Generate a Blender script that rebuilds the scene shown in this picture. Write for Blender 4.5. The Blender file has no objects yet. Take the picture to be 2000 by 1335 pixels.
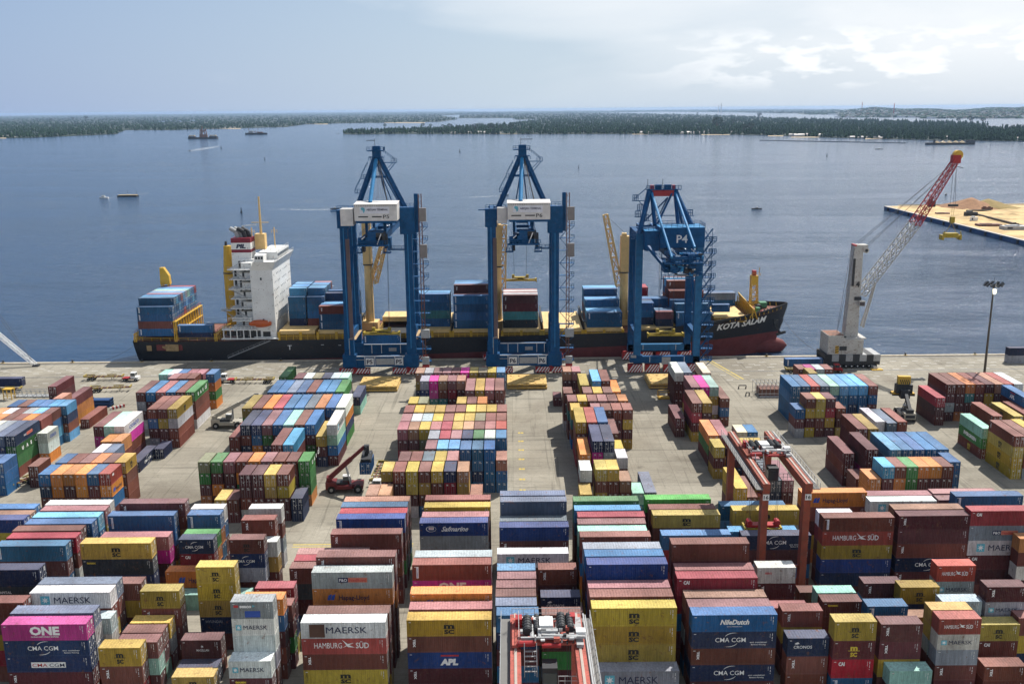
import bpy, math, random
import numpy as np
from mathutils import Matrix, Vector
R_ = math.radians
random.seed(7)
rng = np.random.default_rng(11)
scene = bpy.context.scene
col = scene.collection

# ---------------------------------------------------------------- camera
CAM_H, PITCH, ROLL = 84.0, math.atan(454 / 1900), R_(0.5)
cam_d = bpy.data.cameras.new("camera")
cam_d.sensor_width = 36
cam_d.lens = 34.2
cam_d.clip_start = 1.0
cam_d.clip_end = 120000
cam = bpy.data.objects.new("camera", cam_d)
cam.matrix_world = (Matrix.Translation((0, 0, CAM_H)) @ Matrix.Rotation(R_(90) - PITCH, 4, 'X')
                    @ Matrix.Rotation(-ROLL, 4, 'Z'))
col.objects.link(cam)
scene.camera = cam

# ---------------------------------------------------------------- world, sun, exposure
SUN_EL, SUN_AZ = R_(54), R_(37)          # azimuth clockwise from +Y (the sea), over the ship's bow
HZ_L, HZ_M, HZ_R = (3.6, 4.9, 7.6), (6.1, 7.4, 8.9), (7.6, 8.5, 9.7)
world = bpy.data.worlds.new("World")
scene.world = world
world.use_nodes = True
nt = world.node_tree
nt.nodes.clear()
def N(tree, typ, **kw):
    n = tree.nodes.new(typ)
    for k, v in kw.items():
        if k.startswith('_'):
            setattr(n, k[1:], v)
        else:
            n.inputs[k.replace('__', ' ')].default_value = v
    return n
def L(tree, a, b):
    tree.links.new(a, b)
def ramp(tree, fac, stops, interp='LINEAR'):
    r = tree.nodes.new('ShaderNodeValToRGB')
    r.color_ramp.interpolation = interp
    el = r.color_ramp.elements
    while len(el) < len(stops):
        el.new(0.5)
    for e, (p, c) in zip(el, stops):
        e.position = p
        e.color = (c, c, c, 1) if isinstance(c, (int, float)) else (*c, 1)
    L(tree, fac, r.inputs[0])
    return r
def math_(tree, op, a, b=None, clamp=False):
    m = tree.nodes.new('ShaderNodeMath')
    m.operation = op
    m.use_clamp = clamp
    for i, v in enumerate((a, b)):
        if v is None:
            continue
        if isinstance(v, (int, float)):
            m.inputs[i].default_value = v
        else:
            L(tree, v, m.inputs[i])
    return m.outputs[0]
def mixc(tree, fac, a, b, mode='MIX'):
    m = tree.nodes.new('ShaderNodeMix')
    m.data_type = 'RGBA'
    m.blend_type = mode
    for i, v in ((0, fac), (6, a), (7, b)):
        if isinstance(v, (int, float)):
            m.inputs[i].default_value = v
        elif isinstance(v, tuple):
            m.inputs[i].default_value = (*v, 1)
        else:
            L(tree, v, m.inputs[i])
    return m.outputs[2]
sky = N(nt, 'ShaderNodeTexSky', _sky_type='NISHITA', _sun_disc=False, _sun_elevation=SUN_EL,
        _sun_rotation=SUN_AZ, _air_density=1.0, _dust_density=0.4, _ozone_density=2.0, _altitude=20)
tc = N(nt, 'ShaderNodeTexCoord')
sep = N(nt, 'ShaderNodeSeparateXYZ')
L(nt, tc.outputs['Generated'], sep.inputs[0])
X_s, Y_s, Z_s = sep.outputs
# hazy lower sky, brighter over the bow where the sun stands, clearer behind the quay
low = ramp(nt, Z_s, [(0.0, 1.0), (0.10, 0.82), (0.30, 0.40), (0.7, 0.12)]).outputs[0]
front = ramp(nt, math_(nt, 'ADD', math_(nt, 'MULTIPLY', Y_s, 0.5), 0.5), [(0.1, 0.75), (0.75, 1.0)]).outputs[0]
hazec = ramp(nt, math_(nt, 'ADD', math_(nt, 'MULTIPLY', X_s, 0.9), 0.5), [(0.05, HZ_L), (0.5, HZ_M), (0.95, HZ_R)]).outputs[0]
skyc = mixc(nt, math_(nt, 'MULTIPLY', math_(nt, 'MULTIPLY', low, front), 0.92), sky.outputs[0], hazec)
# soft veil of high cloud
mp = N(nt, 'ShaderNodeMapping')
mp.inputs['Scale'].default_value = (1, 1, 4.5)
L(nt, tc.outputs['Generated'], mp.inputs[0])
n1 = N(nt, 'ShaderNodeTexNoise', Scale=3.0, Detail=7, Roughness=0.5, Distortion=0.3)
L(nt, mp.outputs[0], n1.inputs['Vector'])
side = math_(nt, 'ADD', math_(nt, 'MULTIPLY', X_s, 0.95), 0.0)
side = math_(nt, 'ADD', side, math_(nt, 'MULTIPLY', Z_s, 0.9))
veil = ramp(nt, math_(nt, 'ADD', n1.outputs[0], side), [(0.50, 0.0), (0.66, 0.42), (0.95, 0.97)]).outputs[0]
vfade = ramp(nt, Z_s, [(0.0, 0.0), (0.05, 0.8), (0.3, 0.9), (0.6, 0.3)]).outputs[0]
skyc = mixc(nt, math_(nt, 'MULTIPLY', math_(nt, 'MULTIPLY', veil, vfade), front), skyc, (10.6, 10.9, 11.2))
# low cumulus over the bow side
mp2 = N(nt, 'ShaderNodeMapping')
mp2.inputs['Scale'].default_value = (1, 1, 2.9)
mp2.inputs['Location'].default_value = (0.37, 0.0, 0.13)
L(nt, tc.outputs['Generated'], mp2.inputs[0])
n2 = N(nt, 'ShaderNodeTexNoise', Scale=17.0, Detail=9, Roughness=0.5, Distortion=0.1)
L(nt, mp2.outputs[0], n2.inputs['Vector'])
band = ramp(nt, Z_s, [(0.014, 0.0), (0.03, 0.9), (0.062, 1.0), (0.075, 0.1), (0.095, 0.0), (0.115, 0.9)]).outputs[0]
sidec = ramp(nt, X_s, [(0.10, 0.0), (0.28, 1.0)]).outputs[0]
cum = ramp(nt, n2.outputs[0], [(0.51, 0.0), (0.60, 1.0)]).outputs[0]
cumf = math_(nt, 'MULTIPLY', math_(nt, 'MULTIPLY', cum, band), sidec)
shade = ramp(nt, n2.outputs[0], [(0.56, (12.6, 12.7, 12.8)), (0.72, (10.4, 10.7, 11.2))]).outputs[0]
skyc = mixc(nt, math_(nt, 'MULTIPLY', cumf, 0.85), skyc, shade)
bg = N(nt, 'ShaderNodeBackground', Strength=0.078)
L(nt, skyc, bg.inputs[0])
wo = N(nt, 'ShaderNodeOutputWorld')
L(nt, bg.outputs[0], wo.inputs[0])

sun_d = bpy.data.lights.new("sun", 'SUN')
sun_d.energy = 5.0
sun_d.angle = R_(0.5)
sun_d.color = (1.0, 0.955, 0.89)
sun = bpy.data.objects.new("sun", sun_d)
sdir = Vector((math.sin(SUN_AZ) * math.cos(SUN_EL), math.cos(SUN_AZ) * math.cos(SUN_EL), math.sin(SUN_EL)))
sun.rotation_euler = sdir.to_track_quat('Z', 'Y').to_euler()
sun.location = (60, 80, 200)
col.objects.link(sun)

vs = scene.view_settings
vs.view_transform = 'Standard'
vs.look = 'None'
vs.exposure = 0.25
vs.gamma = 1.0
scene.cycles.max_bounces = 6
scene.cycles.diffuse_bounces = 3
scene.cycles.glossy_bounces = 2
scene.cycles.volume_bounces = 0
scene.cycles.transmission_bounces = 2
scene.cycles.use_adaptive_sampling = True
scene.cycles.adaptive_threshold = 0.02

# ---------------------------------------------------------------- survey helper (lens numbers of the camera above)
cP, sP = math.cos(PITCH), math.sin(PITCH)
def at(x, y, z=0.0):
    """photo pixel -> world X, Y on the level plane of height z"""
    u, v = x - 1000, y - 667.5
    c, s = math.cos(ROLL), math.sin(ROLL)
    u, v = u * c - v * s, u * s + v * c
    a = (CAM_H - z) / (v / 1900 * cP + sP)
    return u / 1900 * a, a * cP - v / 1900 * a * sP

# ---------------------------------------------------------------- materials
MATS = {}
def mat(name, rgb, rough=0.6, metal=0.0, var=0.12, scale=0.6, bump=0.0, emit=None, rust=0.0, spec=0.4):
    if name in MATS:
        return MATS[name]
    m = bpy.data.materials.new(name)
    m.use_nodes = True
    t = m.node_tree
    b = t.nodes['Principled BSDF']
    b.inputs['Roughness'].default_value = rough
    b.inputs['Metallic'].default_value = metal
    b.inputs['Specular IOR Level'].default_value = spec
    g = N(t, 'ShaderNodeNewGeometry')
    n = N(t, 'ShaderNodeTexNoise', Scale=scale, Detail=5, Roughness=0.65)
    L(t, g.outputs['Position'], n.inputs['Vector'])
    lo = tuple(c * (1 - var) for c in rgb)
    hi = tuple(min(1, c * (1 + var)) for c in rgb)
    c = ramp(t, n.outputs[0], [(0.3, lo), (0.7, hi)]).outputs[0]
    if rust:
        n2 = N(t, 'ShaderNodeTexNoise', Scale=scale * 4, Detail=6, Roughness=0.7)
        L(t, g.outputs['Position'], n2.inputs['Vector'])
        f = ramp(t, n2.outputs[0], [(0.62 - rust * 0.2, 0.0), (0.72 - rust * 0.1, 0.75)]).outputs[0]
        c = mixc(t, f, c, (0.13, 0.055, 0.03))
    L(t, c, b.inputs['Base Color'])
    if emit:
        b.inputs['Emission Color'].default_value = (*rgb, 1)
        b.inputs['Emission Strength'].default_value = emit
    if bump:
        bn = N(t, 'ShaderNodeBump', Strength=bump, Distance=0.1)
        L(t, n.outputs[0], bn.inputs['Height'])
        L(t, bn.outputs[0], b.inputs['Normal'])
    MATS[name] = m
    return m

def paint_material(name, attr):
    """container paint: colour comes from the object (or the Col attribute), weathering is procedural"""
    m = bpy.data.materials.new(name)
    m.use_nodes = True
    t = m.node_tree
    b = t.nodes['Principled BSDF']
    g = N(t, 'ShaderNodeNewGeometry')
    if attr:
        a = N(t, 'ShaderNodeAttribute', _attribute_name='Col')
        base = a.outputs['Color']
    else:
        o = N(t, 'ShaderNodeObjectInfo')
        base = o.outputs['Color']
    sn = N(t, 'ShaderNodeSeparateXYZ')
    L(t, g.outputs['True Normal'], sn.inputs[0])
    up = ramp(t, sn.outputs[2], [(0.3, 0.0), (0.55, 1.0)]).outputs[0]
    nz = N(t, 'ShaderNodeTexNoise', Scale=0.33, Detail=6, Roughness=0.65)
    L(t, g.outputs['Position'], nz.inputs['Vector'])
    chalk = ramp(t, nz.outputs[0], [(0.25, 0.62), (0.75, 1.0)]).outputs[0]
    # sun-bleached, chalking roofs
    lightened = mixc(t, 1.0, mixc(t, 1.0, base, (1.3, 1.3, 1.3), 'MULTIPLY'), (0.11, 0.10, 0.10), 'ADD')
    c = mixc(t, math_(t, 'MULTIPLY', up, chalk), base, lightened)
    # vertical dirt streaks on the walls
    mp = N(t, 'ShaderNodeMapping')
    mp.inputs['Scale'].default_value = (3.0, 3.0, 0.35)
    L(t, g.outputs['Position'], mp.inputs[0])
    ns = N(t, 'ShaderNodeTexNoise', Scale=1.0, Detail=6, Roughness=0.7)
    L(t, mp.outputs[0], ns.inputs['Vector'])
    st = ramp(t, ns.outputs[0], [(0.35, 1.05), (0.72, 0.52)]).outputs[0]
    c = mixc(t, 0.85, c, st, 'MULTIPLY')
    # rust blooms
    nr = N(t, 'ShaderNodeTexNoise', Scale=1.1, Detail=9, Roughness=0.72, Distortion=0.3)
    L(t, g.outputs['Position'], nr.inputs['Vector'])
    rf = ramp(t, nr.outputs[0], [(0.58, 0.0), (0.68, 0.8)]).outputs[0]
    c = mixc(t, rf, c, (0.16, 0.07, 0.035))
    # broad fading, repairs
    nb = N(t, 'ShaderNodeTexNoise', Scale=0.12, Detail=3, Roughness=0.5)
    L(t, g.outputs['Position'], nb.inputs['Vector'])
    fb = ramp(t, nb.outputs[0], [(0.35, 0.82), (0.65, 1.28)]).outputs[0]
    ng = N(t, 'ShaderNodeTexNoise', Scale=2.6, Detail=8, Roughness=0.75)
    L(t, g.outputs['Position'], ng.inputs['Vector'])
    c = mixc(t, 0.7, c, ramp(t, ng.outputs[0], [(0.3, 1.12), (0.7, 0.84)]).outputs[0], 'MULTIPLY')
    dust = ramp(t, ng.outputs[0], [(0.45, 0.0), (0.8, 0.26)]).outputs[0]
    c = mixc(t, dust, c, (0.20, 0.17, 0.14))
    c = mixc(t, 1.0, c, fb, 'MULTIPLY')
    L(t, c, b.inputs['Base Color'])
    b.inputs['Roughness'].default_value = 0.7
    b.inputs['Specular IOR Level'].default_value = 0.15
    if attr:   # shallow corrugation relief
        w = N(t, 'ShaderNodeSeparateXYZ')
        L(t, g.outputs['Position'], w.inputs[0])
        s = math_(t, 'SINE', math_(t, 'MULTIPLY', math_(t, 'ADD', w.outputs[0], w.outputs[1]), 22.4))
        bn = N(t, 'ShaderNodeBump', Strength=0.35, Distance=0.03)
        L(t, s, bn.inputs['Height'])
        L(t, bn.outputs[0], b.inputs['Normal'])
    MATS[name] = m
    return m
PAINT = paint_material('container_paint', False)
PAINT_M = paint_material('container_paint_stacks', True)
WHITE_MARK = mat('stencil_white', (0.72, 0.72, 0.70), 0.7)
STEEL = mat('galvanised_steel', (0.55, 0.55, 0.54), 0.5, 0.2)
BLUE = mat('crane_blue', (0.003, 0.066, 0.180), 0.55, rust=0.1, var=0.25, spec=0.2)
BLUE_L = mat('crane_light_blue', (0.025, 0.20, 0.42), 0.5, rust=0.1, spec=0.25)
CREAM = mat('machine_house_cream', (0.62, 0.60, 0.57), 0.55)
YEL = mat('ship_yellow', (0.60, 0.36, 0.035), 0.6, rust=0.35)
YELD = mat('spreader_yellow', (0.40, 0.29, 0.02), 0.6, rust=0.6)
BEIGE = mat('deck_crane_beige', (0.72, 0.49, 0.20), 0.6, rust=0.15)
WHITE = mat('white_paint', (0.74, 0.74, 0.72), 0.5, rust=0.25)
DARK = mat('dark_steel', (0.03, 0.032, 0.035), 0.6)
RUBBER = mat('tyre_rubber', (0.018, 0.018, 0.018), 0.85)
GLASS = mat('cab_glass', (0.02, 0.035, 0.045), 0.12, spec=0.8)
REDP = mat('red_paint', (0.36, 0.018, 0.02), 0.5, rust=0.25)
ORAP = mat('gantry_orange_red', (0.27, 0.055, 0.028), 0.7, rust=0.7, var=0.3)
PINK = mat('faded_red_paint', (0.42, 0.095, 0.07), 0.75, rust=0.7, var=0.25)
ROPE = mat('wire_rope', (0.06, 0.06, 0.065), 0.7)
LTG = mat('light_grey_paint', (0.36, 0.37, 0.37), 0.6, rust=0.4)

# ---------------------------------------------------------------- mesh builder
class MB:
    def __init__(s):
        s.v, s.f, s.m, s.mats = [], [], [], []
        s.cur = 0
    def mat(s, m):
        if m not in s.mats:
            s.mats.append(m)
        s.cur = s.mats.index(m)
        return s
    def add(s, vs, fs):
        o = len(s.v)
        s.v += [tuple(p) for p in vs]
        s.f += [tuple(i + o for i in f) for f in fs]
        s.m += [s.cur] * len(fs)
        return s
    def box(s, x0, y0, z0, x1, y1, z1):
        if x0 > x1: x0, x1 = x1, x0
        if y0 > y1: y0, y1 = y1, y0
        if z0 > z1: z0, z1 = z1, z0
        return s.add([(x0, y0, z0), (x1, y0, z0), (x1, y1, z0), (x0, y1, z0), (x0, y0, z1), (x1, y0, z1), (x1, y1, z1), (x0, y1, z1)],
                     [(0, 3, 2, 1), (4, 5, 6, 7), (0, 1, 5, 4), (1, 2, 6, 5), (2, 3, 7, 6), (3, 0, 4, 7)])
    def cbox(s, c, d):
        return s.box(c[0] - d[0] / 2, c[1] - d[1] / 2, c[2] - d[2] / 2, c[0] + d[0] / 2, c[1] + d[1] / 2, c[2] + d[2] / 2)
    def bar(s, a, b, w, h=None):
        """square bar from a to b"""
        a, b = Vector(a), Vector(b)
        h = w if h is None else h
        d = (b - a).normalized()
        up = Vector((0, 0, 1)) if abs(d.z) < 0.95 else Vector((0, 1, 0))
        x = d.cross(up).normalized() * (w / 2)
        y = x.cross(d).normalized() * (h / 2)
        p = [a - x - y, a + x - y, a + x + y, a - x + y, b - x - y, b + x - y, b + x + y, b - x + y]
        return s.add(p, [(0, 3, 2, 1), (4, 5, 6, 7), (0, 1, 5, 4), (1, 2, 6, 5), (2, 3, 7, 6), (3, 0, 4, 7)])
    def tube(s, a, b, r, r2=None, n=8):
        a, b = Vector(a), Vector(b)
        r2 = r if r2 is None else r2
        d = (b - a).normalized()
        up = Vector((0, 0, 1)) if abs(d.z) < 0.95 else Vector((0, 1, 0))
        x = d.cross(up).normalized()
        y = x.cross(d).normalized()
        p = []
        for q, rr in ((a, r), (b, r2)):
            for i in range(n):
                t = 2 * math.pi * i / n
                p.append(q + x * (rr * math.cos(t)) + y * (rr * math.sin(t)))
        f = [(i, (i + 1) % n, n + (i + 1) % n, n + i) for i in range(n)]
        f += [tuple(range(n - 1, -1, -1)), tuple(range(n, 2 * n))]
        return s.add(p, f)
    def prism(s, pts, z0, z1):
        n = len(pts)
        v = [(x, y, z0) for x, y in pts] + [(x, y, z1) for x, y in pts]
        return s.add(v, [(i, (i + 1) % n, n + (i + 1) % n, n + i) for i in range(n)] + [tuple(range(n - 1, -1, -1)), tuple(range(n, 2 * n))])
    def prism_y(s, pts, y0, y1):
        """outline in x,z extruded along y"""
        n = len(pts)
        v = [(x, y0, z) for x, z in pts] + [(x, y1, z) for x, z in pts]
        return s.add(v, [(i, (i + 1) % n, n + (i + 1) % n, n + i) for i in range(n)] + [tuple(range(n - 1, -1, -1)), tuple(range(n, 2 * n))])
    def rail(s, pts, h=1.1, w=0.06, step=2.0):
        """hand rail along a poly line"""
        for a, b in zip(pts, pts[1:]):
            a, b = Vector(a), Vector(b)
            u = Vector((0, 0, h))
            s.bar(a + u, b + u, w)
            s.bar(a + u * 0.5, b + u * 0.5, w * 0.7)
            n = max(1, int((b - a).length / step))
            for i in range(n + 1):
                q = a + (b - a) * (i / n)
                s.bar(q, q + u, w)
        return s
    def lattice(s, a, b, w0, w1, n, t=0.12, chord=0.2):
        """square lattice boom from a to b"""
        a, b = Vector(a), Vector(b)
        d = (b - a).normalized()
        up = Vector((0, 0, 1)) if abs(d.z) < 0.95 else Vector((0, 1, 0))
        x = d.cross(up).normalized()
        y = x.cross(d).normalized()
        rings = []
        for i in range(n + 1):
            k = i / n
            c = a + (b - a) * k
            w = (w0 + (w1 - w0) * k) / 2
            rings.append([c + x * w + y * w, c - x * w + y * w, c - x * w - y * w, c + x * w - y * w])
        for i in range(n):
            for j in range(4):
                s.bar(rings[i][j], rings[i + 1][j], chord)
                s.bar(rings[i][j], rings[i + 1][(j + 1) % 4], t)
        for rg in rings:
            for j in range(4):
                s.bar(rg[j], rg[(j + 1) % 4], t)
        return s
    def build(s, name, m=None, parent=None, smooth=False):
        me = bpy.data.meshes.new(name)
        me.from_pydata(s.v, [], s.f)
        if s.mats:
            for q in s.mats:
                me.materials.append(q)
            me.polygons.foreach_set('material_index', s.m)
        elif m:
            me.materials.append(m)
        if smooth:
            me.polygons.foreach_set('use_smooth', [True] * len(s.f))
        me.update()
        o = bpy.data.objects.new(name, me)
        col.objects.link(o)
        if parent:
            o.parent = parent
        return o

def tag(o, label=None, cat=None, group=None, kind=None):
    if label: o['label'] = label
    if cat: o['category'] = cat
    if group: o['group'] = group
    if kind: o['kind'] = kind
    return o
def empty(name, loc=(0, 0, 0), rz=0.0, label=None, cat=None, group=None):
    o = bpy.data.objects.new(name, None)
    o.empty_display_size = 0.5
    o.location = loc
    o.rotation_euler = (0, 0, rz)
    col.objects.link(o)
    return tag(o, label, cat, group)
def copy_tree(o, loc=None, rz=None, label=None):
    def rec(q, par):
        c = q.copy()
        col.objects.link(c)
        if par:
            c.parent = par
        for ch in q.children:
            rec(ch, c)
        return c
    c = rec(o, None)
    if loc is not None: c.location = loc
    if rz is not None: c.rotation_euler = (0, 0, rz)
    if label: c['label'] = label
    return c
_text = {}
def text_mesh(txt, h, bold=0.0, shear=0.0, wide=1.0, spacing=1.0):
    """letter outlines as vertices/faces in x,z, baseline-left at origin, cap height h"""
    key = (txt, bold, shear, spacing)
    if key not in _text:
        cu = bpy.data.curves.new('t', 'FONT')
        cu.body = txt
        cu.size = 1.0
        cu.offset = bold
        cu.shear = shear
        cu.space_character = spacing
        cu.resolution_u = 2
        o = bpy.data.objects.new('t', cu)
        col.objects.link(o)
        dg = bpy.context.evaluated_depsgraph_get()
        me = bpy.data.meshes.new_from_object(o.evaluated_get(dg))
        v = [tuple(p.co) for p in me.vertices]
        f = [tuple(p.vertices) for p in me.polygons]
        bpy.data.objects.remove(o)
        bpy.data.curves.remove(cu)
        bpy.data.meshes.remove(me)
        x0 = min(p[0] for p in v)
        _text[key] = ([(p[0] - x0, p[1]) for p in v], f, max(p[0] for p in v) - x0)
    v, f, w = _text[key]
    s = h / 0.73
    return [(x * s * wide, y * s) for x, y in v], f, w * s * wide
def put_text(mb, txt, x, z, h, m, y=-0.012, width=None, bold=0.015, shear=0.0, spacing=1.0, center=False, rot=False):
    """flat lettering on a wall facing -Y"""
    v, f, w = text_mesh(txt, h, bold, shear, 1.0, spacing)
    k = width / w if width else 1.0
    ww = w * k
    x0 = x - ww / 2 if center else x
    mb.mat(m)
    if rot:
        mb.add([(x + q[1], y, z - q[0] * k) for q in v], f)
    else:
        mb.add([(x0 + q[0] * k, y, z + q[1]) for q in v], f)
    return ww
# ---------------------------------------------------------------- containers
PAL = {'b': (0.165, 0.046, 0.030), 'm': (0.105, 0.026, 0.028), 'r': (0.30, 0.016, 0.03), 'R': (0.36, 0.05, 0.03), 'o': (0.56, 0.20, 0.03),
       'y': (0.43, 0.295, 0.03), 'w': (0.60, 0.60, 0.57), 'g': (0.30, 0.33, 0.36), 's': (0.10, 0.14, 0.20), 'B': (0.014, 0.115, 0.27),
       'n': (0.014, 0.030, 0.085), 'l': (0.07, 0.28, 0.50), 't': (0.03, 0.20, 0.20), 'c': (0.28, 0.52, 0.42), 'G': (0.045, 0.20, 0.045),
       'p': (0.46, 0.008, 0.22), 'k': (0.26, 0.10, 0.10), 'C': (0.010, 0.045, 0.20), 'e': (0.60, 0.52, 0.36), 'a': (0.34, 0.16, 0.09),
       'd': (0.16, 0.15, 0.085), 'V': (0.045, 0.36, 0.03), 'x': (0.035, 0.05, 0.06)}
CNAME = {'b': 'brown', 'm': 'maroon', 'r': 'red', 'R': 'orange-red', 'o': 'orange', 'y': 'mustard', 'w': 'white', 'g': 'grey', 's': 'slate',
         'B': 'blue', 'n': 'navy', 'l': 'light-blue', 't': 'teal', 'c': 'mint', 'G': 'green', 'p': 'magenta', 'k': 'rose-brown', 'C': 'cobalt',
         'e': 'cream', 'a': 'tan', 'd': 'olive', 'V': 'bright-green', 'x': 'charcoal'}
W_, LL, LQ = 2.44, 12.19, 6.06
ACCW = mat('logo_white', (0.78, 0.78, 0.76), 0.65)
ACCN = mat('logo_navy', (0.015, 0.02, 0.06), 0.65)
ACCK = mat('logo_black', (0.02, 0.02, 0.018), 0.65)
ACCR = mat('logo_red', (0.45, 0.03, 0.03), 0.65)
ACCC = mat('logo_cyan', (0.12, 0.42, 0.52), 0.65)
ACCY = mat('logo_yellow', (0.6, 0.45, 0.04), 0.65)
ACCB = mat('logo_blue', (0.03, 0.08, 0.35), 0.65)
ACCG = mat('logo_grey', (0.25, 0.27, 0.29), 0.65)

def corrugated(n, length, depth, h0, h1, along, fixed, sign):
    """a corrugated sheet; along = 'x' or 'y' runs horizontally, spans z h0..h1"""
    vs, fs = [], []
    p = length / n
    pts = []
    for i in range(n):
        x = i * p
        pts += [(x, 0), (x + p * 0.27, 0), (x + p * 0.5, depth), (x + p * 0.77, depth)]
    pts.append((length, 0))
    return pts
def roof_sheet(length, n):
    pts = []
    p = length / n
    for i in range(n):
        x = i * p
        pts += [(x, 0), (x + p * 0.35, 0), (x + p * 0.5, -0.02), (x + p * 0.85, -0.02)]
    pts.append((length, 0))
    return pts
TH = 2.6
def container_parts(L_):
    """dict of part name -> MB in local coordinates, x along the length, doors at +x, z 0..TH"""
    d = {}
    ins = 0.045
    # frame: posts, rails, castings
    f = MB().mat(PAINT)
    p = 0.12
    for x in (0, L_ - p):
        for y in (0, W_ - p):
            f.box(x, y, 0, x + p, y + p, TH)
    for y in (0, W_ - 0.07):
        f.box(p, y, 0, L_ - p, y + 0.07, 0.15)
        f.box(p, y, TH - 0.10, L_ - p, y + 0.07, TH - 0.005)
    for x in (0, L_ - 0.07):
        f.box(x, p, 0, x + 0.07, W_ - p, 0.15)
        f.box(x, p, TH - 0.12, x + 0.07, W_ - p, TH - 0.005)
    for x in (-0.006, L_ - 0.172):
        for y in (-0.006, W_ - 0.157):
            for z in (-0.004, TH - 0.108):
                f.box(x, y, z, x + 0.178, y + 0.163, z + 0.114)
    d['frame'] = f
    # corrugated walls (both long sides and the blank end)
    w = MB().mat(PAINT)
    n = int(round((L_ - 0.24) / 0.28))
    pts = corrugated(n, L_ - 0.24, 0.036, 0, 0, 'x', 0, 1)
    for y0, sg in ((ins - 0.03, 1), (W_ - ins + 0.03, -1)):
        vs = [(0.12 + a, y0 + sg * b, z) for a, b in pts for z in (0.15, TH - 0.1)]
        fs = [(2 * i, 2 * i + 2, 2 * i + 3, 2 * i + 1) for i in range(len(pts) - 1)]
        if sg < 0: fs = [q[::-1] for q in fs]
        w.add(vs, fs)
    pts2 = corrugated(8, W_ - 0.24, 0.04, 0, 0, 'y', 0, 1)
    vs = [(0.02 + b, 0.12 + a, z) for a, b in pts2 for z in (0.15, TH - 0.12)]
    w.add(vs, [(2 * i, 2 * i + 1, 2 * i + 3, 2 * i + 2) for i in range(len(pts2) - 1)])
    w.box(0.1, 0.1, 0.02, L_ - 0.1, W_ - 0.1, 0.12)
    w.mat(WHITE_MARK)            # stencilled numbers
    xr = L_ - 0.62
    for k in range(9):
        if k % 4 != 3:
            w.box(xr, 0.004, TH - 0.42 - k * 0.13, xr + 0.10, 0.012, TH - 0.33 - k * 0.13)
    for k in range(5):
        w.box(xr - 0.3, 0.004, TH - 0.42 - k * 0.13, xr - 0.24, 0.012, TH - 0.34 - k * 0.13)
    w.box(0.3, 0.004, TH - 0.4, 0.62, 0.012, TH - 0.32)
    d['side_wall'] = w
    r = MB().mat(PAINT)
    pr = roof_sheet(L_ - 0.3, int((L_ - 0.3) / 0.42))
    vs = [(0.15 + a, y, TH + b - 0.004) for a, b in pr for y in (0.06, W_ - 0.06)]
    r.add(vs, [(2 * i, 2 * i + 2, 2 * i + 3, 2 * i + 1) for i in range(len(pr) - 1)])
    r.add([(0, 0, TH - 0.006), (0.15, 0, TH - 0.006), (0.15, W_, TH - 0.006), (0, W_, TH - 0.006)], [(0, 1, 2, 3)])
    r.add([(L_ - .15, 0, TH - 0.006), (L_, 0, TH - 0.006), (L_, W_, TH - 0.006), (L_ - .15, W_, TH - 0.006)], [(0, 1, 2, 3)])
    d['roof'] = r
    for k in (0, 1):
        q = MB().mat(PAINT)
        y0 = 0.12 if k == 0 else W_ / 2 + 0.01
        y1 = W_ / 2 - 0.01 if k == 0 else W_ - 0.12
        q.box(L_ - 0.10, y0, 0.15, L_ - 0.045, y1, TH - 0.12)
        for z in (0.45, 0.95, 1.45, 1.95):
            q.box(L_ - 0.046, y0 + 0.08, z, L_ - 0.03, y1 - 0.08, z + 0.2)
        q.mat(STEEL)
        for b in (0.22, 0.72):
            yb = y0 + b * (y1 - y0) + 0.1
            q.bar((L_ - 0.012, yb, 0.1), (L_ - 0.012, yb, TH - 0.07), 0.045)
            q.box(L_ - 0.03, yb - 0.05, 1.05, L_ + 0.012, yb + 0.24, 1.11)
        q.mat(WHITE_MARK)
        if k == 1:
            for zz in range(4):
                q.box(L_ - 0.026, y0 + 0.5, TH - 0.42 - zz * 0.16, L_ - 0.02, y0 + 0.98, TH - 0.34 - zz * 0.16)
        else:
            q.box(L_ - 0.026, y0 + 0.3, TH - 0.75, L_ - 0.02, y0 + 0.62, TH - 0.55)
            q.box(L_ - 0.026, y0 + 0.65, 0.75, L_ - 0.02, y0 + 0.85, 0.9)
        d['door' if k == 0 else 'door2'] = q
    return d
CMESH = {}
for key, LEN in (('l', LL), ('q', LQ)):
    CMESH[key] = {}
    for pn, mb in container_parts(LEN).items():
        nm = 'door' if pn == 'door2' else pn
        o = mb.build(nm)
        CMESH[key][pn] = o.data
        bpy.data.objects.remove(o)

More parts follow.
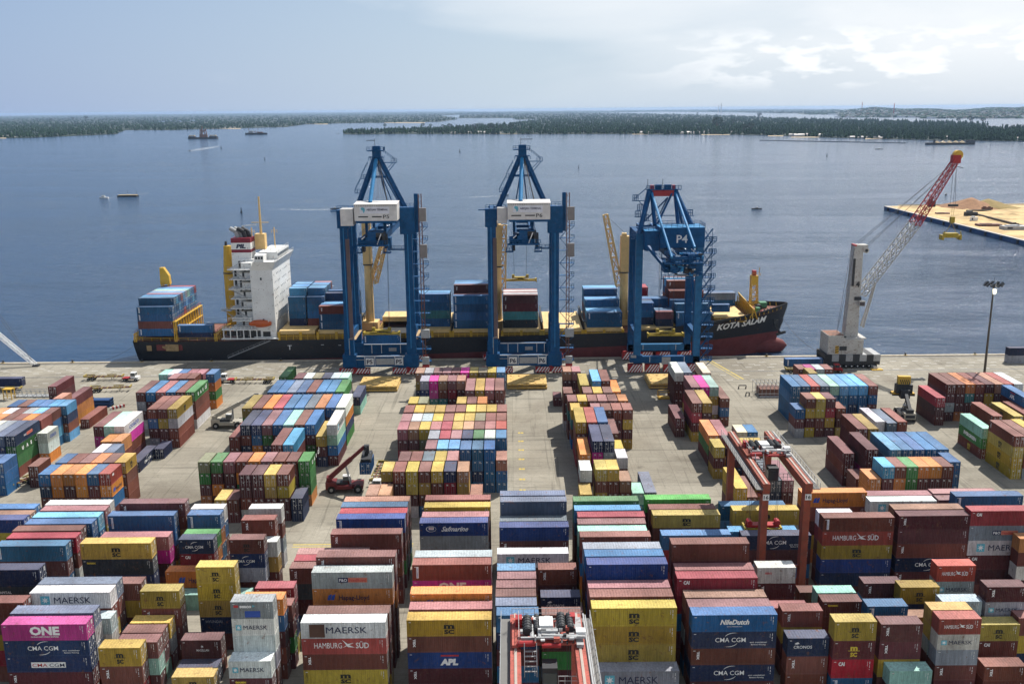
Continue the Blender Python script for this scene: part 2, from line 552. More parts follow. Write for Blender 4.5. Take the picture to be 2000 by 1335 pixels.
# lettering meshes -------------------------------------------------
def logo_builder(code, L_):
    mb = MB()
    c = L_ / 2
    lng = L_ > 8
    T = lambda *a, **k: put_text(mb, *a, **k)
    Y = -0.012
    def star(x, z, r, m, y):
        mb.mat(m)
        pts = []
        for i in range(14):
            rr = r if i % 2 == 0 else r * 0.38
            a = math.pi / 2 + i * math.pi / 7
            pts.append((x + rr * math.cos(a), y, z + rr * math.sin(a)))
        mb.add(pts + [(x, y, z)], [((i + 1) % 14, i, 14) for i in range(14)])
    def rect(x0, z0, x1, z1, m, y=Y):
        mb.mat(m)
        mb.add([(x0, y, z0), (x1, y, z0), (x1, y, z1), (x0, y, z1)], [(0, 1, 2, 3)])
    def arc(x, z, r, a0, a1, w, m):
        mb.mat(m)
        n = 10
        v = []
        for i in range(n + 1):
            a = R_(a0 + (a1 - a0) * i / n)
            ww = w * math.sin(math.pi * (i + 1) / (n + 2))
            v += [(x + r * math.cos(a), Y, z + 0.62 * r * math.sin(a)), (x + (r + ww) * math.cos(a), Y, z + 0.62 * (r + ww) * math.sin(a))]
        mb.add(v, [(2 * i, 2 * i + 1, 2 * i + 3, 2 * i + 2) for i in range(n)])
    if code == 'M':
        if lng:
            rect(1.55, 0.65, 2.95, 2.05, ACCC); star(2.25, 1.35, 0.6, ACCW, Y - 0.008)
            T('MAERSK', 3.6, 0.85, 1.05, ACCN, width=5.6, bold=0.0)
        else:
            rect(0.55, 0.85, 1.35, 1.65, ACCC); star(0.95, 1.25, 0.36, ACCW, Y - 0.008)
            T('MAERSK', 1.65, 0.95, 0.66, ACCN, width=3.4, bold=0.0)
    elif code == 'N' + 'r':
        pass
    elif code == 'S' or code == 's':
        m = ACCK if code == 'S' else ACCY
        h = 0.62 if lng else 0.55
        T('m', c, 1.30, h * 1.25, m, width=1.5 if lng else 1.05, bold=0.05, center=True)
        rect(c - 0.85, 1.17, c + 0.85, 1.24, m)
        T('SC', c, 0.42, h, m, width=1.45 if lng else 1.0, bold=0.05, center=True)
        if lng:
            T('EXPRESS 4510', 0.42, 2.2, 0.13, m, rot=True, width=1.7)
    elif code == 'H':
        k = 1.0 if lng else 0.52
        T('HAMBURG', c - 4.3 * k, 1.0, 0.95 * k ** .6, ACCW, width=4.0 * k, bold=0.0)
        T('S\u00dcD', c + 1.7 * k, 1.0, 0.95 * k ** .6, ACCW, width=1.9 * k)
        mb.mat(ACCW)
        x = c + 0.65 * k
        for q in ((-0.9, 1.35, -0.1, 0.0, 0.9, -0.25, 0.1, 0.1), (-0.85, -0.3, 0.2, 0.5, 0.85, 0.75, -0.05, 0.35)):
            mb.add([(x + q[0] * k, Y, 1.3 + q[1] * k * .8), (x + q[2] * k, Y, 1.3 + q[3] * k * .8 - .12), (x + q[4] * k, Y, 1.3 + q[5] * k * .8), (x + q[6] * k, Y, 1.3 + q[7] * k * .8 + .12)], [(0, 1, 2, 3)])
    elif code == 'A':
        k = 1.0 if lng else 0.72
        T('CMA CGM', c - 0.5 * k, 1.0, 0.72 * k, ACCW, width=4.4 * k, bold=0.005, center=True)
        arc(c + 0.2 * k, 1.35, 1.7 * k, 85, 150, 0.14, ACCW)
        arc(c - 1.0 * k, 1.35, 1.7 * k, -95, -30, 0.14, ACCW)
        if lng:
            T('eco container', 8.4, 0.85, 0.24, ACCW, width=2.5, bold=0.014)
            T('Bamboo Flooring', 8.6, 0.5, 0.2, ACCW, width=2.1)
    elif code == 'a':
        rect(c - 2.5, 0.75, c + 2.5, 1.65, ACCW)
        T('CMA', c - 2.35, 0.9, 0.58, ACCR, y=Y - 0.008, width=2.2, bold=0.005)
        T('CGM', c + 0.12, 0.9, 0.58, ACCN, y=Y - 0.008, width=2.2, bold=0.005)
    elif code == 'O':
        T('ONE', 4.0, 0.95, 1.3, ACCW, width=4.3, bold=0.05)
        T('OCEAN NETWORK EXPRESS', 4.1, 0.5, 0.22, ACCW, width=4.0, bold=0.02)
    elif code == 'L':
        T('Hapag-Lloyd', 4.0 if lng else 2.0, 0.85, 0.75 if lng else 0.6, ACCN, width=4.6 if lng else 3.2)
        x = 2.2 if lng else 0.7
        mb.mat(ACCB)
        for q in (0, 0.55):
            mb.add([(x + q, Y, 0.8), (x + q + 0.5, Y, 0.8), (x + q + 0.72, Y, 1.75), (x + q + 0.22, Y, 1.55)], [(0, 1, 2, 3)])
    elif code == 'P':
        T('APL', c - 0.1, 0.6, 0.95, ACCW, width=2.6, bold=0.07, shear=0.12, center=True)
        rect(c - 1.3, 1.95, c + 1.3, 2.2, ACCR)
    elif code == 'F':
        T('Safmarine', 3.9, 0.95, 0.95, ACCW, width=4.8, shear=0.45, bold=0.02)
        arc(2.1, 1.4, 0.85, 0, 360, 0.12, ACCW)
        rect(1.65, 1.25, 2.55, 1.75, ACCW); rect(1.75, 1.42, 2.45, 1.58, ACCR, Y - 0.008)
    elif code == 'N':
        T('NileDutch', c, 1.15, 0.75, ACCW, width=4.2, shear=0.28, bold=0.04, center=True)
        T('www.niledutch.com', c, 0.75, 0.16, ACCW, width=2.2, center=True)
    elif code == 'D':
        T('CAI', 0.95, 1.75, 0.5, ACCW, width=0.9, bold=0.05)
    elif code == 'X':
        T('touax', 0.8, 1.85, 0.36, ACCY, width=1.6, bold=0.06)
    elif code == 'R':
        T('CRONOS', 0.9, 1.15, 0.42, ACCW, width=2.7, bold=0.014)
        mb.mat(ACCW).add([(1.0, Y, 1.8), (1.35, Y, 1.72), (1.75, Y, 1.85), (1.5, Y, 2.05), (1.2, Y, 1.95)], [(0, 1, 2, 3, 4)])
    elif code == 'U':
        for i, ch in enumerate('UASC'):
            T(ch, 2.6 + i * 2.1, 0.9, 0.85, ACCW, bold=0.06)
        rect(10.1, 0.7, 10.45, 2.2, ACCW)
    elif code == 'E':
        T('EVERGREEN', c, 0.95, 0.85, ACCW, width=6.6, bold=0.05, center=True)
    elif code == 'Q':
        T('seaco', 1.3, 1.7, 0.5, ACCW, width=1.7, bold=0.05)
        rect(0.45, 1.72, 1.1, 2.1, ACCR)
        mb.mat(ACCC).add([(3.15, Y, 1.75), (3.5, Y, 1.95), (3.15, Y, 2.15)], [(0, 1, 2)])
        rect(2.0, 0.25, 4.2, 1.2, ACCB)
    elif code == 'c':
        T('COSCO', c, 0.95, 0.8, ACCB, width=6.0 if lng else 3.2, bold=0.03, center=True, spacing=1.15)
    elif code == 'T':
        T('TEX', 0.85, 2.15, 0.34, ACCW, rot=True, width=1.3, bold=0.05)
    elif code == 'J':
        rect(0.62, 0.42, 0.98, 2.3, ACCW)
        T('CHINA SHIPPING', 0.68, 2.2, 0.2, ACCB, y=Y - 0.008, rot=True, width=1.65)
    elif code == 'V':
        T('MAGELLAN', 2.3, 0.95, 0.34, ACCW, width=1.9)
        star(3.2, 1.65, 0.25, ACCW, Y)
    elif code == 'K':
        T('CAPITAL', 5.2 if lng else 2.2, 1.5, 0.36, ACCW, width=2.3, bold=0.02)
    elif code == 'Y':
        T('HYUNDAI', 2.2 if lng else 0.9, 1.7, 0.42, ACCG, width=2.6, bold=0.014)
    elif code == 'Z':
        rect(4.0, 1.0, 5.5, 1.75, ACCN); rect(5.5, 1.0, 8.4, 1.75, mat('logo_salmon', (0.5, 0.16, 0.1), 0.7))
        T('P&O', 4.15, 1.15, 0.45, ACCW, y=Y - 0.008, width=1.2, bold=0.014)
        T('Nedlloyd', 5.7, 1.15, 0.45, ACCR, y=Y - 0.008, width=2.5, bold=0.014)
    elif code == 'W':
        T('K LINE', c, 0.9, 1.0, ACCR if False else ACCK, width=4.2, bold=0.05, center=True)
    elif code == 'e':
        T('GESEACO', 1.2, 1.55, 0.3, ACCR, width=1.1, bold=0.04)
    elif code == 'n':      # maersk lettering, star panel replaced by a brown repair
        rect(1.2, 0.2, 3.4, 2.3, mat('repair_brown', (0.09, 0.045, 0.03), 0.8))
        T('MAERSK', 3.6, 0.85, 1.05, ACCN, width=5.9, bold=0.0)
    return mb
LOGO_ADJ = {'M': 'black-lettered star-marked', 'S': 'black-lettered', 's': 'yellow-lettered', 'H': 'white-lettered', 'A': 'white-lettered', 'a': 'boxed-lettered',
            'O': 'white-lettered', 'L': 'navy-lettered', 'P': 'white-lettered', 'F': 'script-lettered', 'N': 'italic-lettered', 'D': 'small-lettered',
            'X': 'yellow-lettered', 'R': 'crown-marked', 'U': 'wide-lettered', 'E': 'white-lettered', 'Q': 'small-lettered', 'c': 'blue-lettered',
            'T': 'edge-lettered', 'J': 'strip-marked', 'V': 'small-lettered', 'K': 'white-lettered', 'Y': 'grey-lettered', 'Z': 'box-lettered',
            'W': 'black-lettered', 'e': 'red-lettered', 'n': 'black-lettered patched'}
_logo = {}
def logo_mesh(code, key):
    k = (code, key)
    if k not in _logo:
        mb = logo_builder(code, LL if key == 'l' else LQ)
        if not mb.f:
            _logo[k] = None
        else:
            o = mb.build('lettering')
            _logo[k] = o.data
            bpy.data.objects.remove(o)
    return _logo[k]

# ---------------------------------------------------------------- stock list: where every container stands
FRONT = """
A -73.72 126.50 2.55 5 l pO nA na mT bb
A -73.83 129.34 2.59 5 l s- w- gg bb
A -72.71 132.18 2.61 4 l gg ww mm bb
A -73.64 135.02 2.65 5 l wM bb yy mm bb
A -73.76 137.86 2.64 5 l sg bb mm BB
A -85.43 132.18 2.63 5 l bb mm yy
Z -87.02 140.70 2.85 5 l nn xK mm
B -89.60 155.20 2.88 4 l BJ mm BB mm
B -89.01 158.06 2.92 4 l rr bb ww mm
B -89.40 160.92 2.94 4 l bb bb mm BB
B -88.61 163.78 2.95 4 l BB BB mm yy bb
B -88.58 166.64 2.96 4 l lB BB yy mm bb
B -88.47 169.50 2.98 4 l kk yy BB mm bb
B -88.86 172.40 2.97 4 l ww BB oo mm
Y -100.85 163.78 2.53 5 l CB yy mm bb
Y -101.08 166.64 2.46 5 l aa bb mm
Y -101.67 169.50 2.48 5 l BB mm bb
C -73.49 169.50 2.64 5 l mT bb yy mm
C -74.68 166.64 3.00 4 l BJ BB mm yy bb
C -73.88 160.92 2.60 4 l kW pO mm bb
C -74.82 155.20 2.97 4 l yS xX nn mm bb
D -65.04 140.70 2.93 4 q bb yy mm
D -58.08 137.86 2.97 4 q yS bT mm bb
D -58.92 135.02 2.68 3 q yy gg mm
D -59.01 132.18 2.69 3 q bb mm cc
D -58.82 129.34 2.71 3 q kk cc mm
D -60.20 126.50 2.97 3 q yS bT rD mm
E -60.91 155.94 3.05 2 l oL mm
E -59.00 158.43 2.74 4 q nA rD bb
E -59.01 160.92 2.70 4 q Gg oo BB mm
E -60.04 166.64 3.01 4 q BJ oo BB mm
E -60.26 169.50 3.01 4 q wg BB bb mm
E -50.12 140.70 2.89 5 q yS yS yS nY mm
E -57.91 153.45 2.95 1 l cc
E -50.85 133.56 2.95 2 q mV bb
E -50.75 130.87 2.95 1 q nn
E -49.46 125.08 2.50 2 q yS
F -49.47 169.50 2.99 4 q wh bb gg ww
F -49.44 164.24 3.00 4 q bb bb CC mm
F -48.61 161.75 2.95 3 q ww yy mm
F -50.13 158.49 2.71 4 q bS nA gg mm
F -40.44 138.65 2.95 4 q rr mm nn
F -40.58 132.18 2.67 5 q oo BB mm
F -40.58 126.50 2.67 6 q gQ wM ww gg bb
F -40.04 135.02 2.70 4 q bb mm
F -40.76 124.00 2.71 3 q wM mX
G -31.63 169.50 2.65 5 l aa bb mm BB
G -31.71 166.64 2.67 5 l BB mm bb mm
G -31.49 163.78 2.67 5 l rr mm bb gg
G -31.58 160.92 2.70 5 l CJ mm bb GG
G -31.55 155.20 2.64 5 l bT mm bb mm
G -36.92 152.20 2.75 4 l kk BB mm bb
G -36.82 146.40 2.82 4 l bT xK mm
G -36.71 149.30 2.80 4 l rr bb mm
G -30.46 137.86 2.89 6 l bb mm oo bb bb mm
G -30.66 135.02 2.70 6 l gZ oL bb mm bb mm
G -30.56 129.34 2.50 5 l bb mm bb mm
G -30.73 126.50 2.53 5 l wN RH bb yS mm
H -16.48 169.50 2.68 5 l bb mm BB mm
H -16.43 166.64 2.63 5 l yS mm bb mm
H -16.63 163.78 2.50 5 l kk bb gg mm
H -16.78 160.92 2.52 5 l CF gg bb mm
H -15.64 140.70 2.64 6 l gg bb mm nn bb mm
H -15.71 137.86 2.65 6 l bJ pO mm bb nn mm
H -15.52 132.18 2.80 5 l oL bb mm BB mm
H -15.45 129.34 2.61 5 l kk bb gg yy mm
H -15.50 126.50 2.58 5 l yS bT CP mT bb
J -2.49 169.50 2.83 5 l sg gg bb mm
J -2.41 166.64 2.82 5 l sg sg nn bb mm
J -2.50 163.78 2.89 4 l sg nn bb mm
J -2.51 158.06 2.58 5 l Cm mT bb mm
J -2.85 153.00 2.58 4 l wM bb mm yy
J -2.68 140.70 2.69 5 q lB mm bb nn
J -2.63 137.86 2.69 5 q kk mm bb yy
J -2.75 135.02 2.69 5 q kk bb mm nn
J -2.78 132.18 2.70 5 q bb mm yy bb
J -2.76 129.34 2.71 5 q sg BB bb mm
J -2.58 126.50 2.71 5 q BB nn mm BB mm
J2 3.82 140.70 2.70 5 q bT mm bb mm
J2 4.03 135.02 2.94 4 q nR bb yy mm
J2 4.03 129.34 2.99 4 q bb mm GG
K 11.19 169.50 2.58 5 l GG tt mm bb
K 11.24 166.64 2.46 5 l lB BB mm bb
K 11.63 163.78 2.45 5 l rr mm nn bb
K 11.46 161.20 3.01 4 l kk bb mm BB
K 11.33 158.71 2.95 4 l cc tt bb mm
K 11.47 155.20 2.46 5 l bb mm BB oo yy
K 10.93 140.70 2.83 6 l gg BB mm bb nn mm
K 10.96 137.86 2.85 6 l BB mm bb yy mm bb
K 11.05 135.02 2.85 6 l Cm mT BB mm bb mm
K 11.05 132.18 2.95 5 l kk bb mm oo mm
K 11.05 129.34 2.96 5 l bb mm bb GG mm
K 11.12 126.62 2.89 5 l yS yS yS gM bb
K 11.30 124.13 2.95 2 l gM
L 24.66 169.50 2.62 5 l VV mm bb mm
L 25.00 166.64 2.48 5 l bb mm bb
L 25.25 163.78 2.49 5 l yS bb mm ww
L 26.01 158.06 2.78 4 l BY rD mm bb
L 24.74 140.70 2.94 6 l bI mm rD yy mm bb
L 24.93 137.86 2.93 5 l kk mm yy bb mm
L 24.76 135.02 2.94 5 l rD rr BB mm bb
L 25.51 132.18 2.61 5 l aa bb gg mm BB
L 25.56 129.34 2.61 5 l kk bb mm nn bb
L 25.55 126.50 2.66 5 l BN nA bT nA mm
M 38.75 169.50 2.92 4 l BB lB mm bb
M 40.38 166.64 3.00 4 l yS ww yy mm
M 38.55 160.92 2.61 4 l lB yy mm
M 40.09 158.06 2.73 4 l nA mm BB bb mm
M 38.37 140.70 2.70 5 q we mi bb BB mm
M 45.50 141.32 2.95 3 q bb cc mm
M 38.94 135.02 2.41 4 q kk bb mm
M 40.16 132.18 2.67 4 q bb yy mm bb
M 39.79 127.61 2.95 3 q nR bT bb mm
N 53.71 169.50 2.83 5 l oL bb mm
N 65.95 169.50 2.70 5 l kk bb mm yy
N 65.48 166.64 2.71 5 l wM bb mm
N 54.46 160.92 2.73 5 q ww rr mm
N 53.23 155.20 2.57 6 l bJ RH yS CP nn mm
N 66.37 158.06 2.61 6 l aa bb mm BB yy bb
N 66.23 155.20 2.61 6 l mI my bT nA mm bb
P 47.07 137.86 2.65 4 q cc tt bb
P 55.37 140.70 2.66 4 q mT BB mm bb
P 47.07 135.02 2.65 4 q bX bb mm
P 52.86 132.18 2.83 4 q BJ mm bb
P 46.07 126.50 3.01 4 q yS mS rD BJ bb
P 52.97 127.00 2.83 4 q mT mT yy bb bb
P 59.24 133.28 2.95 3 q aa mm
P 60.03 137.86 2.85 4 q yS nn bb
P 66.75 140.70 2.71 5 q RH gM mm bb
P 65.35 135.02 2.61 4 q gw bb
P 61.08 129.34 2.45 5 q yy yy gg mm bb
P 61.08 126.50 2.47 5 q RH wM gw bb mm
P 53.76 124.50 2.67 2 q cc
Q 78.19 169.50 2.76 5 l kk bb mm
Q 78.04 166.64 2.74 5 l kk mm bb
Q 79.70 163.78 2.60 6 l BJ BB mm bb yy
Q 78.47 155.20 2.74 6 l rD gZ wM mD mm bb
Q 85.59 152.00 2.55 5 q oo bb ww mm
Q 72.08 135.25 2.54 5 q mT gM mm
Q 68.22 126.20 2.43 2 q bT
Q 69.95 132.18 2.71 3 q yS bD mm
Q 76.06 132.76 2.95 3 q bb yy nn
"""
MIDDLE = """
E -25.20 192.09 2.67 4 2.60 q b.m.b|y.y.m|b.y.b|y.b.m|n.r.m
E -28.16 195.00 2.60 4 2.34 q y.m.b
E -11.76 191.89 2.71 4 2.60 q a.y.m
E -8.79 185.20 2.60 3 2.60 q a.m
E -30.17 185.65 2.56 3 2.60 q a.m|a.b
E -24.88 198.58 2.62 4 2.60 q b|b|s|y|k
E -3.78 205.52 2.55 3 2.60 q a.B.B
E -11.81 205.49 2.66 4 2.60 q B.n.B.B|B.B.n.B|B.B.B.B
E -19.66 206.10 2.60 4 2.60 q k|l|l.m
E -19.58 213.01 2.61 4 2.60 q g|r|k|n|G|w|B.B.m
E -27.44 219.70 2.61 4 2.60 q k.m.r|a.m.y|y.d.m|k|r|y|a|b|k|R
E -27.37 226.17 2.60 4 2.60 q k|w|g|y|b|y|y|d|b|b
E -27.37 233.36 2.61 4 2.60 q b|y|y|y|b|b|y|y|y|b
E -27.04 240.92 2.60 4 2.60 q y|d
E -14.47 240.50 2.70 4 2.60 q y|b|o
E -12.73 252.31 2.66 4 2.60 l k.r.m|y.m|k.m.m|b.m.d
E -25.82 261.96 2.56 4 2.60 q g.n.m|p.p.t|a.b.t|k.r.m|a.m.y
E -27.90 270.61 2.60 4 2.60 q a|g|k|k|m|p|y|d|y|l
W -127.24 217.33 2.60 4 2.60 l w.s.m.b|g.n|s.n|n*Z.G*U.G*U.b
W -119.48 206.26 2.60 3 2.60 q B.B.b|B.B.B
W -129.67 229.90 2.60 4 2.53 q o|b|b|o|b.m.m
W -133.08 236.60 2.60 4 2.41 q o|w|b|g|l|b.B.l.B
W -131.94 243.30 2.60 4 2.44 q B|b|B|B|l|l.n.b.l
W -116.62 226.86 2.60 3 2.60 q w*Q.w.o*L
W -123.13 250.00 2.60 4 2.43 q a.m.m
W -122.94 256.36 2.68 3 2.60 l m.o*L.o*L
W -137.88 277.97 2.60 2 2.60 l m.m
W -118.33 254.16 2.60 1 2.60 l b
W -111.56 210.99 2.60 2 2.60 q b.m
W2 -99.70 192.24 2.54 4 2.60 q B.n.b|o.o.m|o.m.b|o.o.m|B.m.b|R*D.o*L.B.m
W2 -99.24 199.12 2.57 4 2.60 q B|b|k|o|b|y*S.b.b*S.b
W1 -101.35 223.93 2.53 4 2.60 l m.p.b|c.t.p|w*Q.p*O.b.m
W1 -97.17 217.60 2.53 3 2.92 q o|o.b.b
W1 -96.52 211.00 2.70 3 2.81 q w|s.m.b
W1 -92.07 220.14 2.60 1 2.60 l n*A
W1 -89.42 229.50 2.60 1 2.60 q n
W3 -102.19 271.29 2.60 4 2.60 q c|w|B|k|k
W3 -88.56 271.31 2.60 4 2.60 q B.o*L.G*U.o*L
W3 -97.45 265.18 2.60 3 3.62 q k|b|b
W3 -101.94 252.94 2.70 4 2.60 l b.g.m|B.m|k.m.b|B|b|G*U.b.b.w
W3 -93.35 237.72 2.58 4 2.60 l b.B.m.g|b.y.m.m|y*S.w.b.b
W4 -57.28 190.99 2.63 4 2.60 q m.m.b|m.m.b|y.y.m|b.y*S.m
W4 -68.26 198.88 2.72 4 2.60 q d.G.m.o|G.m.o.b|k.m.m|b.o.G|o.m|k.m.b|b|b.m.m|G*U.G*U.G*U.o
W4 -62.53 190.22 2.60 2 2.60 q y.m|b.m
W4 -46.64 190.68 2.66 2 2.60 q n.n
W5 -54.93 209.54 2.66 4 2.60 l b.m|l.m
W5 -68.47 222.87 2.51 3 2.60 l b.b.m
W5 -65.91 223.99 2.62 4 2.60 l n.b|n.B|k.G|B.m|c|b.m|B.m.G
W5 -47.48 222.85 2.51 3 2.60 l y.m.n
W5 -44.93 223.63 2.56 4 2.60 l w*M.c.B.m
W5 -69.17 237.80 2.67 4 2.60 l y|b|o|r|B|B|s|o|B|w.o*L.n.G*E
W5 -66.14 252.12 2.62 4 2.60 l B|B|s|B|b|B|B|G.g.o
W5 -45.66 264.46 2.60 2 2.60 l n.c
W5 -68.88 276.92 2.60 3 2.60 l G.m
W5 -61.85 266.00 2.58 4 2.60 q m|w|d|n|g|c
F 14.69 270.69 2.60 4 2.60 q a.m|k.m.b
F 18.65 257.00 2.60 4 2.56 l y.m
F 22.28 261.00 2.62 4 2.57 l l.b|b.m
F 27.57 258.56 2.60 3 2.60 l o.m
F 13.67 248.95 2.60 4 2.60 q b.m
F 18.91 248.90 2.71 4 2.60 q b.m|y.m|b.m
F 14.35 241.54 2.63 4 2.60 q b.t.m|y.m|b|k|b|o.m
F 19.88 233.68 2.64 4 2.60 q k.m|b.m|b.m.m.m|b.y.m.y
F 14.76 233.95 2.52 4 2.60 q y.t.b
F 15.13 221.40 2.60 4 2.82 l y.b|R.m|B.m
F 22.98 221.30 2.60 3 2.81 l b.m
F 18.01 209.00 2.60 4 2.70 l n.p.m|n.g.m
F 15.26 208.59 2.69 3 2.60 l o.b
F 23.26 213.60 2.60 3 2.47 q y.b
F 23.35 206.23 2.55 3 2.60 q w.m
F 14.07 191.87 2.66 4 2.60 q w.m.y
F 17.35 192.24 2.49 4 2.60 q y.b.y|y.b.m
F 22.46 192.29 2.54 3 2.60 q a.b
F 13.61 185.13 2.60 3 2.60 q y.m
F 25.13 191.93 2.50 2 2.60 q c.t
F 27.80 192.27 2.51 2 2.60 l s.m
G 46.56 268.49 2.50 4 2.60 l w.m.m.m|s.m.m
G 56.39 277.51 2.60 3 2.60 l e.m
G 48.49 253.45 2.51 4 2.60 l k.m|p.m|c.y.w.y
G 56.07 251.25 2.60 3 2.60 l b.B.b
G 46.17 238.74 2.61 4 2.60 l b.r*W.m.y*S|y.m.m.o
G 42.56 242.50 2.60 2 2.60 l m.m
H 46.86 221.06 2.60 3 2.60 l o.G.m|k.m
H 54.19 223.15 2.54 3 2.60 q e.m|B.m
H 46.50 212.66 2.60 3 2.60 q y*S.m.y*S
H 50.85 213.19 2.60 3 2.60 q k.m|y.m|y.m
H 52.70 204.96 2.53 3 2.60 q k.m
H 53.91 191.81 2.62 3 2.60 l s.n.y|k.m.o
H 45.78 187.73 2.60 3 2.60 l y.y.m
H 48.51 189.26 2.60 2 2.60 l b.b
I 75.77 253.38 2.60 4 2.60 l B.B.B.B|B.n.B|R.m.b|s.B|c.B.B|l.B.B|l.B.n|l.B.B
I 96.64 253.24 2.58 4 2.60 l b.B.b
I 85.63 280.41 2.60 3 2.60 q b.m|p.m|g.m|b.m
I 86.73 274.00 2.60 3 2.80 q y.n
I 76.27 241.65 2.57 4 2.60 q b.y.m.y|y.y.b.b|m.r.y.m
I 73.44 240.97 2.66 3 2.60 q B*P.m.g
I 84.23 241.55 2.60 3 2.60 q b.m.y
I 83.89 224.85 2.60 3 2.60 l b.m|y.y
I 93.27 238.21 2.55 2 2.60 l w.g
I 95.87 236.96 2.62 2 2.60 l s.s
I 98.88 237.89 2.55 2 2.60 l b.m
I 78.17 202.98 2.53 4 2.60 l m.m.p*O
I 74.85 207.76 2.60 3 2.60 l m.b
I 83.19 202.72 2.61 4 2.60 l l.B|B.n|B.n|B.n|B.n.B
I 92.71 194.91 2.60 4 2.60 q B.B.B
I 77.71 192.29 2.48 4 2.60 q l.m.b|b.o.m|G.G.b|o.m.m|o.m.y|b.m.m
I 75.01 192.23 2.55 3 2.60 q o.o
I 74.66 198.86 2.60 2 2.60 q b.b
K 118.05 253.89 2.61 4 2.60 l b*.m.g.m|b.m.m|o.t.m|b.m.m|m.y.y|a.m|R.b|w.m
K 113.85 250.18 2.60 3 2.60 l r.m.m
K 121.20 234.00 2.60 3 2.60 l b.m
K 126.30 233.70 2.60 3 2.60 l y*S.m
K 129.68 234.50 2.60 3 2.60 l b.m
K 132.32 234.40 2.60 3 2.60 q c.m
K 132.40 240.90 2.60 4 2.60 l B*P.m
K 114.00 224.30 2.60 3 2.60 l c.G*E.b*S
K 114.75 211.00 2.60 4 2.60 l b.y*S.y*S.y*S
K 120.05 211.50 2.60 4 2.60 l y*S.m.b
K 117.40 211.00 2.60 4 2.60 l b.m
"""
FILL = 'bbmmbmbmyBBnognGrws'
ORD = 'zeroth first second third fourth fifth sixth seventh eighth ninth tenth eleventh twelfth thirteenth'.split()
class Box:
    pass
BOXES = []
def addbox(x, y, z, th, L_, along, code, logo, where, tier, logo_side=1, scat='shipping container'):
    b = Box()
    b.x, b.y, b.z, b.th, b.L, b.along, b.c, b.logo, b.where, b.tier, b.side = x, y, z, th, L_, along, code, logo, where, tier, logo_side
    b.n = 0
    if not logo and code in 'bmkagR' and random.random() < 0.4: b.logo = 'T'
    BOXES.append(b)
    return b
BAYW = {'Y': 'bay cut by the picture edge', 'Z': 'bay at the stern-side picture edge'}
def ordn(i):
    return ORD[i] if i < len(ORD) else str(i) + 'th'
fr = [l.split() for l in FRONT.strip().splitlines()]
bays = {}
baynames = {'A': 'sixth bay sternward of red gantry', 'B': 'rear sixth bay sternward of red gantry', 'Z': 'seventh bay sternward of red gantry',
            'Y': 'rear seventh bay sternward of red gantry', 'C': 'rear fifth bay sternward of red gantry', 'D': 'fifth bay sternward of red gantry',
            'E': 'fourth bay sternward of red gantry', 'F': 'third bay sternward of red gantry', 'G': 'second bay sternward of red gantry',
            'H': 'first bay sternward of red gantry', 'J': 'bay under red gantry', 'J2': 'half bay under red gantry', 'K': 'first bay bowward of red gantry',
            'L': 'second bay bowward of red gantry', 'M': 'third bay bowward of red gantry', 'N': 'fourth bay bowward of red gantry',
            'P': 'fifth bay bowward of red gantry', 'Q': 'sixth bay bowward of red gantry'}
for r in fr:
    bays.setdefault(r[0], []).append(r)
for bay, rows in bays.items():
    rows.sort(key=lambda r: (float(r[2]), float(r[1])))
    for i, r in enumerate(rows):
        X, Y, th, n, key, codes = float(r[1]), float(r[2]), float(r[3]), int(r[4]), r[5], r[6:]
        for k in range(n):                       # k = 0 is the top
            if k < len(codes):
                cc, lg = codes[k][0], codes[k][1]
                if lg == cc or lg not in 'MSHAaOLPFNDXRUEQTJVKYZWe':
                    lg = ''
                if lg == 'S' and cc == 'm': lg = 's'
                if bay == 'G' and codes[k] == 'wN': lg = 'n'
                if bay == 'N' and lg == 'P' and cc == 'C': lg = ''
            else:
                cc, lg = random.choice(FILL), ''
            tier = n - k
            tn = 'top tier' if k == 0 else ordn(tier) + ' tier'
            addbox(X, Y, th * (n - k - 1), th, key, 'x', cc, lg, '%s, %s stack of %s' % (tn, ordn(i + 1), baynames[bay]), tier)
BLN = {'W': 'block at yard\'s stern end', 'W1': 'block behind sternmost empty chassis', 'W2': 'block beside sternmost empty chassis', 'W3': 'block before parked white tractor',
       'W4': 'block before red reach stacker', 'W5': 'block behind red reach stacker', 'E': 'block facing crane P6', 'F': 'block between cranes P6 and P4',
       'G': 'block facing crane P4', 'H': 'block under gantry sixteen', 'I': 'block below mobile crane', 'K': 'block beside light mast'}
md = [l.split() for l in MIDDLE.strip().splitlines()]
blocks = {}
for r in md:
    blocks.setdefault(r[0], []).append(r)
for bl, rows in blocks.items():
    ys = []
    for r in sorted(rows, key=lambda r: float(r[2])):
        y = float(r[2])
        if not ys or y - ys[-1] > 3.0:
            ys.append(y)
    percol = {}
    for r in sorted(rows, key=lambda r: float(r[1])):
        X, Y, pi, n, th, key, cols = float(r[1]), float(r[2]), float(r[3]), int(r[4]), float(r[5]), r[6], r[7].split('|')
        row = max(i for i, y in enumerate(ys) if Y >= y - 0.01) + 1
        for j, cs in enumerate(cols):
            toks = []
            i = 0
            for tkn in cs.split('.'):
                toks.append((tkn[0], tkn[2] if len(tkn) > 2 else ''))
            percol[row] = percol.get(row, 0) + 1
            cn = percol[row]
            for k in range(n):
                if k < len(toks):
                    cc, lg = toks[k]
                    if lg == 'Q': lg = 'c'
                    if lg == 'S' and cc == 'b': lg = 's'
                else:
                    cc, lg = random.choice(FILL), ''
                tier = n - k
                tn = 'top tier' if k == 0 else ordn(tier) + ' tier'
                addbox(X + j * pi, Y, th * (n - k - 1), th, key, 'y', cc, lg, '%s, %s column, %s row, %s' % (tn, ordn(cn), ordn(row), BLN[bl]), tier,
                       1 if X < 5 else -1)
NYARD = len(BOXES)
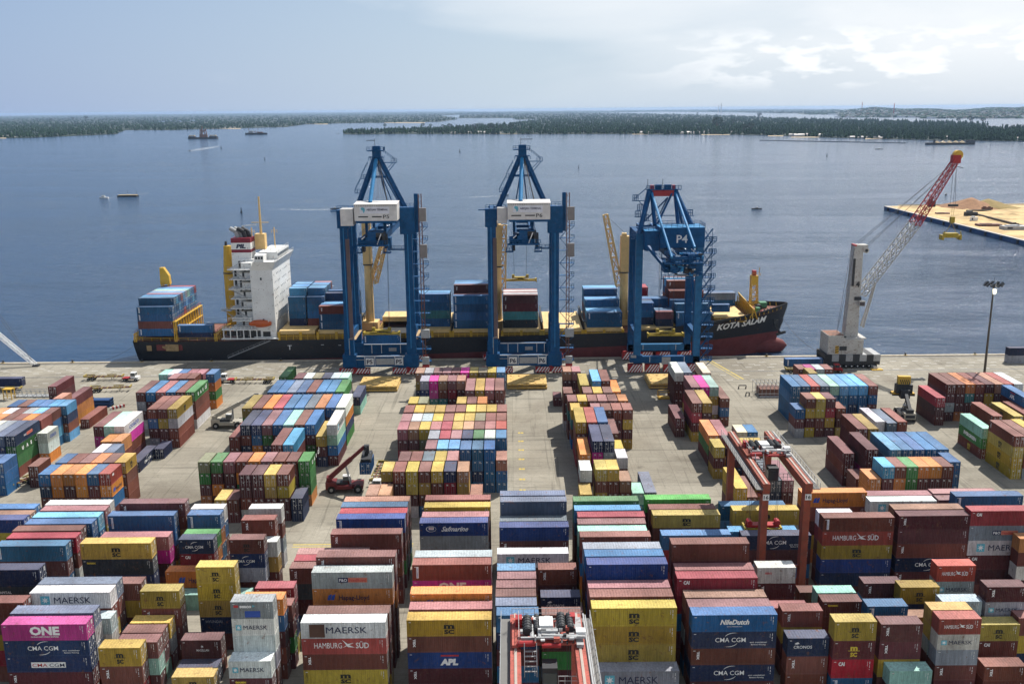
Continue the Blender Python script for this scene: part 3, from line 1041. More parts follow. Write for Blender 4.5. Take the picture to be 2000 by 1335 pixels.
# loose containers
def loose(px, py, key, along, codes, where, right=None):
    X, Y = at(px, py, 0)
    n = len(codes)
    for k, cd in enumerate(codes):
        lg = cd[1] if len(cd) > 1 else ''
        addbox(X, Y, 2.6 * (n - k - 1), 2.6, key, along, cd[0], lg, ('top tier, ' if (k == 0 and n > 1) else ('bottom tier, ' if n > 1 else '')) + where, n - k)
loose(1968, 709, 'l', 'x', ['n', 'gM'], 'pair standing near the quay beyond the light mast')
loose(1081, 793, 'q', 'y', ['m'], 'single box alone beside the block between cranes P6 and P4')
loose(1533.5, 724, 'l', 'x', ['BJ'], 'on the trailer before the mobile crane')
BOXES[-1].z = 1.35
loose(-32, 763, 'l', 'x', ['n'], 'on a trailer at the stern-side picture edge')
BOXES[-1].z = 1.3
BOXES[-1].x -= 0.0
NYARD = len(BOXES)
# containers on the ship --------------------------------------------------
SHIPY = 330.3
SB = [  # x, key, base z, y of first row, tier height, rows (strings top->down, near row first), name
 (-129.8, 'l', 8.3, 330.2, 2.6, 'B.B.b.B|B.B.B.B.b|l.B.B.r.B|B.l.B.B.m|k.B.B.b.B|l.B.r.B.B|g.l.B.B.B|c.B.l.B.B|l.B.B.B.r|B.l.B.B.B|r.B.B.B.B', 'stern deck stack'),
 (-116.4, 'l', 6.7, 330.6, 2.6, 'B.n', 'deck behind the stern stack'),
 (-79.0, 'q', 9.9, 337.8, 2.6, 'B.B.B.n|l.B.B.B.B|B.B.B.B.B|l.B.B.B.B|B.l.B.B.B|l.B.B.B.B|B.B.B.B.B', 'bay ahead of the white house'),
 (-72.4, 'q', 9.9, 337.8, 2.6, 'B.B.B.b|B.B.B.B.B|l.B.B.B.B|B.B.B.B.B|l.B.B.B.B|B.B.B.B.B|k.B.B.B.B', 'second bay ahead of the white house'),
 (-67.0, 'l', 9.9, 331.2, 2.75, 'b.B.B|B.B.B|l.B.B|l.n.B|n.B.B.B|B.B.B|B.B.B.B', 'bay beside crane P5'),
 (-33.9, 'l', 9.9, 334.2, 2.9, 'B.B.t.B|l.B.B.B|l.B.B.B', 'bay between cranes P5 and P6'),
 (-20.2, 'l', 9.9, 330.8, 2.9, 'B.B.B.B|k.B.m.B|m.m.B.B.B|l.B.B.B.B|l.B.B.B.B|B.B.B.B.B', 'second bay between cranes P5 and P6'),
 (-3.1, 'l', 9.9, 331.0, 2.9, 'm.m.t.x|w.m.B.x|k.B.B.m|w.m.B.B|k.B.B.B', 'bay under crane P6'),
 (26.2, 'l', 9.9, 331.0, 2.6, 'B.B|l.B|l.B|l.B|B.B.b|l.B.b|l.B.b|B.B.b.B|l.B.b.B|l.B.B.B', 'bay before crane P4'),
 (43.8, 'q', 9.9, 334.4, 2.6, 'B.B.n|B.B.B|n.B.B', 'bay under crane P4'),
 (50.3, 'q', 9.9, 331.6, 2.6, 'k.n|B.B|B.B', 'second bay under crane P4'),
 (44.0, 'l', 9.9, 342.2, 2.6, 'B.B.n|B.B.B', 'inner bay under crane P4'),
 (43.8, 'q', 9.9, 350.2, 2.6, 'r.r.B.B|r.m.B.B|r.r.b.B', 'far bay under crane P4'),
 (57.2, 'l', 9.9, 331.2, 2.5, 'B.B|B.t.B', 'bay beyond crane P4'),
 (56.0, 'l', 9.9, 337.4, 2.75, 'B.B.n|b.b.B.B|m.b.b.B|b.m.b.B.B|l.b.m.B.B|l.B.b.B.B|b.B.b.B.B', 'inner bay beyond crane P4'),
 (70.2, 'l', 9.9, 352.0, 2.6, 's.B.B|B.B.B', 'far bay beyond crane P4'),
 (70.5, 'q', 14.2, 334.5, 2.6, 'B', 'fore deck'),
]
for (x, key, z0, y0, th, rows, nm) in SB:
    for j, cs in enumerate(rows.split('|')):
        t = cs.split('.')
        n = len(t)
        for k in range(n):
            tn = 'top tier' if k == 0 else ordn(n - k) + ' tier'
            addbox(x, y0 + j * 2.5, z0 + th * (n - k - 1), th, key, 'x', t[k], 'J' if (j == 0 and t[k] == 'B') else '',
                   '%s, %s row, ship\'s %s' % (tn, ordn(j + 1), nm), n - k)

# ---------------------------------------------------------------- how large does each container show? (small software z-buffer)
def visibility(boxes, Wp=1000, Hp=668):
    zb = np.full((Hp, Wp), 1e9)
    ib = np.full((Hp, Wp), -1, int)
    cr, sr = math.cos(ROLL), math.sin(ROLL)
    k = Wp / 2000
    C = np.array([0, 0, CAM_H])
    for bi, b in enumerate(boxes):
        Lx = LL if b.L == 'l' else LQ
        dx, dy = (Lx, W_) if b.along == 'x' else (W_, Lx)
        x0, y0, z0, x1, y1, z1 = b.x, b.y, b.z, b.x + dx, b.y + dy, b.z + b.th
        faces = [((0, -1, 0), [(x0, y0, z0), (x1, y0, z0), (x1, y0, z1), (x0, y0, z1)]),
                 ((0, 0, 1), [(x0, y0, z1), (x1, y0, z1), (x1, y1, z1), (x0, y1, z1)])]
        if x1 < 0: faces.append(((1, 0, 0), [(x1, y0, z0), (x1, y1, z0), (x1, y1, z1), (x1, y0, z1)]))
        if x0 > 0: faces.append(((-1, 0, 0), [(x0, y0, z0), (x0, y1, z0), (x0, y1, z1), (x0, y0, z1)]))
        for nrm, P in faces:
            P = np.array(P, float)
            d = CAM_H - P[:, 2]
            zc = P[:, 1] * cP + d * sP
            u = 1900 * P[:, 0] / zc
            v = 1900 * (d * cP - P[:, 1] * sP) / zc
            X = (1000 + u * cr + v * sr) * k
            Y = (667.5 - u * sr + v * cr) * k
            xa, xb = max(0, int(X.min())), min(Wp - 1, int(X.max()) + 1)
            ya, yb = max(0, int(Y.min())), min(Hp - 1, int(Y.max()) + 1)
            if xb < xa or yb < ya: continue
            gx, gy = np.meshgrid(np.arange(xa, xb + 1) + 0.5, np.arange(ya, yb + 1) + 0.5)
            ins = np.ones(gx.shape, bool)
            s = None
            area = sum(X[i] * Y[(i + 1) % 4] - X[(i + 1) % 4] * Y[i] for i in range(4))
            sg = 1 if area > 0 else -1
            for i in range(4):
                j = (i + 1) % 4
                ins &= sg * ((X[j] - X[i]) * (gy - Y[i]) - (Y[j] - Y[i]) * (gx - X[i])) >= 0
            if not ins.any(): continue
            # 1/z is linear in the image
            A = np.c_[X[:3], Y[:3], np.ones(3)]
            try:
                co = np.linalg.solve(A, 1 / zc[:3])
            except np.linalg.LinAlgError:
                continue
            zz = 1 / (co[0] * gx + co[1] * gy + co[2])
            sub = zb[ya:yb + 1, xa:xb + 1]
            w = ins & (zz < sub) & (zz > 0)
            sub[w] = zz[w]
            ib[ya:yb + 1, xa:xb + 1][w] = bi
    cnt = np.bincount(ib[ib >= 0].ravel(), minlength=len(boxes))
    return cnt
cnt = visibility(BOXES)
order = np.argsort(-cnt)
LIMIT = 295
single = set(int(i) for i in order[:LIMIT] if cnt[i] > 0)
for b_, c_ in zip(BOXES, cnt): b_.n = int(c_)
used_labels = {}
def paint(b, rr):
    c = PAL[b.c]
    k = rr.uniform(0.72, 1.25)
    g = sum(c) / 3
    d = rr.uniform(0.0, 0.22)
    return tuple(min(1, (q * (1 - d) + (g * 0.8 + 0.03) * d) * k * rr.uniform(0.92, 1.08)) for q in c)
def place(b, o):
    Lx = LL if b.L == 'l' else LQ
    sx = 1.0
    if b.along == 'x':
        o.location = (b.x, b.y, b.z)
    else:            # local +x (doors) towards the camera
        o.location = (b.x, b.y + Lx, b.z)
        o.rotation_euler = (0, 0, R_(-90))
    o.scale = (1, 1, b.th / TH)
def make_container(b, label, group, rr):
    root = bpy.data.objects.new('shipping_container', None)
    col.objects.link(root)
    place(b, root)
    colr = paint(b, rr)
    detailed = b.n > 25
    for pn, me in CMESH[b.L].items():
        o = bpy.data.objects.new('door' if pn == 'door2' else pn, me)
        o.color = (*colr, 1)
        o.parent = root
        col.objects.link(o)
    if b.logo:
        me = logo_mesh(b.logo, b.L)
        if me:
            o = bpy.data.objects.new('lettering', me)
            o.parent = root
            if b.along == 'y' and b.side == 1:      # show on the wall that faces the open lane (+X): local -y wall is at world -x
                Lx = LL if b.L == 'l' else LQ
                o.rotation_euler = (0, 0, R_(180))
                o.location = (Lx, W_, 0)
            col.objects.link(o)
    tag(root, label, 'shipping container', group)
    return root
rr = random.Random(5)
for i, b in enumerate(BOXES):
    if i in single:
        adj = LOGO_ADJ.get(b.logo, '')
        lab = ('%s %s container, %s' % (adj, CNAME[b.c], b.where)).strip()
        if len(lab.replace(',', '').split()) > 16:
            lab = ('%s container, %s' % (CNAME[b.c], b.where))
        used_labels[lab] = used_labels.get(lab, 0) + 1
        if used_labels[lab] > 1:
            lab = lab.replace(' container', [' dented', ' weathered', ' faded', ' dusty', ' scuffed'][(used_labels[lab] - 2) % 5] + ' container', 1)
        make_container(b, lab, 'shipping containers stacked in the yard' if i < NYARD else 'shipping containers on the ship', rr)

# the many smaller-showing containers: one merged object
def merged(boxes, name):
    tmpl = {}
    for key, LEN in (('l', LL), ('q', LQ)):
        for det in (0, 1):
            mb = MB()
            mb.cur = 0
            if det:
                p = 0.1
                for x in (0, LEN - p):
                    for y in (0, W_ - p):
                        mb.box(x, y, 0, x + p, y + p, TH)
                mb.box(0.03, 0.035, 0.06, LEN - 0.05, W_ - 0.035, TH - 0.03)
                for y in (0, W_ - 0.06):
                    mb.box(p, y, 0, LEN - p, y + 0.06, 0.14)
                    mb.box(p, y, TH - 0.1, LEN - p, y + 0.06, TH)
                mb.box(LEN - 0.06, p, TH - 0.12, LEN, W_ - p, TH)
                mb.box(LEN - 0.06, p, 0, LEN, W_ - p, 0.14)
                mb.box(0, p, TH - 0.12, 0.06, W_ - p, TH)
                mb.cur = 1
                for y in (0.42, 0.95, 1.45, 1.98):
                    mb.box(LEN - 0.045, y, 0.1, LEN - 0.005, y + 0.04, TH - 0.08)
                mb.cur = 2
                mb.box(LEN - 0.049, 1.55, TH - 0.5, LEN - 0.04, 1.9, TH - 0.36)
                mb.box(LEN - 0.049, 1.6, TH - 0.8, LEN - 0.04, 2.1, TH - 0.62)
                mb.box(LEN - 0.049, 0.45, TH - 0.7, LEN - 0.04, 0.8, TH - 0.4)
                for k in range(5):
                    mb.box(LEN - 0.6, 0.02, TH - 0.42 - k * 0.16, LEN - 0.5, 0.03, TH - 0.32 - k * 0.16)
            else:
                mb.box(0.0, 0.0, 0.02, LEN, W_, TH - 0.02)
            vv = np.array(mb.v, float)
            ff = np.array(mb.f, int)
            ci = np.zeros(len(vv), int)
            for f_, m_ in zip(mb.f, mb.m):
                for q in f_: ci[q] = m_
            tmpl[(key, det)] = (vv, ff, ci)
    V, F, Cc = [], [], []
    off = 0
    for b in boxes:
        vv, ff, ci = tmpl[(b.L, 1 if b.n > 0 else 0)]
        v = vv.copy()
        v[:, 2] *= b.th / TH
        Lx = LL if b.L == 'l' else LQ
        if b.along == 'y':
            v = np.c_[v[:, 1], Lx - v[:, 0], v[:, 2]]
        v += np.array([b.x, b.y, b.z])
        c = np.array(paint(b, rr))
        cols = np.where(ci[:, None] == 0, c[None, :], np.where(ci[:, None] == 1, (c * 0.35 + 0.24)[None, :], np.array([[0.6, 0.6, 0.58]])))
        V.append(v); F.append(ff + off); Cc.append(cols)
        off += len(v)
    V = np.concatenate(V); F = np.concatenate(F); Cc = np.concatenate(Cc)
    me = bpy.data.meshes.new(name)
    me.vertices.add(len(V)); me.vertices.foreach_set('co', V.ravel())
    me.loops.add(len(F) * 4); me.loops.foreach_set('vertex_index', F.ravel())
    me.polygons.add(len(F)); me.polygons.foreach_set('loop_start', np.arange(len(F)) * 4)
    me.update(calc_edges=True)
    me.shade_flat()
    a = me.color_attributes.new('Col', 'FLOAT_COLOR', 'POINT')
    a.data.foreach_set('color', np.c_[Cc, np.ones(len(Cc))].ravel())
    me.materials.append(PAINT_M)
    o = bpy.data.objects.new(name, me)
    col.objects.link(o)
    return o
rest = [b for i, b in enumerate(BOXES) if i not in single]
o = merged(rest, 'container_stacks')
tag(o, 'mass of smaller-looking stacked containers in mixed colours across yard and ship', 'container stacks', kind='stuff')
print('containers', len(BOXES), 'single', len(single), 'shown', int((cnt > 0).sum()), 'min single px', cnt[order[LIMIT - 1]])
# lettering on merged stacks still reads on the wall facing the lanes
mbk = 0
# ---------------------------------------------------------------- ground, quay, water
def concrete():
    m = bpy.data.materials.new('yard_concrete'); m.use_nodes = True
    t = m.node_tree; b = t.nodes['Principled BSDF']
    g = N(t, 'ShaderNodeNewGeometry')
    n1 = N(t, 'ShaderNodeTexNoise', Scale=0.045, Detail=8, Roughness=0.62, Distortion=0.5)
    n2 = N(t, 'ShaderNodeTexNoise', Scale=1.4, Detail=8, Roughness=0.75)
    mp = N(t, 'ShaderNodeMapping'); mp.inputs['Scale'].default_value = (0.05, 0.6, 1)
    L(t, g.outputs['Position'], mp.inputs[0])
    n3 = N(t, 'ShaderNodeTexNoise', Scale=1.0, Detail=6, Roughness=0.7)
    for n, s in ((n1, g.outputs['Position']), (n2, g.outputs['Position']), (n3, mp.outputs[0])):
        L(t, s, n.inputs['Vector'])
    c = ramp(t, n1.outputs[0], [(0.3, (0.215, 0.190, 0.150)), (0.5, (0.30, 0.275, 0.22)), (0.72, (0.37, 0.34, 0.275))]).outputs[0]
    c = mixc(t, 0.75, c, ramp(t, n2.outputs[0], [(0.25, 0.72), (0.7, 1.12)]).outputs[0], 'MULTIPLY')
    c = mixc(t, 0.5, c, ramp(t, n3.outputs[0], [(0.35, 1.08), (0.72, 0.70)]).outputs[0], 'MULTIPLY')
    vo = N(t, 'ShaderNodeTexVoronoi', Scale=0.09, _feature='DISTANCE_TO_EDGE')
    dv = N(t, 'ShaderNodeTexNoise', Scale=0.5, Detail=4)
    L(t, g.outputs['Position'], dv.inputs['Vector'])
    ad = N(t, 'ShaderNodeVectorMath', _operation='ADD')
    sc = N(t, 'ShaderNodeVectorMath', _operation='SCALE'); sc.inputs[3].default_value = 2.5
    L(t, dv.outputs['Color'], sc.inputs[0]); L(t, sc.outputs[0], ad.inputs[0]); L(t, g.outputs['Position'], ad.inputs[1])
    L(t, ad.outputs[0], vo.inputs['Vector'])
    c = mixc(t, 0.55, c, ramp(t, vo.outputs['Distance'], [(0.0, 0.62), (0.006, 1.0)]).outputs[0], 'MULTIPLY')
    no = N(t, 'ShaderNodeTexNoise', Scale=0.22, Detail=5, Roughness=0.6)
    L(t, g.outputs['Position'], no.inputs['Vector'])
    c = mixc(t, 0.8, c, ramp(t, no.outputs[0], [(0.60, 1.0), (0.74, 0.62)]).outputs[0], 'MULTIPLY')
    # slab joints, slab-to-slab tone, tyre sweeps
    sx = N(t, 'ShaderNodeSeparateXYZ'); L(t, g.outputs['Position'], sx.inputs[0])
    wn = N(t, 'ShaderNodeTexWhiteNoise', _noise_dimensions='2D')
    cb = N(t, 'ShaderNodeCombineXYZ')
    for ax in (0, 1):
        L(t, math_(t, 'FLOOR', math_(t, 'MULTIPLY', sx.outputs[ax], 1 / 9.5)), cb.inputs[ax])
        fr_ = math_(t, 'ABSOLUTE', math_(t, 'SUBTRACT', math_(t, 'FRACT', math_(t, 'MULTIPLY', sx.outputs[ax], 1 / 9.5)), 0.5))
        c = mixc(t, 0.6, c, ramp(t, fr_, [(0.490, 1.0), (0.497, 0.62)]).outputs[0], 'MULTIPLY')
    L(t, cb.outputs[0], wn.inputs['Vector'])
    c = mixc(t, 0.6, c, ramp(t, wn.outputs['Value'], [(0.0, 0.86), (1.0, 1.12)]).outputs[0], 'MULTIPLY')
    for scl, rot in (((0.9, 0.035, 1), 4), ((0.04, 0.9, 1), -3)):
        mq = N(t, 'ShaderNodeMapping'); mq.inputs['Scale'].default_value = scl; mq.inputs['Rotation'].default_value = (0, 0, R_(rot))
        L(t, g.outputs['Position'], mq.inputs[0])
        nq = N(t, 'ShaderNodeTexNoise', Scale=0.8, Detail=4, Roughness=0.6, Distortion=0.8); L(t, mq.outputs[0], nq.inputs['Vector'])
        c = mixc(t, 0.75, c, ramp(t, nq.outputs[0], [(0.57, 1.0), (0.68, 0.60)]).outputs[0], 'MULTIPLY')
    L(t, c, b.inputs['Base Color']); b.inputs['Roughness'].default_value = 0.9
    b.inputs['Specular IOR Level'].default_value = 0.15
    return m
CONC = concrete()
QY = 326.7
m = MB().mat(CONC)
m.add([(-700, -120, 0), (700, -120, 0), (700, QY - 1.6, 0), (-700, QY - 1.6, 0)], [(0, 1, 2, 3)])
yard = tag(m.build('yard_pavement'), 'pale concrete container yard and quay apron', 'pavement', kind='structure')
QC = mat('quay_coping', (0.40, 0.35, 0.27), 0.85, scale=0.8, var=0.25)
m = MB().mat(QC)
m.box(-700, QY - 1.6, -6, 700, QY, 0.28)
quay = tag(m.build('quay_wall'), 'beige concrete quay edge above the water', 'quay wall', kind='structure')
# painted markings and crane rails
MW = mat('road_paint_white', (0.58, 0.57, 0.54), 0.8, var=0.3, scale=2)
MY = mat('road_paint_yellow', (0.50, 0.38, 0.08), 0.8, var=0.3, scale=2)
m = MB().mat(MW)
def flat(x0, y0, x1, y1, z=0.004):
    m.add([(x0, y0, z), (x1, y0, z), (x1, y1, z), (x0, y1, z)], [(0, 1, 2, 3)])
for row, (yy, off) in enumerate([(at(100, 719.5)[1], 0), (at(100, 723.3)[1], 3.2), (at(100, 725)[1], -2.5), (at(100, 729)[1], 1.2), (at(100, 734.4)[1], 4.6)]):
    x = -205 + off
    while x < 190:
        if random.random() < 0.85:
            flat(x, yy, x + 2.0 + 0.3 * random.random(), yy + 0.28)
        x += 7.4
for yy, off in [(at(100, 744)[1], 1), (at(100, 748.5)[1], 4), (at(100, 753)[1], 2)]:
    x = -200 + off
    while x < 190:
        if random.random() < 0.7: flat(x, yy, x + 2.0, yy + 0.28)
        x += 7.6
m.mat(MY)
for k in range(9):
    yy = 193 + k * 6.7
    flat(1.4, yy, 2.0, yy + 1.0); flat(2.2, yy, 2.8, yy + 1.0); flat(1.4, yy + 0.4, 2.8, yy + 0.6, 0.008)
for k in range(7):
    yy = 196 + k * 6.7
    flat(98.5, yy, 99.3, yy + 0.9); flat(99.6, yy, 100.4, yy + 0.9)
m.add([(66.8, 325, .004), (67.3, 325, .004), (73.8, 298, .004), (73.2, 298, .004)], [(0, 3, 2, 1)])
m.add([(65.6, 325, .004), (65.9, 325, .004), (72.2, 298, .004), (71.9, 298, .004)], [(0, 3, 2, 1)])
flat(-44, 179.2, -20, 179.6); flat(-44, 178.2, -20, 178.5)
tag(m.build('road_markings'), 'worn white dashes and yellow lines painted on the concrete', 'road markings', kind='structure')
m = MB().mat(DARK)
for yy in (307.4, 324.0):
    m.box(-700, yy - 0.28, 0.0, 700, yy + 0.28, 0.012)
    m.mat(STEEL).box(-700, yy - 0.05, 0.0, 700, yy + 0.05, 0.03).mat(DARK)
tag(m.build('crane_rails'), 'two long steel crane rails set in the quay apron', 'rails', kind='structure')
for x in range(-176, 190, 24):
    b = MB().mat(DARK)
    b.tube((0, 0, 0), (0, 0, 0.55), 0.28, 0.22, 10).tube((0, 0, 0.55), (0, 0, 0.8), 0.42, 0.36, 10)
    b.mat(YEL).box(-0.5, -0.4, 0, 0.5, 0.4, 0.08)
    o = b.build('mooring_bollard')
    o.location = (x, QY - 0.85, 0.28)
    tag(o, 'black mooring bollard on the quay edge', 'bollard', 'bollards along the quay edge')

def water():
    m = bpy.data.materials.new('lagoon_water'); m.use_nodes = True
    t = m.node_tree; b = t.nodes['Principled BSDF']
    g = N(t, 'ShaderNodeNewGeometry')
    mp = N(t, 'ShaderNodeMapping'); mp.inputs['Scale'].default_value = (0.45, 1.0, 1.0)
    mp.inputs['Rotation'].default_value = (0, 0, R_(8))
    L(t, g.outputs['Position'], mp.inputs[0])
    a = N(t, 'ShaderNodeTexNoise', Scale=0.24, Detail=8, Roughness=0.72, Distortion=0.6)
    c = N(t, 'ShaderNodeTexNoise', Scale=0.10, Detail=5, Roughness=0.6, Distortion=0.4)
    L(t, mp.outputs[0], a.inputs['Vector']); L(t, mp.outputs[0], c.inputs['Vector'])
    # wind lanes: wide calm and ruffled areas
    mp2 = N(t, 'ShaderNodeMapping'); mp2.inputs['Scale'].default_value = (0.0022, 0.011, 1.0)
    mp2.inputs['Rotation'].default_value = (0, 0, R_(-4))
    L(t, g.outputs['Position'], mp2.inputs[0])
    w = N(t, 'ShaderNodeTexNoise', Scale=1.0, Detail=7, Roughness=0.6, Distortion=1.2)
    L(t, mp2.outputs[0], w.inputs['Vector'])
    lane = ramp(t, w.outputs[0], [(0.36, 0.40), (0.60, 1.0)]).outputs[0]
    b1 = N(t, 'ShaderNodeBump', Distance=1.6); L(t, c.outputs[0], b1.inputs['Height'])
    b1.inputs['Strength'].default_value = 0.9
    b2 = N(t, 'ShaderNodeBump', Distance=3.2); L(t, a.outputs[0], b2.inputs['Height']); L(t, b1.outputs[0], b2.inputs['Normal'])
    L(t, lane, b2.inputs['Strength'])
    L(t, b2.outputs[0], b.inputs['Normal'])
    L(t, mixc(t, lane, (0.012, 0.044, 0.105), (0.028, 0.066, 0.128)), b.inputs['Base Color'])
    b.inputs['Roughness'].default_value = 0.13
    b.inputs['IOR'].default_value = 1.333
    b.inputs['Specular IOR Level'].default_value = 0.33
    return m
WATER = water()
WZ = -2.6
m = MB().mat(WATER)
S_ = 42000
m.add([(-S_, QY - 1.0, WZ), (S_, QY - 1.0, WZ), (S_, S_, WZ), (-S_, S_, WZ)], [(0, 1, 2, 3)])
tag(m.build('lagoon_water'), 'wide rippled blue lagoon', 'water', kind='structure')
SEABED = mat('dry_land', (0.20, 0.18, 0.14), 0.95)
m = MB().mat(SEABED)
m.add([(-S_, -S_, -7), (S_, -S_, -7), (S_, S_, -7), (-S_, S_, -7)], [(0, 1, 2, 3)])
tag(m.build('terrain'), 'ground beneath the yard and the lagoon', 'ground', kind='structure')

# ---------------------------------------------------------------- ship
SY, HB = 344.6, 15.2
ship = empty('cargo_ship', (-20, SY, WZ), label='long black-hulled container ship with yellow hatches moored behind the blue quay cranes', cat='cargo ship')
def loc(o):       # children keep world coordinates
    o.matrix_parent_inverse = Matrix.Translation((20, -SY, -WZ))
    return o
def part(mb, name, m=None, parent=None, smooth=False):
    o = mb.build(name, m, None, smooth)
    if parent is None:
        o.parent = ship
        loc(o)
    else:
        o.parent = parent
    return o
BLK = mat('hull_black', (0.020, 0.021, 0.024), 0.6, rust=0.12, scale=0.3)
ANTI = mat('hull_antifouling_red', (0.16, 0.035, 0.035), 0.75, var=0.2, scale=0.4)
DECKR = mat('deck_red_brown', (0.20, 0.085, 0.06), 0.85, var=0.25, rust=0.2)
st_x = [-132.8, -131.5, -128, -120, -100, -60, 0, 40, 56, 66, 74, 80, 85, 89, 92.5, 95.5, 98, 99.6]
def interp(x, xs, ys):
    return float(np.interp(x, xs, ys))
hbd = lambda x: interp(x, [-132.8, -128, -110, 60, 74, 82, 88, 93, 96.5, 99.6], [13.2, 14.6, HB, HB, 14.6, 12.6, 9.8, 6.4, 3.6, 0.25])
hbw = lambda x: interp(x, [-132.8, -126, -112, -90, 46, 60, 72, 82, 89, 92, 99.6], [1.2, 7.5, 12.8, HB, HB, 13.2, 8.6, 4.2, 1.4, 0.6, 0.2])
zd = lambda x: interp(x, [-132.8, -100, 0, 40, 62, 74, 86, 99.6], [6.3, 6.4, 7.4, 8.3, 10.4, 12.4, 13.8, 15.3])
zr = lambda x: interp(x, [-132.8, 71, 99.6], [-2.2, 4.6, 5.4])
def hull_y(x, z):
    zb, zt = -6.0, zd(x)
    k = max(0.0, min(1.0, (z - zb) / (zt - zb)))
    f = k ** (0.42 if x < -100 else (1.5 if x > 60 else 0.6))
    return hbw(x) + (hbd(x) - hbw(x)) * f
def hull_strake(z0f, z1f, nz, m):
    mb = MB().mat(m)
    for sg in (-1, 1):
        rows = []
        for x in st_x:
            za, zb_ = z0f(x), z1f(x)
            lean = 0.0
            rows.append([(min(x, 93.5 + (max(-6, min(zd(x), za + (zb_ - za) * i / nz)) + 6) * 0.30) if x > 90 else x,
                          SY + sg * hull_y(x, za + (zb_ - za) * i / nz), za + (zb_ - za) * i / nz) for i in range(nz + 1)])
        vs = [p for r in rows for p in r]
        fs = []
        for i in range(len(rows) - 1):
            for j in range(nz):
                q = (i * (nz + 1) + j, (i + 1) * (nz + 1) + j, (i + 1) * (nz + 1) + j + 1, i * (nz + 1) + j + 1)
                fs.append(q if sg < 0 else q[::-1])
        mb.add(vs, fs)
    # transom
    x = st_x[0]
    za, zb_ = z0f(x), z1f(x)
    ys = [(SY + s * hull_y(x, z), z) for s, z in ((-1, za), (1, za), (1, zb_), (-1, zb_))]
    mb.add([(x, y, z) for y, z in ys], [(3, 2, 1, 0)])
    return mb
hull = part(hull_strake(lambda x: zr(x), lambda x: zd(x), 6, BLK), 'hull', smooth=True)
part(hull_strake(lambda x: -6.0, lambda x: zr(x), 4, ANTI), 'bottom_paint', smooth=True)
# bulb
mb = MB().mat(ANTI)
vs, fs = [], []
nu, nv = 12, 12
for i in range(nu + 1):
    u = i / nu
    xx = 80 + 20.3 * u
    r = 3.4 * math.sqrt(max(0.0, 1 - max(0, (u - 0.55) / 0.45) ** 2.2)) * (0.72 + 0.28 * min(1, u / 0.5))
    for j in range(nv):
        a = 2 * math.pi * j / nv
        vs.append((xx, SY + r * 0.85 * math.cos(a), -0.4 + r * math.sin(a)))
for i in range(nu):
    for j in range(nv):
        fs.append((i * nv + j, (i + 1) * nv + j, (i + 1) * nv + (j + 1) % nv, i * nv + (j + 1) % nv))
mb.add(vs, fs)
part(mb, 'bulbous_bow', smooth=True)
# deck plating, open forward, with bulwark
mb = MB().mat(DECKR)
for a, b in zip(st_x, st_x[1:]):
    xa, xb = a, min(b, 97.6)
    if xa >= xb: continue
    za, zb_ = zd(a) - (0.25 if a < 62 else 1.3), zd(b) - (0.25 if b < 62 else 1.3)
    mb.add([(xa, SY - hbd(a) + .1, za), (xb, SY - hbd(b) + .1, zb_), (xb, SY + hbd(b) - .1, zb_), (xa, SY + hbd(a) - .1, za)], [(0, 1, 2, 3)])
part(mb, 'deck')
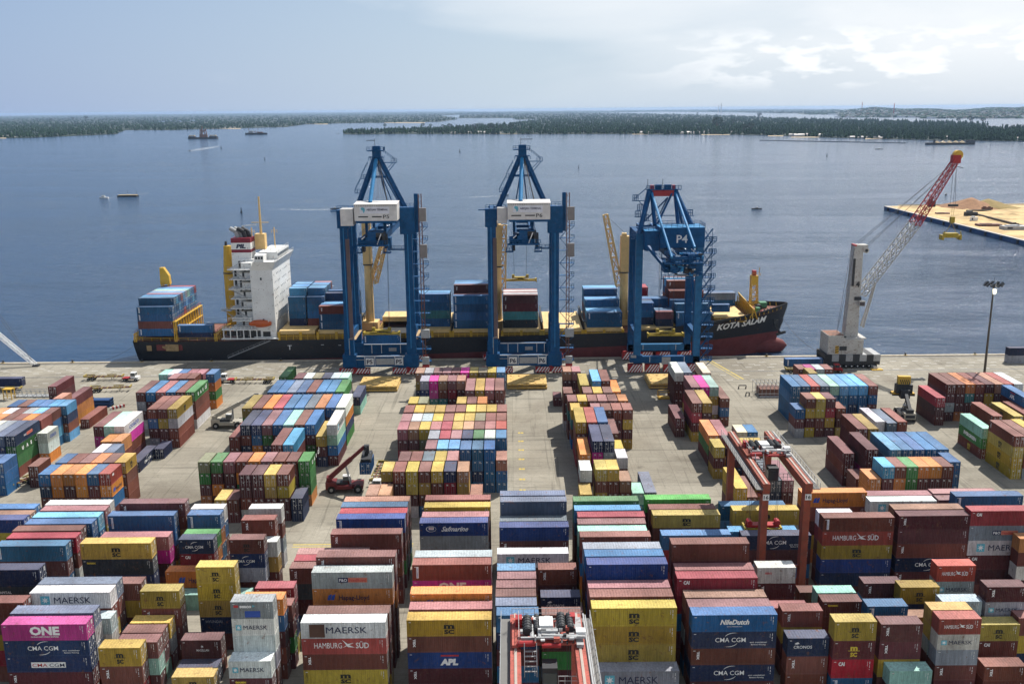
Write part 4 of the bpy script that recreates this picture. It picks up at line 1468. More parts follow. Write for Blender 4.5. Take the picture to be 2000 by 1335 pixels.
# hatches with coaming: (x0, x1, covered)
HATCH = [(-103.5, -100, 0), (-81, -68.5, 1), (-67.5, -54.5, 1), (-47.5, -34.8, 2), (-34.2, -21.3, 1), (-20.6, -7.8, 1), (-3.4, 10.0, 1), (11.0, 24.6, 1), (25.6, 38.6, 1), (43.2, 56.2, 1), (56.8, 70.2, 1), (70.8, 82.0, 1)]
YTAN = mat('hatch_cover_tan', (0.70, 0.49, 0.21), 0.7, var=0.2, rust=0.2, scale=0.5)
for x0, x1, c in HATCH:
    if not c: continue
    zb_ = zd((x0 + x1) / 2) - 0.2
    inset = 0.6 if x1 < 60 else 3.4
    mb = MB().mat(mat('coaming_gap_shade', (0.28, 0.17, 0.03), 0.75, rust=0.6))  # yellow darkened to stand for the shaded gaps behind the stanchions
    y0, y1 = SY - HB + inset, SY + HB - inset
    zt = 9.55 if x1 < 70.5 else 12.6
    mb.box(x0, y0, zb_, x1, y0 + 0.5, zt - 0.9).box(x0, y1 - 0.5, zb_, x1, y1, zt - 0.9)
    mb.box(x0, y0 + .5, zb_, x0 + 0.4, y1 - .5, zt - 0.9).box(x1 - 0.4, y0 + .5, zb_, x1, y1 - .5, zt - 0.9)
    mb.mat(YEL)
    n = max(2, int((x1 - x0) / 2.1))
    for i in range(n + 1):
        xx = x0 + (x1 - x0) * i / n
        wd = 0.9 if i % 3 == 0 else 0.22
        mb.box(xx - wd / 2, y0 - 0.45, zb_, xx + wd / 2, y0 - 0.003, zt - (0.2 if i % 3 == 0 else 1.0))
    mb.box(x0, y0 - 0.5, zt - 1.5, x1, y0 - 0.46, zt - 1.25)
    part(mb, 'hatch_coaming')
    mb = MB().mat(YTAN)
    if c == 1:
        ny = 3
        for j in range(ny):
            a = y0 + (y1 - y0) * j / ny + .06
            mb.box(x0 + .05, a, zt - 0.88, x1 - .05, y0 + (y1 - y0) * (j + 1) / ny - .06, zt + 0.3)
        for j in range(8):
            for i in range(3):
                mb.box(x0 + 1.2 + i * (x1 - x0 - 3) / 2, y0 + 1.2 + j * 3.6, zt + 0.3, x0 + 1.6 + i * (x1 - x0 - 3) / 2, y0 + 1.6 + j * 3.6, zt + 0.36)
        part(mb, 'hatch_cover')
    else:
        mb.box(x0 + .05, y1 - 10, zt - 0.88, x1 - .05, y1 - 0.1, zt + 0.9)
        part(mb, 'hatch_cover')
        mb = MB().mat(DARK)
        mb.box(x0 + .5, y0 + .6, zd(x0) - .19, x1 - .5, y1 - 10.1, zd(x0) - 0.1)  # dark sheet laid on the deck in place of the shade inside the hold
        part(mb, 'hold_shade_sheet')
# cell guides / lashing bridges
def lash(x, h0, h1, n=11, tilt=0.0):
    mb = MB().mat(YEL)
    for j in range(n + 1):
        y = SY - HB + 0.4 + (2 * HB - 0.8) * j / n
        mb.box(x - 0.45, y - 0.16, h0, x - 0.15, y + 0.16, h1)
        mb.box(x + 0.15, y - 0.16, h0, x + 0.45, y + 0.16, h1)
    for z in (h0 + (h1 - h0) * 0.45, h1 - 0.2):
        mb.box(x - 0.6, SY - HB + .2, z, x + 0.6, SY + HB - .2, z + 0.18)
    mb.mat(ORAP).rail([(x, SY - HB + .3, h1), (x, SY + HB - .3, h1)], 1.0, 0.1, 2.6)
    part(mb, 'lashing_bridge')
lash(-116.95, 6.3, 13.5); lash(-131.0, 6.3, 9.3); lash(-103.0, 6.3, 9.0)
mb = MB().mat(DARK)
for x in (-53.6, -34.5, -20.9, -5.6, 10.5, 25.1):
    for j in range(8):
        y = SY - HB + 1 + j * 4
        mb.box(x - .12, y - .1, 7, x + .12, y + .1, 12.2)
    mb.box(x - .35, SY - HB + 1, 11.9, x + .35, SY + HB - 1, 12.05)
part(mb, 'cell_guides')
# deck cranes: pedestal + jib
def deck_crane(x, ztop, jib, name='deck_crane'):
    mb = MB().mat(BEIGE)
    mb.tube((x, SY, 7), (x, SY, 9.8 + (ztop - 10) * 0.55), 1.55, 1.45, 14)
    mb.mat(DARK).tube((x, SY, 9.8 + (ztop - 10) * 0.55), (x, SY, 10.2 + (ztop - 10) * 0.55), 1.9, 1.9, 14)
    mb.mat(BEIGE).box(x - 1.5, SY - 1.5, 10.2 + (ztop - 10) * 0.55, x + 1.5, SY + 1.5, ztop - 1)
    mb.box(x - 1.0, SY - 1.2, ztop - 1, x + 0.6, SY + 1.2, ztop)
    for sg in (-1, 1):
        mb.bar((x + sg * 1.1, SY + sg * 1.2, 10), (x + sg * 1.1, SY + sg * 1.2, 14), 0.3)
    mb.box(x - 3, SY - 3, 7.0, x + 3, SY + 3, 10.0)
    o = part(mb, name)
    j = MB().mat(BEIGE)
    a, b = Vector((x + jib[0], SY + 1.0, jib[1])), Vector((x + jib[2], SY + jib[4], jib[3]))
    j.lattice(a, b, 2.3, 1.5, 5, 0.3, 0.55)
    j.mat(ROPE).bar((x, SY, ztop), tuple(b), 0.09)
    jo = part(j, 'jib')
    jo.parent = o
    jo.matrix_parent_inverse = Matrix.Identity(4)
    return o
deck_crane(-51.2, 47.5, (1.6, 24, 8.0, 44, -1))
deck_crane(-5.0, 45.5, (1.6, 20, 2.6, 44, 1))
deck_crane(40.4, 41.0, (-1.6, 22, -7.0, 47.5, 0))
mb = MB().mat(YEL)     # tall yellow crane column behind the funnel
mb.tube((-102.6, 350, 7), (-102.6, 350, 27), 2.0, 2.0, 12)
mb.mat(DARK).tube((-102.6, 350, 27), (-102.6, 350, 27.4), 2.2, 2.2, 12)
mb.mat(YEL).tube((-102.6, 350, 27.4), (-102.4, 350, 37), 2.0, 1.5, 12).mat(DARK).tube((-103, 350, 37), (-103, 350, 38.6), 0.5, 0.4, 8)
part(mb, 'crane_column')
mb = MB().mat(YEL)
mb.lattice((-128.5, 357, 9), (-128.5, 357, 22.2), 2.6, 2.4, 4, 0.2, 0.3)
mb.prism_y([(-130.2, 22), (-126.6, 22), (-126.8, 25.2), (-128.6, 28.2), (-130.0, 28.2)], 356, 358)
part(mb, 'stern_crane')
# accommodation block
SW = mat('superstructure_white', (0.76, 0.76, 0.73), 0.55, rust=0.28, scale=0.25)
acc = MB().mat(SW)
x0, x1 = -89.9, -82.2
y0, y1 = SY - 13.6, SY + 13.6
acc.box(x0, y0, 7.0, x1, y1, 31.0)
acc.add([(x0, y0, 31.0), (x1, y0, 31.0), (x1 + 1.4, y0 - 1.2, 34.0), (x0 + 1.6, y0 - 1.2, 34.0),
         (x0, y1, 31.0), (x1, y1, 31.0), (x1 + 1.4, y1 + 1.2, 34.0), (x0 + 1.6, y1 + 1.2, 34.0)],
        [(0, 1, 2, 3), (1, 5, 6, 2), (5, 4, 7, 6), (4, 0, 3, 7), (3, 2, 6, 7), (0, 4, 5, 1)])
acc.box(x0 + 2.2, SY - 9, 34.004, x1 + 1.0, SY + 9, 36.6)
acc.box(x0 + 2.0, y0 - 1.0, 34.004, x0 + 5.2, y0 + 4.2, 36.2)
acc.box(-98.0, SY - 10.5, 7.0, -89.9, SY + 10.5, 10.5)
acc.box(-97.4, SY - 8, 10.5, -89.9, SY + 8, 34)
for k in range(7):
    z = 10.6 + k * 3.4
    acc.box(-97.8 + 0.5 * (k % 2), y0 + 0.2, z, x0, SY - 8, z + 0.22)
    acc.box(-94.4, y0 + 2.2, z + .22, x0, SY - 8, z + 2.2)
accs = part(acc, 'accommodation')
w = MB().mat(GLASS)
for k in range(7):
    z = 12.5 + k * 2.7
    for j in range(13):
        if (j * 7 + k * 3) % 5 == 0: continue
        y = y0 + 1.6 + j * 2.0
        w.box(x1 - 0.05, y, z, x1 + 0.03, y + 0.45, z + 0.6)
for j in range(10):
    w.box(x1 + 0.95, SY - 8.6 + j * 1.75, 35.0, x1 + 1.03, SY - 7.2 + j * 1.75, 36.0)
for j in range(3):
    w.box(x0 + 2.4 + j * 0.95, y0 - 1.04, 34.9, x0 + 3.1 + j * 0.95, y0 - 0.96, 35.8)
for z in (27.5, 13.0):
    w.box(-86.6, y0 - 0.04, z, -86.0, y0 + 0.03, z + 0.9)
w.mat(DARK)  # dark panels paint in the shade of door openings and recesses under the platform
for k in range(7):
    z = 11.0 + k * 3.4
    for j in range(4):
        if (j + k) % 3: w.box(-96.9 + j * 1.7, SY - 8.05, z, -96.1 + j * 1.7, SY - 7.97, z + 2.0)
    w.box(-94.2 + (k % 2), y0 + 2.15, z + .1, -93.5 + (k % 2), y0 + 2.22, z + 1.9)
for xa, xb, za, zb_ in ((-99.4, -95.0, 7.9, 9.6), (-94.4, -92.2, 7.6, 10.0), (-91.6, -87.6, 7.6, 9.8), (-86.8, -84.2, 7.6, 9.4)):
    w.box(xa, y0 - 0.06, za, xb, y0 + 0.02 if xa > x0 else y0 + 0.4, zb_)
for i_ in range(0, len(w.v), 8):
    m_ = w.mats[w.m[i_ // 8 * 6]]
    one = MB().mat(m_).box(*w.v[i_], *w.v[i_ + 6])
    part(one, 'window' if m_ is GLASS else 'shaded_opening', parent=accs)
r = MB().mat(LTG)
for k in range(7):
    z = 10.82 + k * 3.4
    r.rail([(-97.6, y0 + 0.3, z), (x0, y0 + 0.3, z)], 1.0, 0.08, 1.6)
    r.bar((-97.4 + (k % 2) * 6, y0 + 0.8, z), (-91.4 - (k % 2) * 6, y0 + 0.8, z + 3.3), 0.5, 0.15)
r.rail([(x0 + 2, y0 - 1.1, 36.2), (x0 + 2, y0 + 4, 36.2)], 1.0, 0.07)
r.rail([(x0 + 2.3, SY - 8.9, 36.6), (x1 + 0.9, SY - 8.9, 36.6), (x1 + 0.9, SY + 8.9, 36.6)], 1.0, 0.08)
r.rail([(x1 + 1.3, y0 - 1.1, 34.0), (x1 + 1.3, y1 + 1.1, 34.0)], 1.0, 0.1)
r.rail([(-100, y0, 7.2), (-82, y0, 7.2)], 1.1, 0.1)
r.mat(SW).box(-100.5, SY - HB - .2, 10.3, -88.8, SY - 12.6, 10.6).rail([(-100.4, SY - HB - .1, 10.6), (-88.8, SY - HB - .1, 10.6)], 1.1, 0.1, 1.2)
for k in range(6): r.box(-100.2 + k * 2.3, SY - HB - .1, 7.0, -99.9 + k * 2.3, SY - HB + .2, 10.3)
r.box(-96.8, SY - 15.0, 13.4, -90, SY - 12.8, 13.6).rail([(-98, SY - 14.9, 13.6), (-90, SY - 14.9, 13.6)], 1.1, 0.1, 1.2).box(-101, SY - HB, 7.0, -81, SY - 13.5, 7.3)
r.mat(LTG).bar((-99.5, SY - 14, 16.8), (-96.0, SY - 12, 13.6), 0.9, 0.2).rail([(-100.6, SY - 14, 17.0), (-97.4, SY - 14, 17.0)], 1.1, 0.1, 1.0).box(-100.8, SY - 14, 16.8, -97.2, SY - 11, 17.0)
ro = part(r, 'stairs_and_rails')
ro.parent = accs; ro.matrix_parent_inverse = Matrix.Identity(4)
MAR = mat('funnel_maroon', (0.20, 0.012, 0.03), 0.5)
fu = MB().mat(SW).box(-97.6, SY - 7, 34.002, -90.8, SY - 1, 36.2)
fu.mat(MAR).box(-97.6, SY - 7, 36.2, -90.8, SY - 1, 37.3).mat(SW).box(-97.6, SY - 7, 37.3, -90.8, SY - 1, 39.6)
fu.mat(MAR).box(-97.6, SY - 7, 39.6, -90.8, SY - 1, 41.2)
for i, dx in enumerate((-95.8, -94.6, -93.2, -92.0)):
    fu.mat(LTG if i < 2 else DARK).tube((dx, SY - 4 + (i % 2), 41.1), (dx - 0.6, SY - 4 + (i % 2), 43.2), 0.85, 0.75, 10)
    fu.tube((dx - 0.6, SY - 4 + (i % 2), 43.2), (dx - 2.6, SY - 4 + (i % 2), 44.4), 0.75, 0.7, 10)
put_text(fu, 'PIL', -94.2, 37.75, 1.4, ACCN, y=SY - 7.02, width=3.4, bold=0.06, shear=0.2, center=True)
part(fu, 'funnel')
ma = MB().mat(BEIGE)
ma.tube((-88.4, SY - 1, 36.5), (-88.4, SY - 1, 55), 0.55, 0.3, 8).box(-90.5, SY - 2, 36.5, -87, SY + 1, 42)
ma.bar((-91.5, SY - 1, 46), (-85.5, SY - 1, 46), 0.25).mat(WHITE).bar((-95, SY - 1, 44.8), (-90, SY - 1, 45.2), 0.3)
ma.mat(BEIGE)
for dx in (-92.2, -84.2):
    ma.bar((dx, SY + 1, 36.5), (dx, SY + 1, 44), 0.3).rail([(dx - 1, SY + 1, 42), (dx + 1, SY + 1, 42)], 1, 0.1)
part(ma, 'radar_mast')
lb = MB().mat(mat('lifeboat_orange', (0.50, 0.10, 0.02), 0.5))
vs, fs = [], []
for i in range(9):
    u = i / 8
    r_ = math.sin(math.pi * (0.08 + 0.84 * u)) ** 0.6
    for j in range(8):
        a = 2 * math.pi * j / 8
        vs.append((-91.2 + 7.6 * u, SY - HB + 1.0 + 1.3 * r_ * math.cos(a), 12.4 + 1.35 * r_ * math.sin(a)))
for i in range(8):
    for j in range(8):
        fs.append((i * 8 + j, (i + 1) * 8 + j, (i + 1) * 8 + (j + 1) % 8, i * 8 + (j + 1) % 8))
lb.add(vs, fs + [tuple(range(7, -1, -1)), tuple(range(64, 72))])
lb.mat(WHITE)
for x in (-90.6, -84.4):
    lb.bar((x, SY - HB + 2.2, 8), (x, SY - HB + 0.2, 14.6), 0.3)
part(lb, 'lifeboat', smooth=False)
ga = MB().mat(LTG).bar((-99, SY - HB - 0.5, 0.6), (-84, SY - HB - 0.5, 6.6), 0.9, 0.2).rail([(-99, SY - HB - 0.9, 0.7), (-84, SY - HB - 0.9, 6.7)], 0.9, 0.06)
part(ga, 'gangway')
# forecastle: slanting wave breaker, mast, winches, bulwark
fb = MB().mat(YEL)
fb.add([(85.6, SY - 13.2, 12.0), (85.6, SY + 11.5, 12.0), (84.2, SY + 11.5, 17.2), (84.2, SY - 13.2, 15.6), (85.9, SY - 13.2, 12.0), (85.9, SY + 11.5, 12.0), (84.5, SY + 11.5, 17.2), (84.5, SY - 13.2, 15.6)],
       [(0, 3, 2, 1), (4, 5, 6, 7), (3, 7, 6, 2), (0, 4, 7, 3), (1, 2, 6, 5)])
for j in range(11):
    y = SY - 12.8 + j * 2.35
    fb.bar((84.0, y, 12.2), (84.0, y, 16.0), 0.3)
    fb.bar((83.0, y, 12.2), (84.2, y, 15.0), 0.2)
part(fb, 'wave_breaker')
fm = MB().mat(YEL)
fm.lattice((87.4, SY, 13), (87.0, SY, 25), 2.6, 2.0, 5, 0.2, 0.32).box(85.9, SY - 1.2, 22, 88.3, SY + 1.2, 25.4).mat(REDP).box(86.3, SY - .8, 25.4, 87.6, SY + .8, 27.2)
fm.mat(YEL).bar((88.8, SY, 25.4), (88.8, SY, 28.2), 0.18).rail([(86, SY - 1.3, 25.4), (89, SY - 1.3, 25.4)], 1.0, 0.09)
part(fm, 'foremast')
fw = MB()
GRN = mat('winch_green', (0.05, 0.20, 0.10), 0.6)
fw.mat(GRN).box(90, SY + 1, 13.4, 92.5, SY + 4, 15.2).mat(DARK).tube((88.5, SY - 4, 14.4), (88.5, SY - 1, 14.4), 1.0, 1.0, 12)
fw.mat(GRN).box(86.8, SY - 6.5, 13.3, 88.2, SY - 4.5, 14.8).mat(REDP).box(88, SY - 8, 13.0, 89, SY - 6.6, 14.0)
for i in range(6):
    fw.mat(DARK).tube((87 + i * 1.4, SY - 8.4 + i * 1.2, 13.2), (87 + i * 1.4, SY - 8.4 + i * 1.2, 14.2), 0.3, 0.3, 8)
part(fw, 'deck_winches')
bw = MB().mat(BLK)
for sg in (-1, 1):
    for a, b in zip(st_x[8:], st_x[9:]):
        b_ = min(b, 99.3)
        bw.add([(a, SY + sg * hbd(a), zd(a) - .05), (b_, SY + sg * hbd(b), zd(b) - .05), (b_, SY + sg * hbd(b), zd(b) + 0.25), (a, SY + sg * hbd(a), zd(a) + 0.25),
                (a, SY + sg * (hbd(a) - .25), zd(a) - .05), (b_, SY + sg * max(0, hbd(b) - .25), zd(b) - .05), (b_, SY + sg * max(0, hbd(b) - .25), zd(b) + 0.25), (a, SY + sg * (hbd(a) - .25), zd(a) + 0.25)],
               [(0, 1, 2, 3), (7, 6, 5, 4), (3, 2, 6, 7)])
bw.mat(YEL)
for sg in (-1, 1):
    for i in range(12):
        x = 76 + i * 1.85
        y = SY + sg * (hbd(x) - 0.35)
        bw.bar((x, y, zd(x) - 1.2), (x, y - sg * 0.0, zd(x)), 0.2)
        bw.bar((x, y - sg * 1.0, zd(x) - 1.2), (x, y, zd(x) - .05), 0.15)
part(bw, 'bulwark')
an = MB().mat(DARK)
an.box(93.2, SY - 6.6, 8.6, 94.8, SY - 5.6, 10.4).bar((93.8, SY - 6.8, 9), (95.6, SY - 6.9, 5.6), 0.7).bar((94.2, SY - 6.9, 5.2), (97.4, SY - 6.9, 6.2), 0.8).bar((95.6, SY - 6.9, 5.6), (94.4, SY - 6.9, 7.6), 0.6)
part(an, 'anchor')
# the name, following the hull plating
def hull_text(txt, x0, x1, z, h, slope=0.0, shear=0.2):
    v, f, w_ = text_mesh(txt, h, 0.035, shear)
    k = (x1 - x0) / w_
    mb = MB().mat(ACCW)
    vv = []
    for a, b in v:
        x = x0 + a * k
        zz = z + b + slope * (x - x0)
        vv.append((x, SY - hull_y(x, zz) - 0.10, zz))
    mb.add(vv, f)
    return mb
part(hull_text('KOTA SALAM', 71.6, 90.4, 8.3, 2.3, 0.085), 'lettering')
rn = MB().mat(ACCW)
for x, z in ((-60, 4.6), (-48.5, 3.9), (-30, 3.8), (20, 4.2), (-66, 4.8)):
    rn.box(x - .5, SY - HB - 0.06, z, x + .5, SY - HB - 0.03, z + 0.16)
rn.box(-77.6, SY - HB - .06, 3.2, -77.3, SY - HB - .03, 4.6).box(-78.2, SY - HB - .06, 4.6, -76.7, SY - HB - .03, 4.8)
rn.mat(ANTI)
rn.box(-124, SY - 14.75, 3.2, -115, SY - 14.6, 5.2)
part(rn, 'hull_marks')
rp = MB().mat(mat('hull_primer_tan', (0.33, 0.23, 0.11), 0.8, var=0.3, scale=1))
for a, b, z0, z1 in ((-127.6, -125.8, 3.0, 5.0), (-120.8, -116.2, 3.0, 5.4), (-122.0, -120.8, 3.8, 4.8)):
    ya, yb_ = SY - hull_y(a, 4.2) - 0.35, SY - hull_y(b, 4.2) - 0.35
    rp.add([(a, ya, z0), (b, yb_, z0), (b, yb_ - .1, z1), (a, ya - .1, z1)], [(0, 1, 2, 3)])
part(rp, 'primer_patch')
rl = MB().mat(YEL)
rl.rail([(-132, SY - 14.0, 6.5), (-100, SY - HB + .2, 6.6)], 1.1, 0.1, 3)
rl.rail([(-81, SY - HB + .2, 7.0), (-56, SY - HB + .2, 7.0)], 1.1, 0.1, 3)
part(rl, 'guard_rail')
for (xa, ya, xb, yb_) in ((96, SY - 3, 108, QY - .9), (-131, SY - 12, -148, QY - .9)):
    mr = MB().mat(ROPE)
    pts = [Vector((xa, ya, 12 if xa > 0 else 6)) * (1 - t) + Vector((xb, yb_, 0.9)) * t - Vector((0, 0, 2.5 * 4 * t * (1 - t))) for t in [i / 8 for i in range(9)]]
    for a, b in zip(pts, pts[1:]): mr.tube(a, b, 0.06, None, 5)
    part(mr, 'mooring_line')
# ---------------------------------------------------------------- generic thing builder
class Thing:
    def __init__(s, name, loc, label, cat, group=None, rz=0.0):
        s.root = empty(name, loc, rz, label, cat, group)
    def part(s, mb, name, m=None, parent=None, label=None, smooth=False):
        o = mb.build(name, m, parent or s.root, smooth)
        if label: o['label'] = label
        return o
STRIPE = None
def stripes(mb, x0, x1, y, z0, z1, n, w=0.5):
    """red and white slanted bands on a wall facing -Y"""
    mb.mat(REDP).add([(x0, y, z0), (x1, y, z0), (x1, y, z1), (x0, y, z1)], [(0, 1, 2, 3)])
    mb.mat(WHITE)
    p = (x1 - x0) / n
    h = z1 - z0
    for i in range(n):
        a = x0 + i * p
        mb.add([(a, y - .012, z0), (a + p * 0.48, y - .012, z0), (min(x1, a + p * 0.48 + h * 0.7), y - .012, z1), (min(x1, a + h * 0.7), y - .012, z1)], [(0, 1, 2, 3)])

def bogies(t, x0, x1, y):
    for xc in (x0, x1):
        m = MB()
        m.mat(BLUE).box(xc - 3.2, y - 0.7, 2.35, xc + 3.2, y + 0.7, 2.9)
        for s in (-1, 1):
            m.mat(BLUE).prism_y([(xc + s * 2.6 - 1.6, 1.6), (xc + s * 2.6 + 1.6, 1.6), (xc + s * 2.6 + 0.6, 2.4), (xc + s * 2.6 - 0.6, 2.4)], y - 0.6, y + 0.6)
            stripes(m, xc + s * 2.6 - 2.4, xc + s * 2.6 + 2.4, y - 0.9, 0.7, 2.3, 5)
            m.mat(REDP).box(xc + s * 2.6 - 2.4, y - 0.89, 0.5, xc + s * 2.6 + 2.4, y + 0.6, 2.3)
            m.mat(DARK)
            for k in (-1.6, -0.5, 0.5, 1.6):
                m.tube((xc + s * 2.6 + k, y - 0.3, 0.45), (xc + s * 2.6 + k, y + 0.3, 0.45), 0.42, 0.42, 10)
        m.mat(WHITE)
        for s in (-5.0, 5.0):
            m.box(xc + s - 0.15, y - 0.5, 0.7, xc + s + 0.15, y - 0.2, 2.0)
        m.mat(REDP).box(xc - 0.5, y - 0.8, 0.6, xc + 0.5, y + 0.5, 2.8)
        t.part(m, 'bogie')

def spreader(t, x, y, z, ztop, dx=3.0, name='spreader', m=None, length=12.0, hz=None):
    m_ = m or YELD
    b = MB().mat(m_)
    b.box(x - length / 2, y - 1.2, z, x - 1.6, y - 0.75, z + 0.55).box(x + 1.6, y - 1.2, z, x + length / 2, y - 0.75, z + 0.55)
    b.box(x - length / 2, y + 0.75, z, x - 1.6, y + 1.2, z + 0.55).box(x + 1.6, y + 0.75, z, x + length / 2, y + 1.2, z + 0.55)
    b.box(x - 1.6, y - 1.25, z + 0.05, x + 1.6, y + 1.25, z + 0.75)
    for s in (-1, 1):
        b.box(x + s * (length / 2 - 0.25) - 0.25, y - 1.25, z - 0.1, x + s * (length / 2 - 0.25) + 0.25, y + 1.25, z + 0.9)
        b.box(x + s * (length / 2) - 0.1, y - 1.3, z - 0.5, x + s * (length / 2) + 0.1, y - 0.9, z + 1.1)
    b.box(x - 3.1, y - 1.0, z + 1.1, x + 3.1, y + 1.0, z + 1.5)
    for s in (-2.6, 2.6):
        b.box(x + s - 0.5, y - 0.6, z + 1.5, x + s + 0.5, y + 0.6, z + 2.3)
    b.mat(DARK).box(x - 0.9, y - 0.9, z + 0.76, x + 0.9, y + 0.9, z + 1.09)
    o = t.part(b, name)
    r = MB().mat(ROPE)
    for sx in (-dx, dx):
        for sy in (-0.8, 0.8):
            r.bar((x + sx * 0.85, y + sy, z + 2.0), (x + sx, y + sy, ztop), 0.075)
    r2 = r.build('hoist_rope', None, o)
    return o

def ship_to_shore(cx, num, label):
    """big blue quay crane, boom lowered over the ship; local x along the quay, y to the sea, origin at the landside rail"""
    t = Thing('quay_crane', (cx, 307.4, 0), label, 'quay crane', 'blue ship-to-shore cranes on the quay')
    G = 16.6
    hx = 10.1
    for (lx, ly, top) in ((-hx, 0, 53.6), (hx, 0, 54.2), (-hx, G, 53.0), (hx, G, 53.0)):
        m = MB().mat(BLUE)
        w = 1.25
        for z0, z1, ww in ((2.9, 16.5, 1.5), (16.5, top, 1.2)):
            m.box(lx - ww, ly - 1.2, z0, lx + ww, ly + 1.2, z1)
        m.mat(BLUE_L).box(lx - 0.2, ly - 1.26, 9, lx + 0.05, ly - 1.2, top - 2)
        if ly == 0 and lx < 0:
            m.mat(mat('cable_tray_brown', (0.13, 0.09, 0.09), 0.7)).box(lx + 0.5, ly - 1.5, 12, lx + 1.7, ly - 1.21, top - 9)
            m.mat(LTG).bar((lx + 0.2, -1.5, 5.0), (lx + 0.2, -1.5, 12.5), 0.18).bar((lx + 0.2, -1.5, 5.4), (lx + 5, -1.5, 5.4), 0.18).bar((lx + .2, -1.5, 12.4), (lx + 1.4, -1.5, 12.6), 0.18)
        t.part(m, 'leg')
    for y in (0.0, G):
        m = MB().mat(BLUE).box(-hx - 1.6, y - 1.15, 2.9, hx + 1.6, y + 1.15, 6.3)
        m.box(-hx - 2.2, y - 1.6, 2.9, -hx + 2.2, y + 1.6, 7.0).box(hx - 2.2, y - 1.6, 2.9, hx + 2.2, y + 1.6, 7.0)
        m.mat(WHITE)
        m.box(-hx + 2.3, y - 1.2, 6.3, hx - 2.3, y - 1.02, 6.55)
        for k in (-5.2, -1.9, 4.6, 7.2):
            m.box(k - 0.09, y - 1.24, 3.3, k + 0.09, y - 1.16, 6.3)
        if y == 0:
            m.mat(LTG).box(-1.5, -1.24, 3.6, 4.3, -1.17, 5.7)
            m.mat(WHITE)
            for k in (-3.6, 5.9):
                m.mat(WHITE).box(k - 1.3, -1.24, 3.5, k + 1.3, -1.17, 5.8)
                put_text(m, num, k, 3.95, 1.4, ACCN, y=-1.26, width=1.9, bold=0.03, center=True)
        else:
            m.mat(LTG).box(0.6, y - 1.24, 4.0, 3.2, y - 1.17, 5.2)
        t.part(m, 'sill_beam')
        bogies(t, -hx + 1.4, hx - 1.4, y)
    m = MB()
    for x in (-hx, hx):
        m.mat(BLUE).box(x - 0.9, 1.2, 11.4, x + 0.9, G - 1.2, 13.8)
        m.mat(mat('walkway_tan', (0.42, 0.29, 0.15), 0.8)).box(x + 0.9, 1.2, 11.4, x + 1.9, G - 1.2, 11.55)
        m.mat(BLUE).bar((x, 1, 13), (x, G - 1, 40), 0.8).box(x - 0.7, 1.2, 50.6, x + 0.7, G - 1.2, 53)
    t.part(m, 'side_frame')
    m = MB().mat(BLUE)
    for y, z in ((0, 50.2), (G, 49.4)):
        m.box(-hx, y - 1.1, z, hx, y + 1.1, z + 3.0)
    m.rail([(-hx - 1.6, -1.6, 53.9), (-hx + 4.5, -1.6, 53.9)], 1.2, 0.12, 1.2)
    m.rail([(hx - 1.2, -1.6, 54.5), (hx + 2.2, -1.6, 54.5)], 1.2, 0.12, 1.0)
    m.box(hx - 2.4, -1.3, 46, hx + 2.4, 2.0, 54.4).box(-hx - 1.9, -1.3, 48, -hx + 1.8, 2.0, 53.7)
    m.box(-hx - 4.0, -0.6, 53.2, -hx - 1.9, 0.6, 53.5)
    t.part(m, 'portal_beam')
    # machinery house on the back reach
    hs = 1.7 if num == 'P6' else 1.3
    m = MB().mat(CREAM).box(hs - 6.6, -9.0, 51.9, hs + 6.5, -1.9, 56.9)
    m.add([(hs - 6.75, -9.15, 56.9), (hs + 6.65, -9.15, 56.9), (hs + 6.65, -1.8, 57.35), (hs - 6.75, -1.8, 57.35), (hs - 6.75, -9.15, 57.0), (hs + 6.65, -9.15, 57.0), (hs + 6.65, -1.8, 57.45), (hs - 6.75, -1.8, 57.45)],
          [(0, 3, 2, 1), (4, 5, 6, 7), (0, 1, 5, 4), (1, 2, 6, 5), (2, 3, 7, 6), (3, 0, 4, 7)])
    m.mat(DARK)
    for k in range(24):
        m.box(hs - 6.4 + k * 0.55, -9.06, 56.35, hs - 6.25 + k * 0.55, -9.0, 56.7)
    for a in (-5.4, -1.2):
        m.box(hs + a, -9.07, 53.0, hs + a + 3.0, -9.0, 53.35)
    m.mat(BLUE).box(hs - 6.2, -9, 51.2, hs + 6.2, -2, 51.897)
    h = t.part(m, 'machinery_house')
    h.location = (0, 0.7, -0.85)
    m = MB().mat(mat('sign_pale', (0.66, 0.66, 0.70), 0.6)).box(hs - 4.9, -9.05, 54.1, hs + 4.2, -9.01, 56.2)
    put_text(m, 'ABIDJAN TERMINAL', hs - 2.8, 55.05, 0.62, ACCN, y=-9.07, width=6.6, bold=0.02)
    m.mat(ACCC).add([(hs - 4.6, -9.07, 55.7), (hs - 4.3, -9.07, 55.2), (hs - 3.95, -9.07, 55.1), (hs - 3.8, -9.07, 54.3), (hs - 3.5, -9.07, 54.5), (hs - 3.25, -9.07, 55.2), (hs - 3.4, -9.07, 55.9), (hs - 4.2, -9.07, 56.1)], [tuple(range(8))])
    put_text(m, num, hs + 2.2, 52.65, 1.15, ACCK, y=-9.03, width=1.9, bold=0.01)
    t.part(m, 'sign', parent=h)
    m = MB().mat(CREAM)
    if num == 'P5':
        m.box(-9.9, -6.6, 49.4, -6.0, -1.3, 54.6)
    else:
        m.box(-8.1, -5.2, 49.6, -5.1, -1.3, 54.4)
    t.part(m, 'electrical_cabin')
    # A-frame
    ax, ay, az = 0.0, 9.0, 72.8
    m = MB().mat(BLUE)
    for s in (-1, 1):
        m.bar((s * 8.0, G - 2, 52.5), (ax + s * 0.4, ay, az - 3.0), 1.35, 1.2)
    m.bar((-2.6, 10.4, 63.2), (2.6, 10.4, 63.2), 0.7)
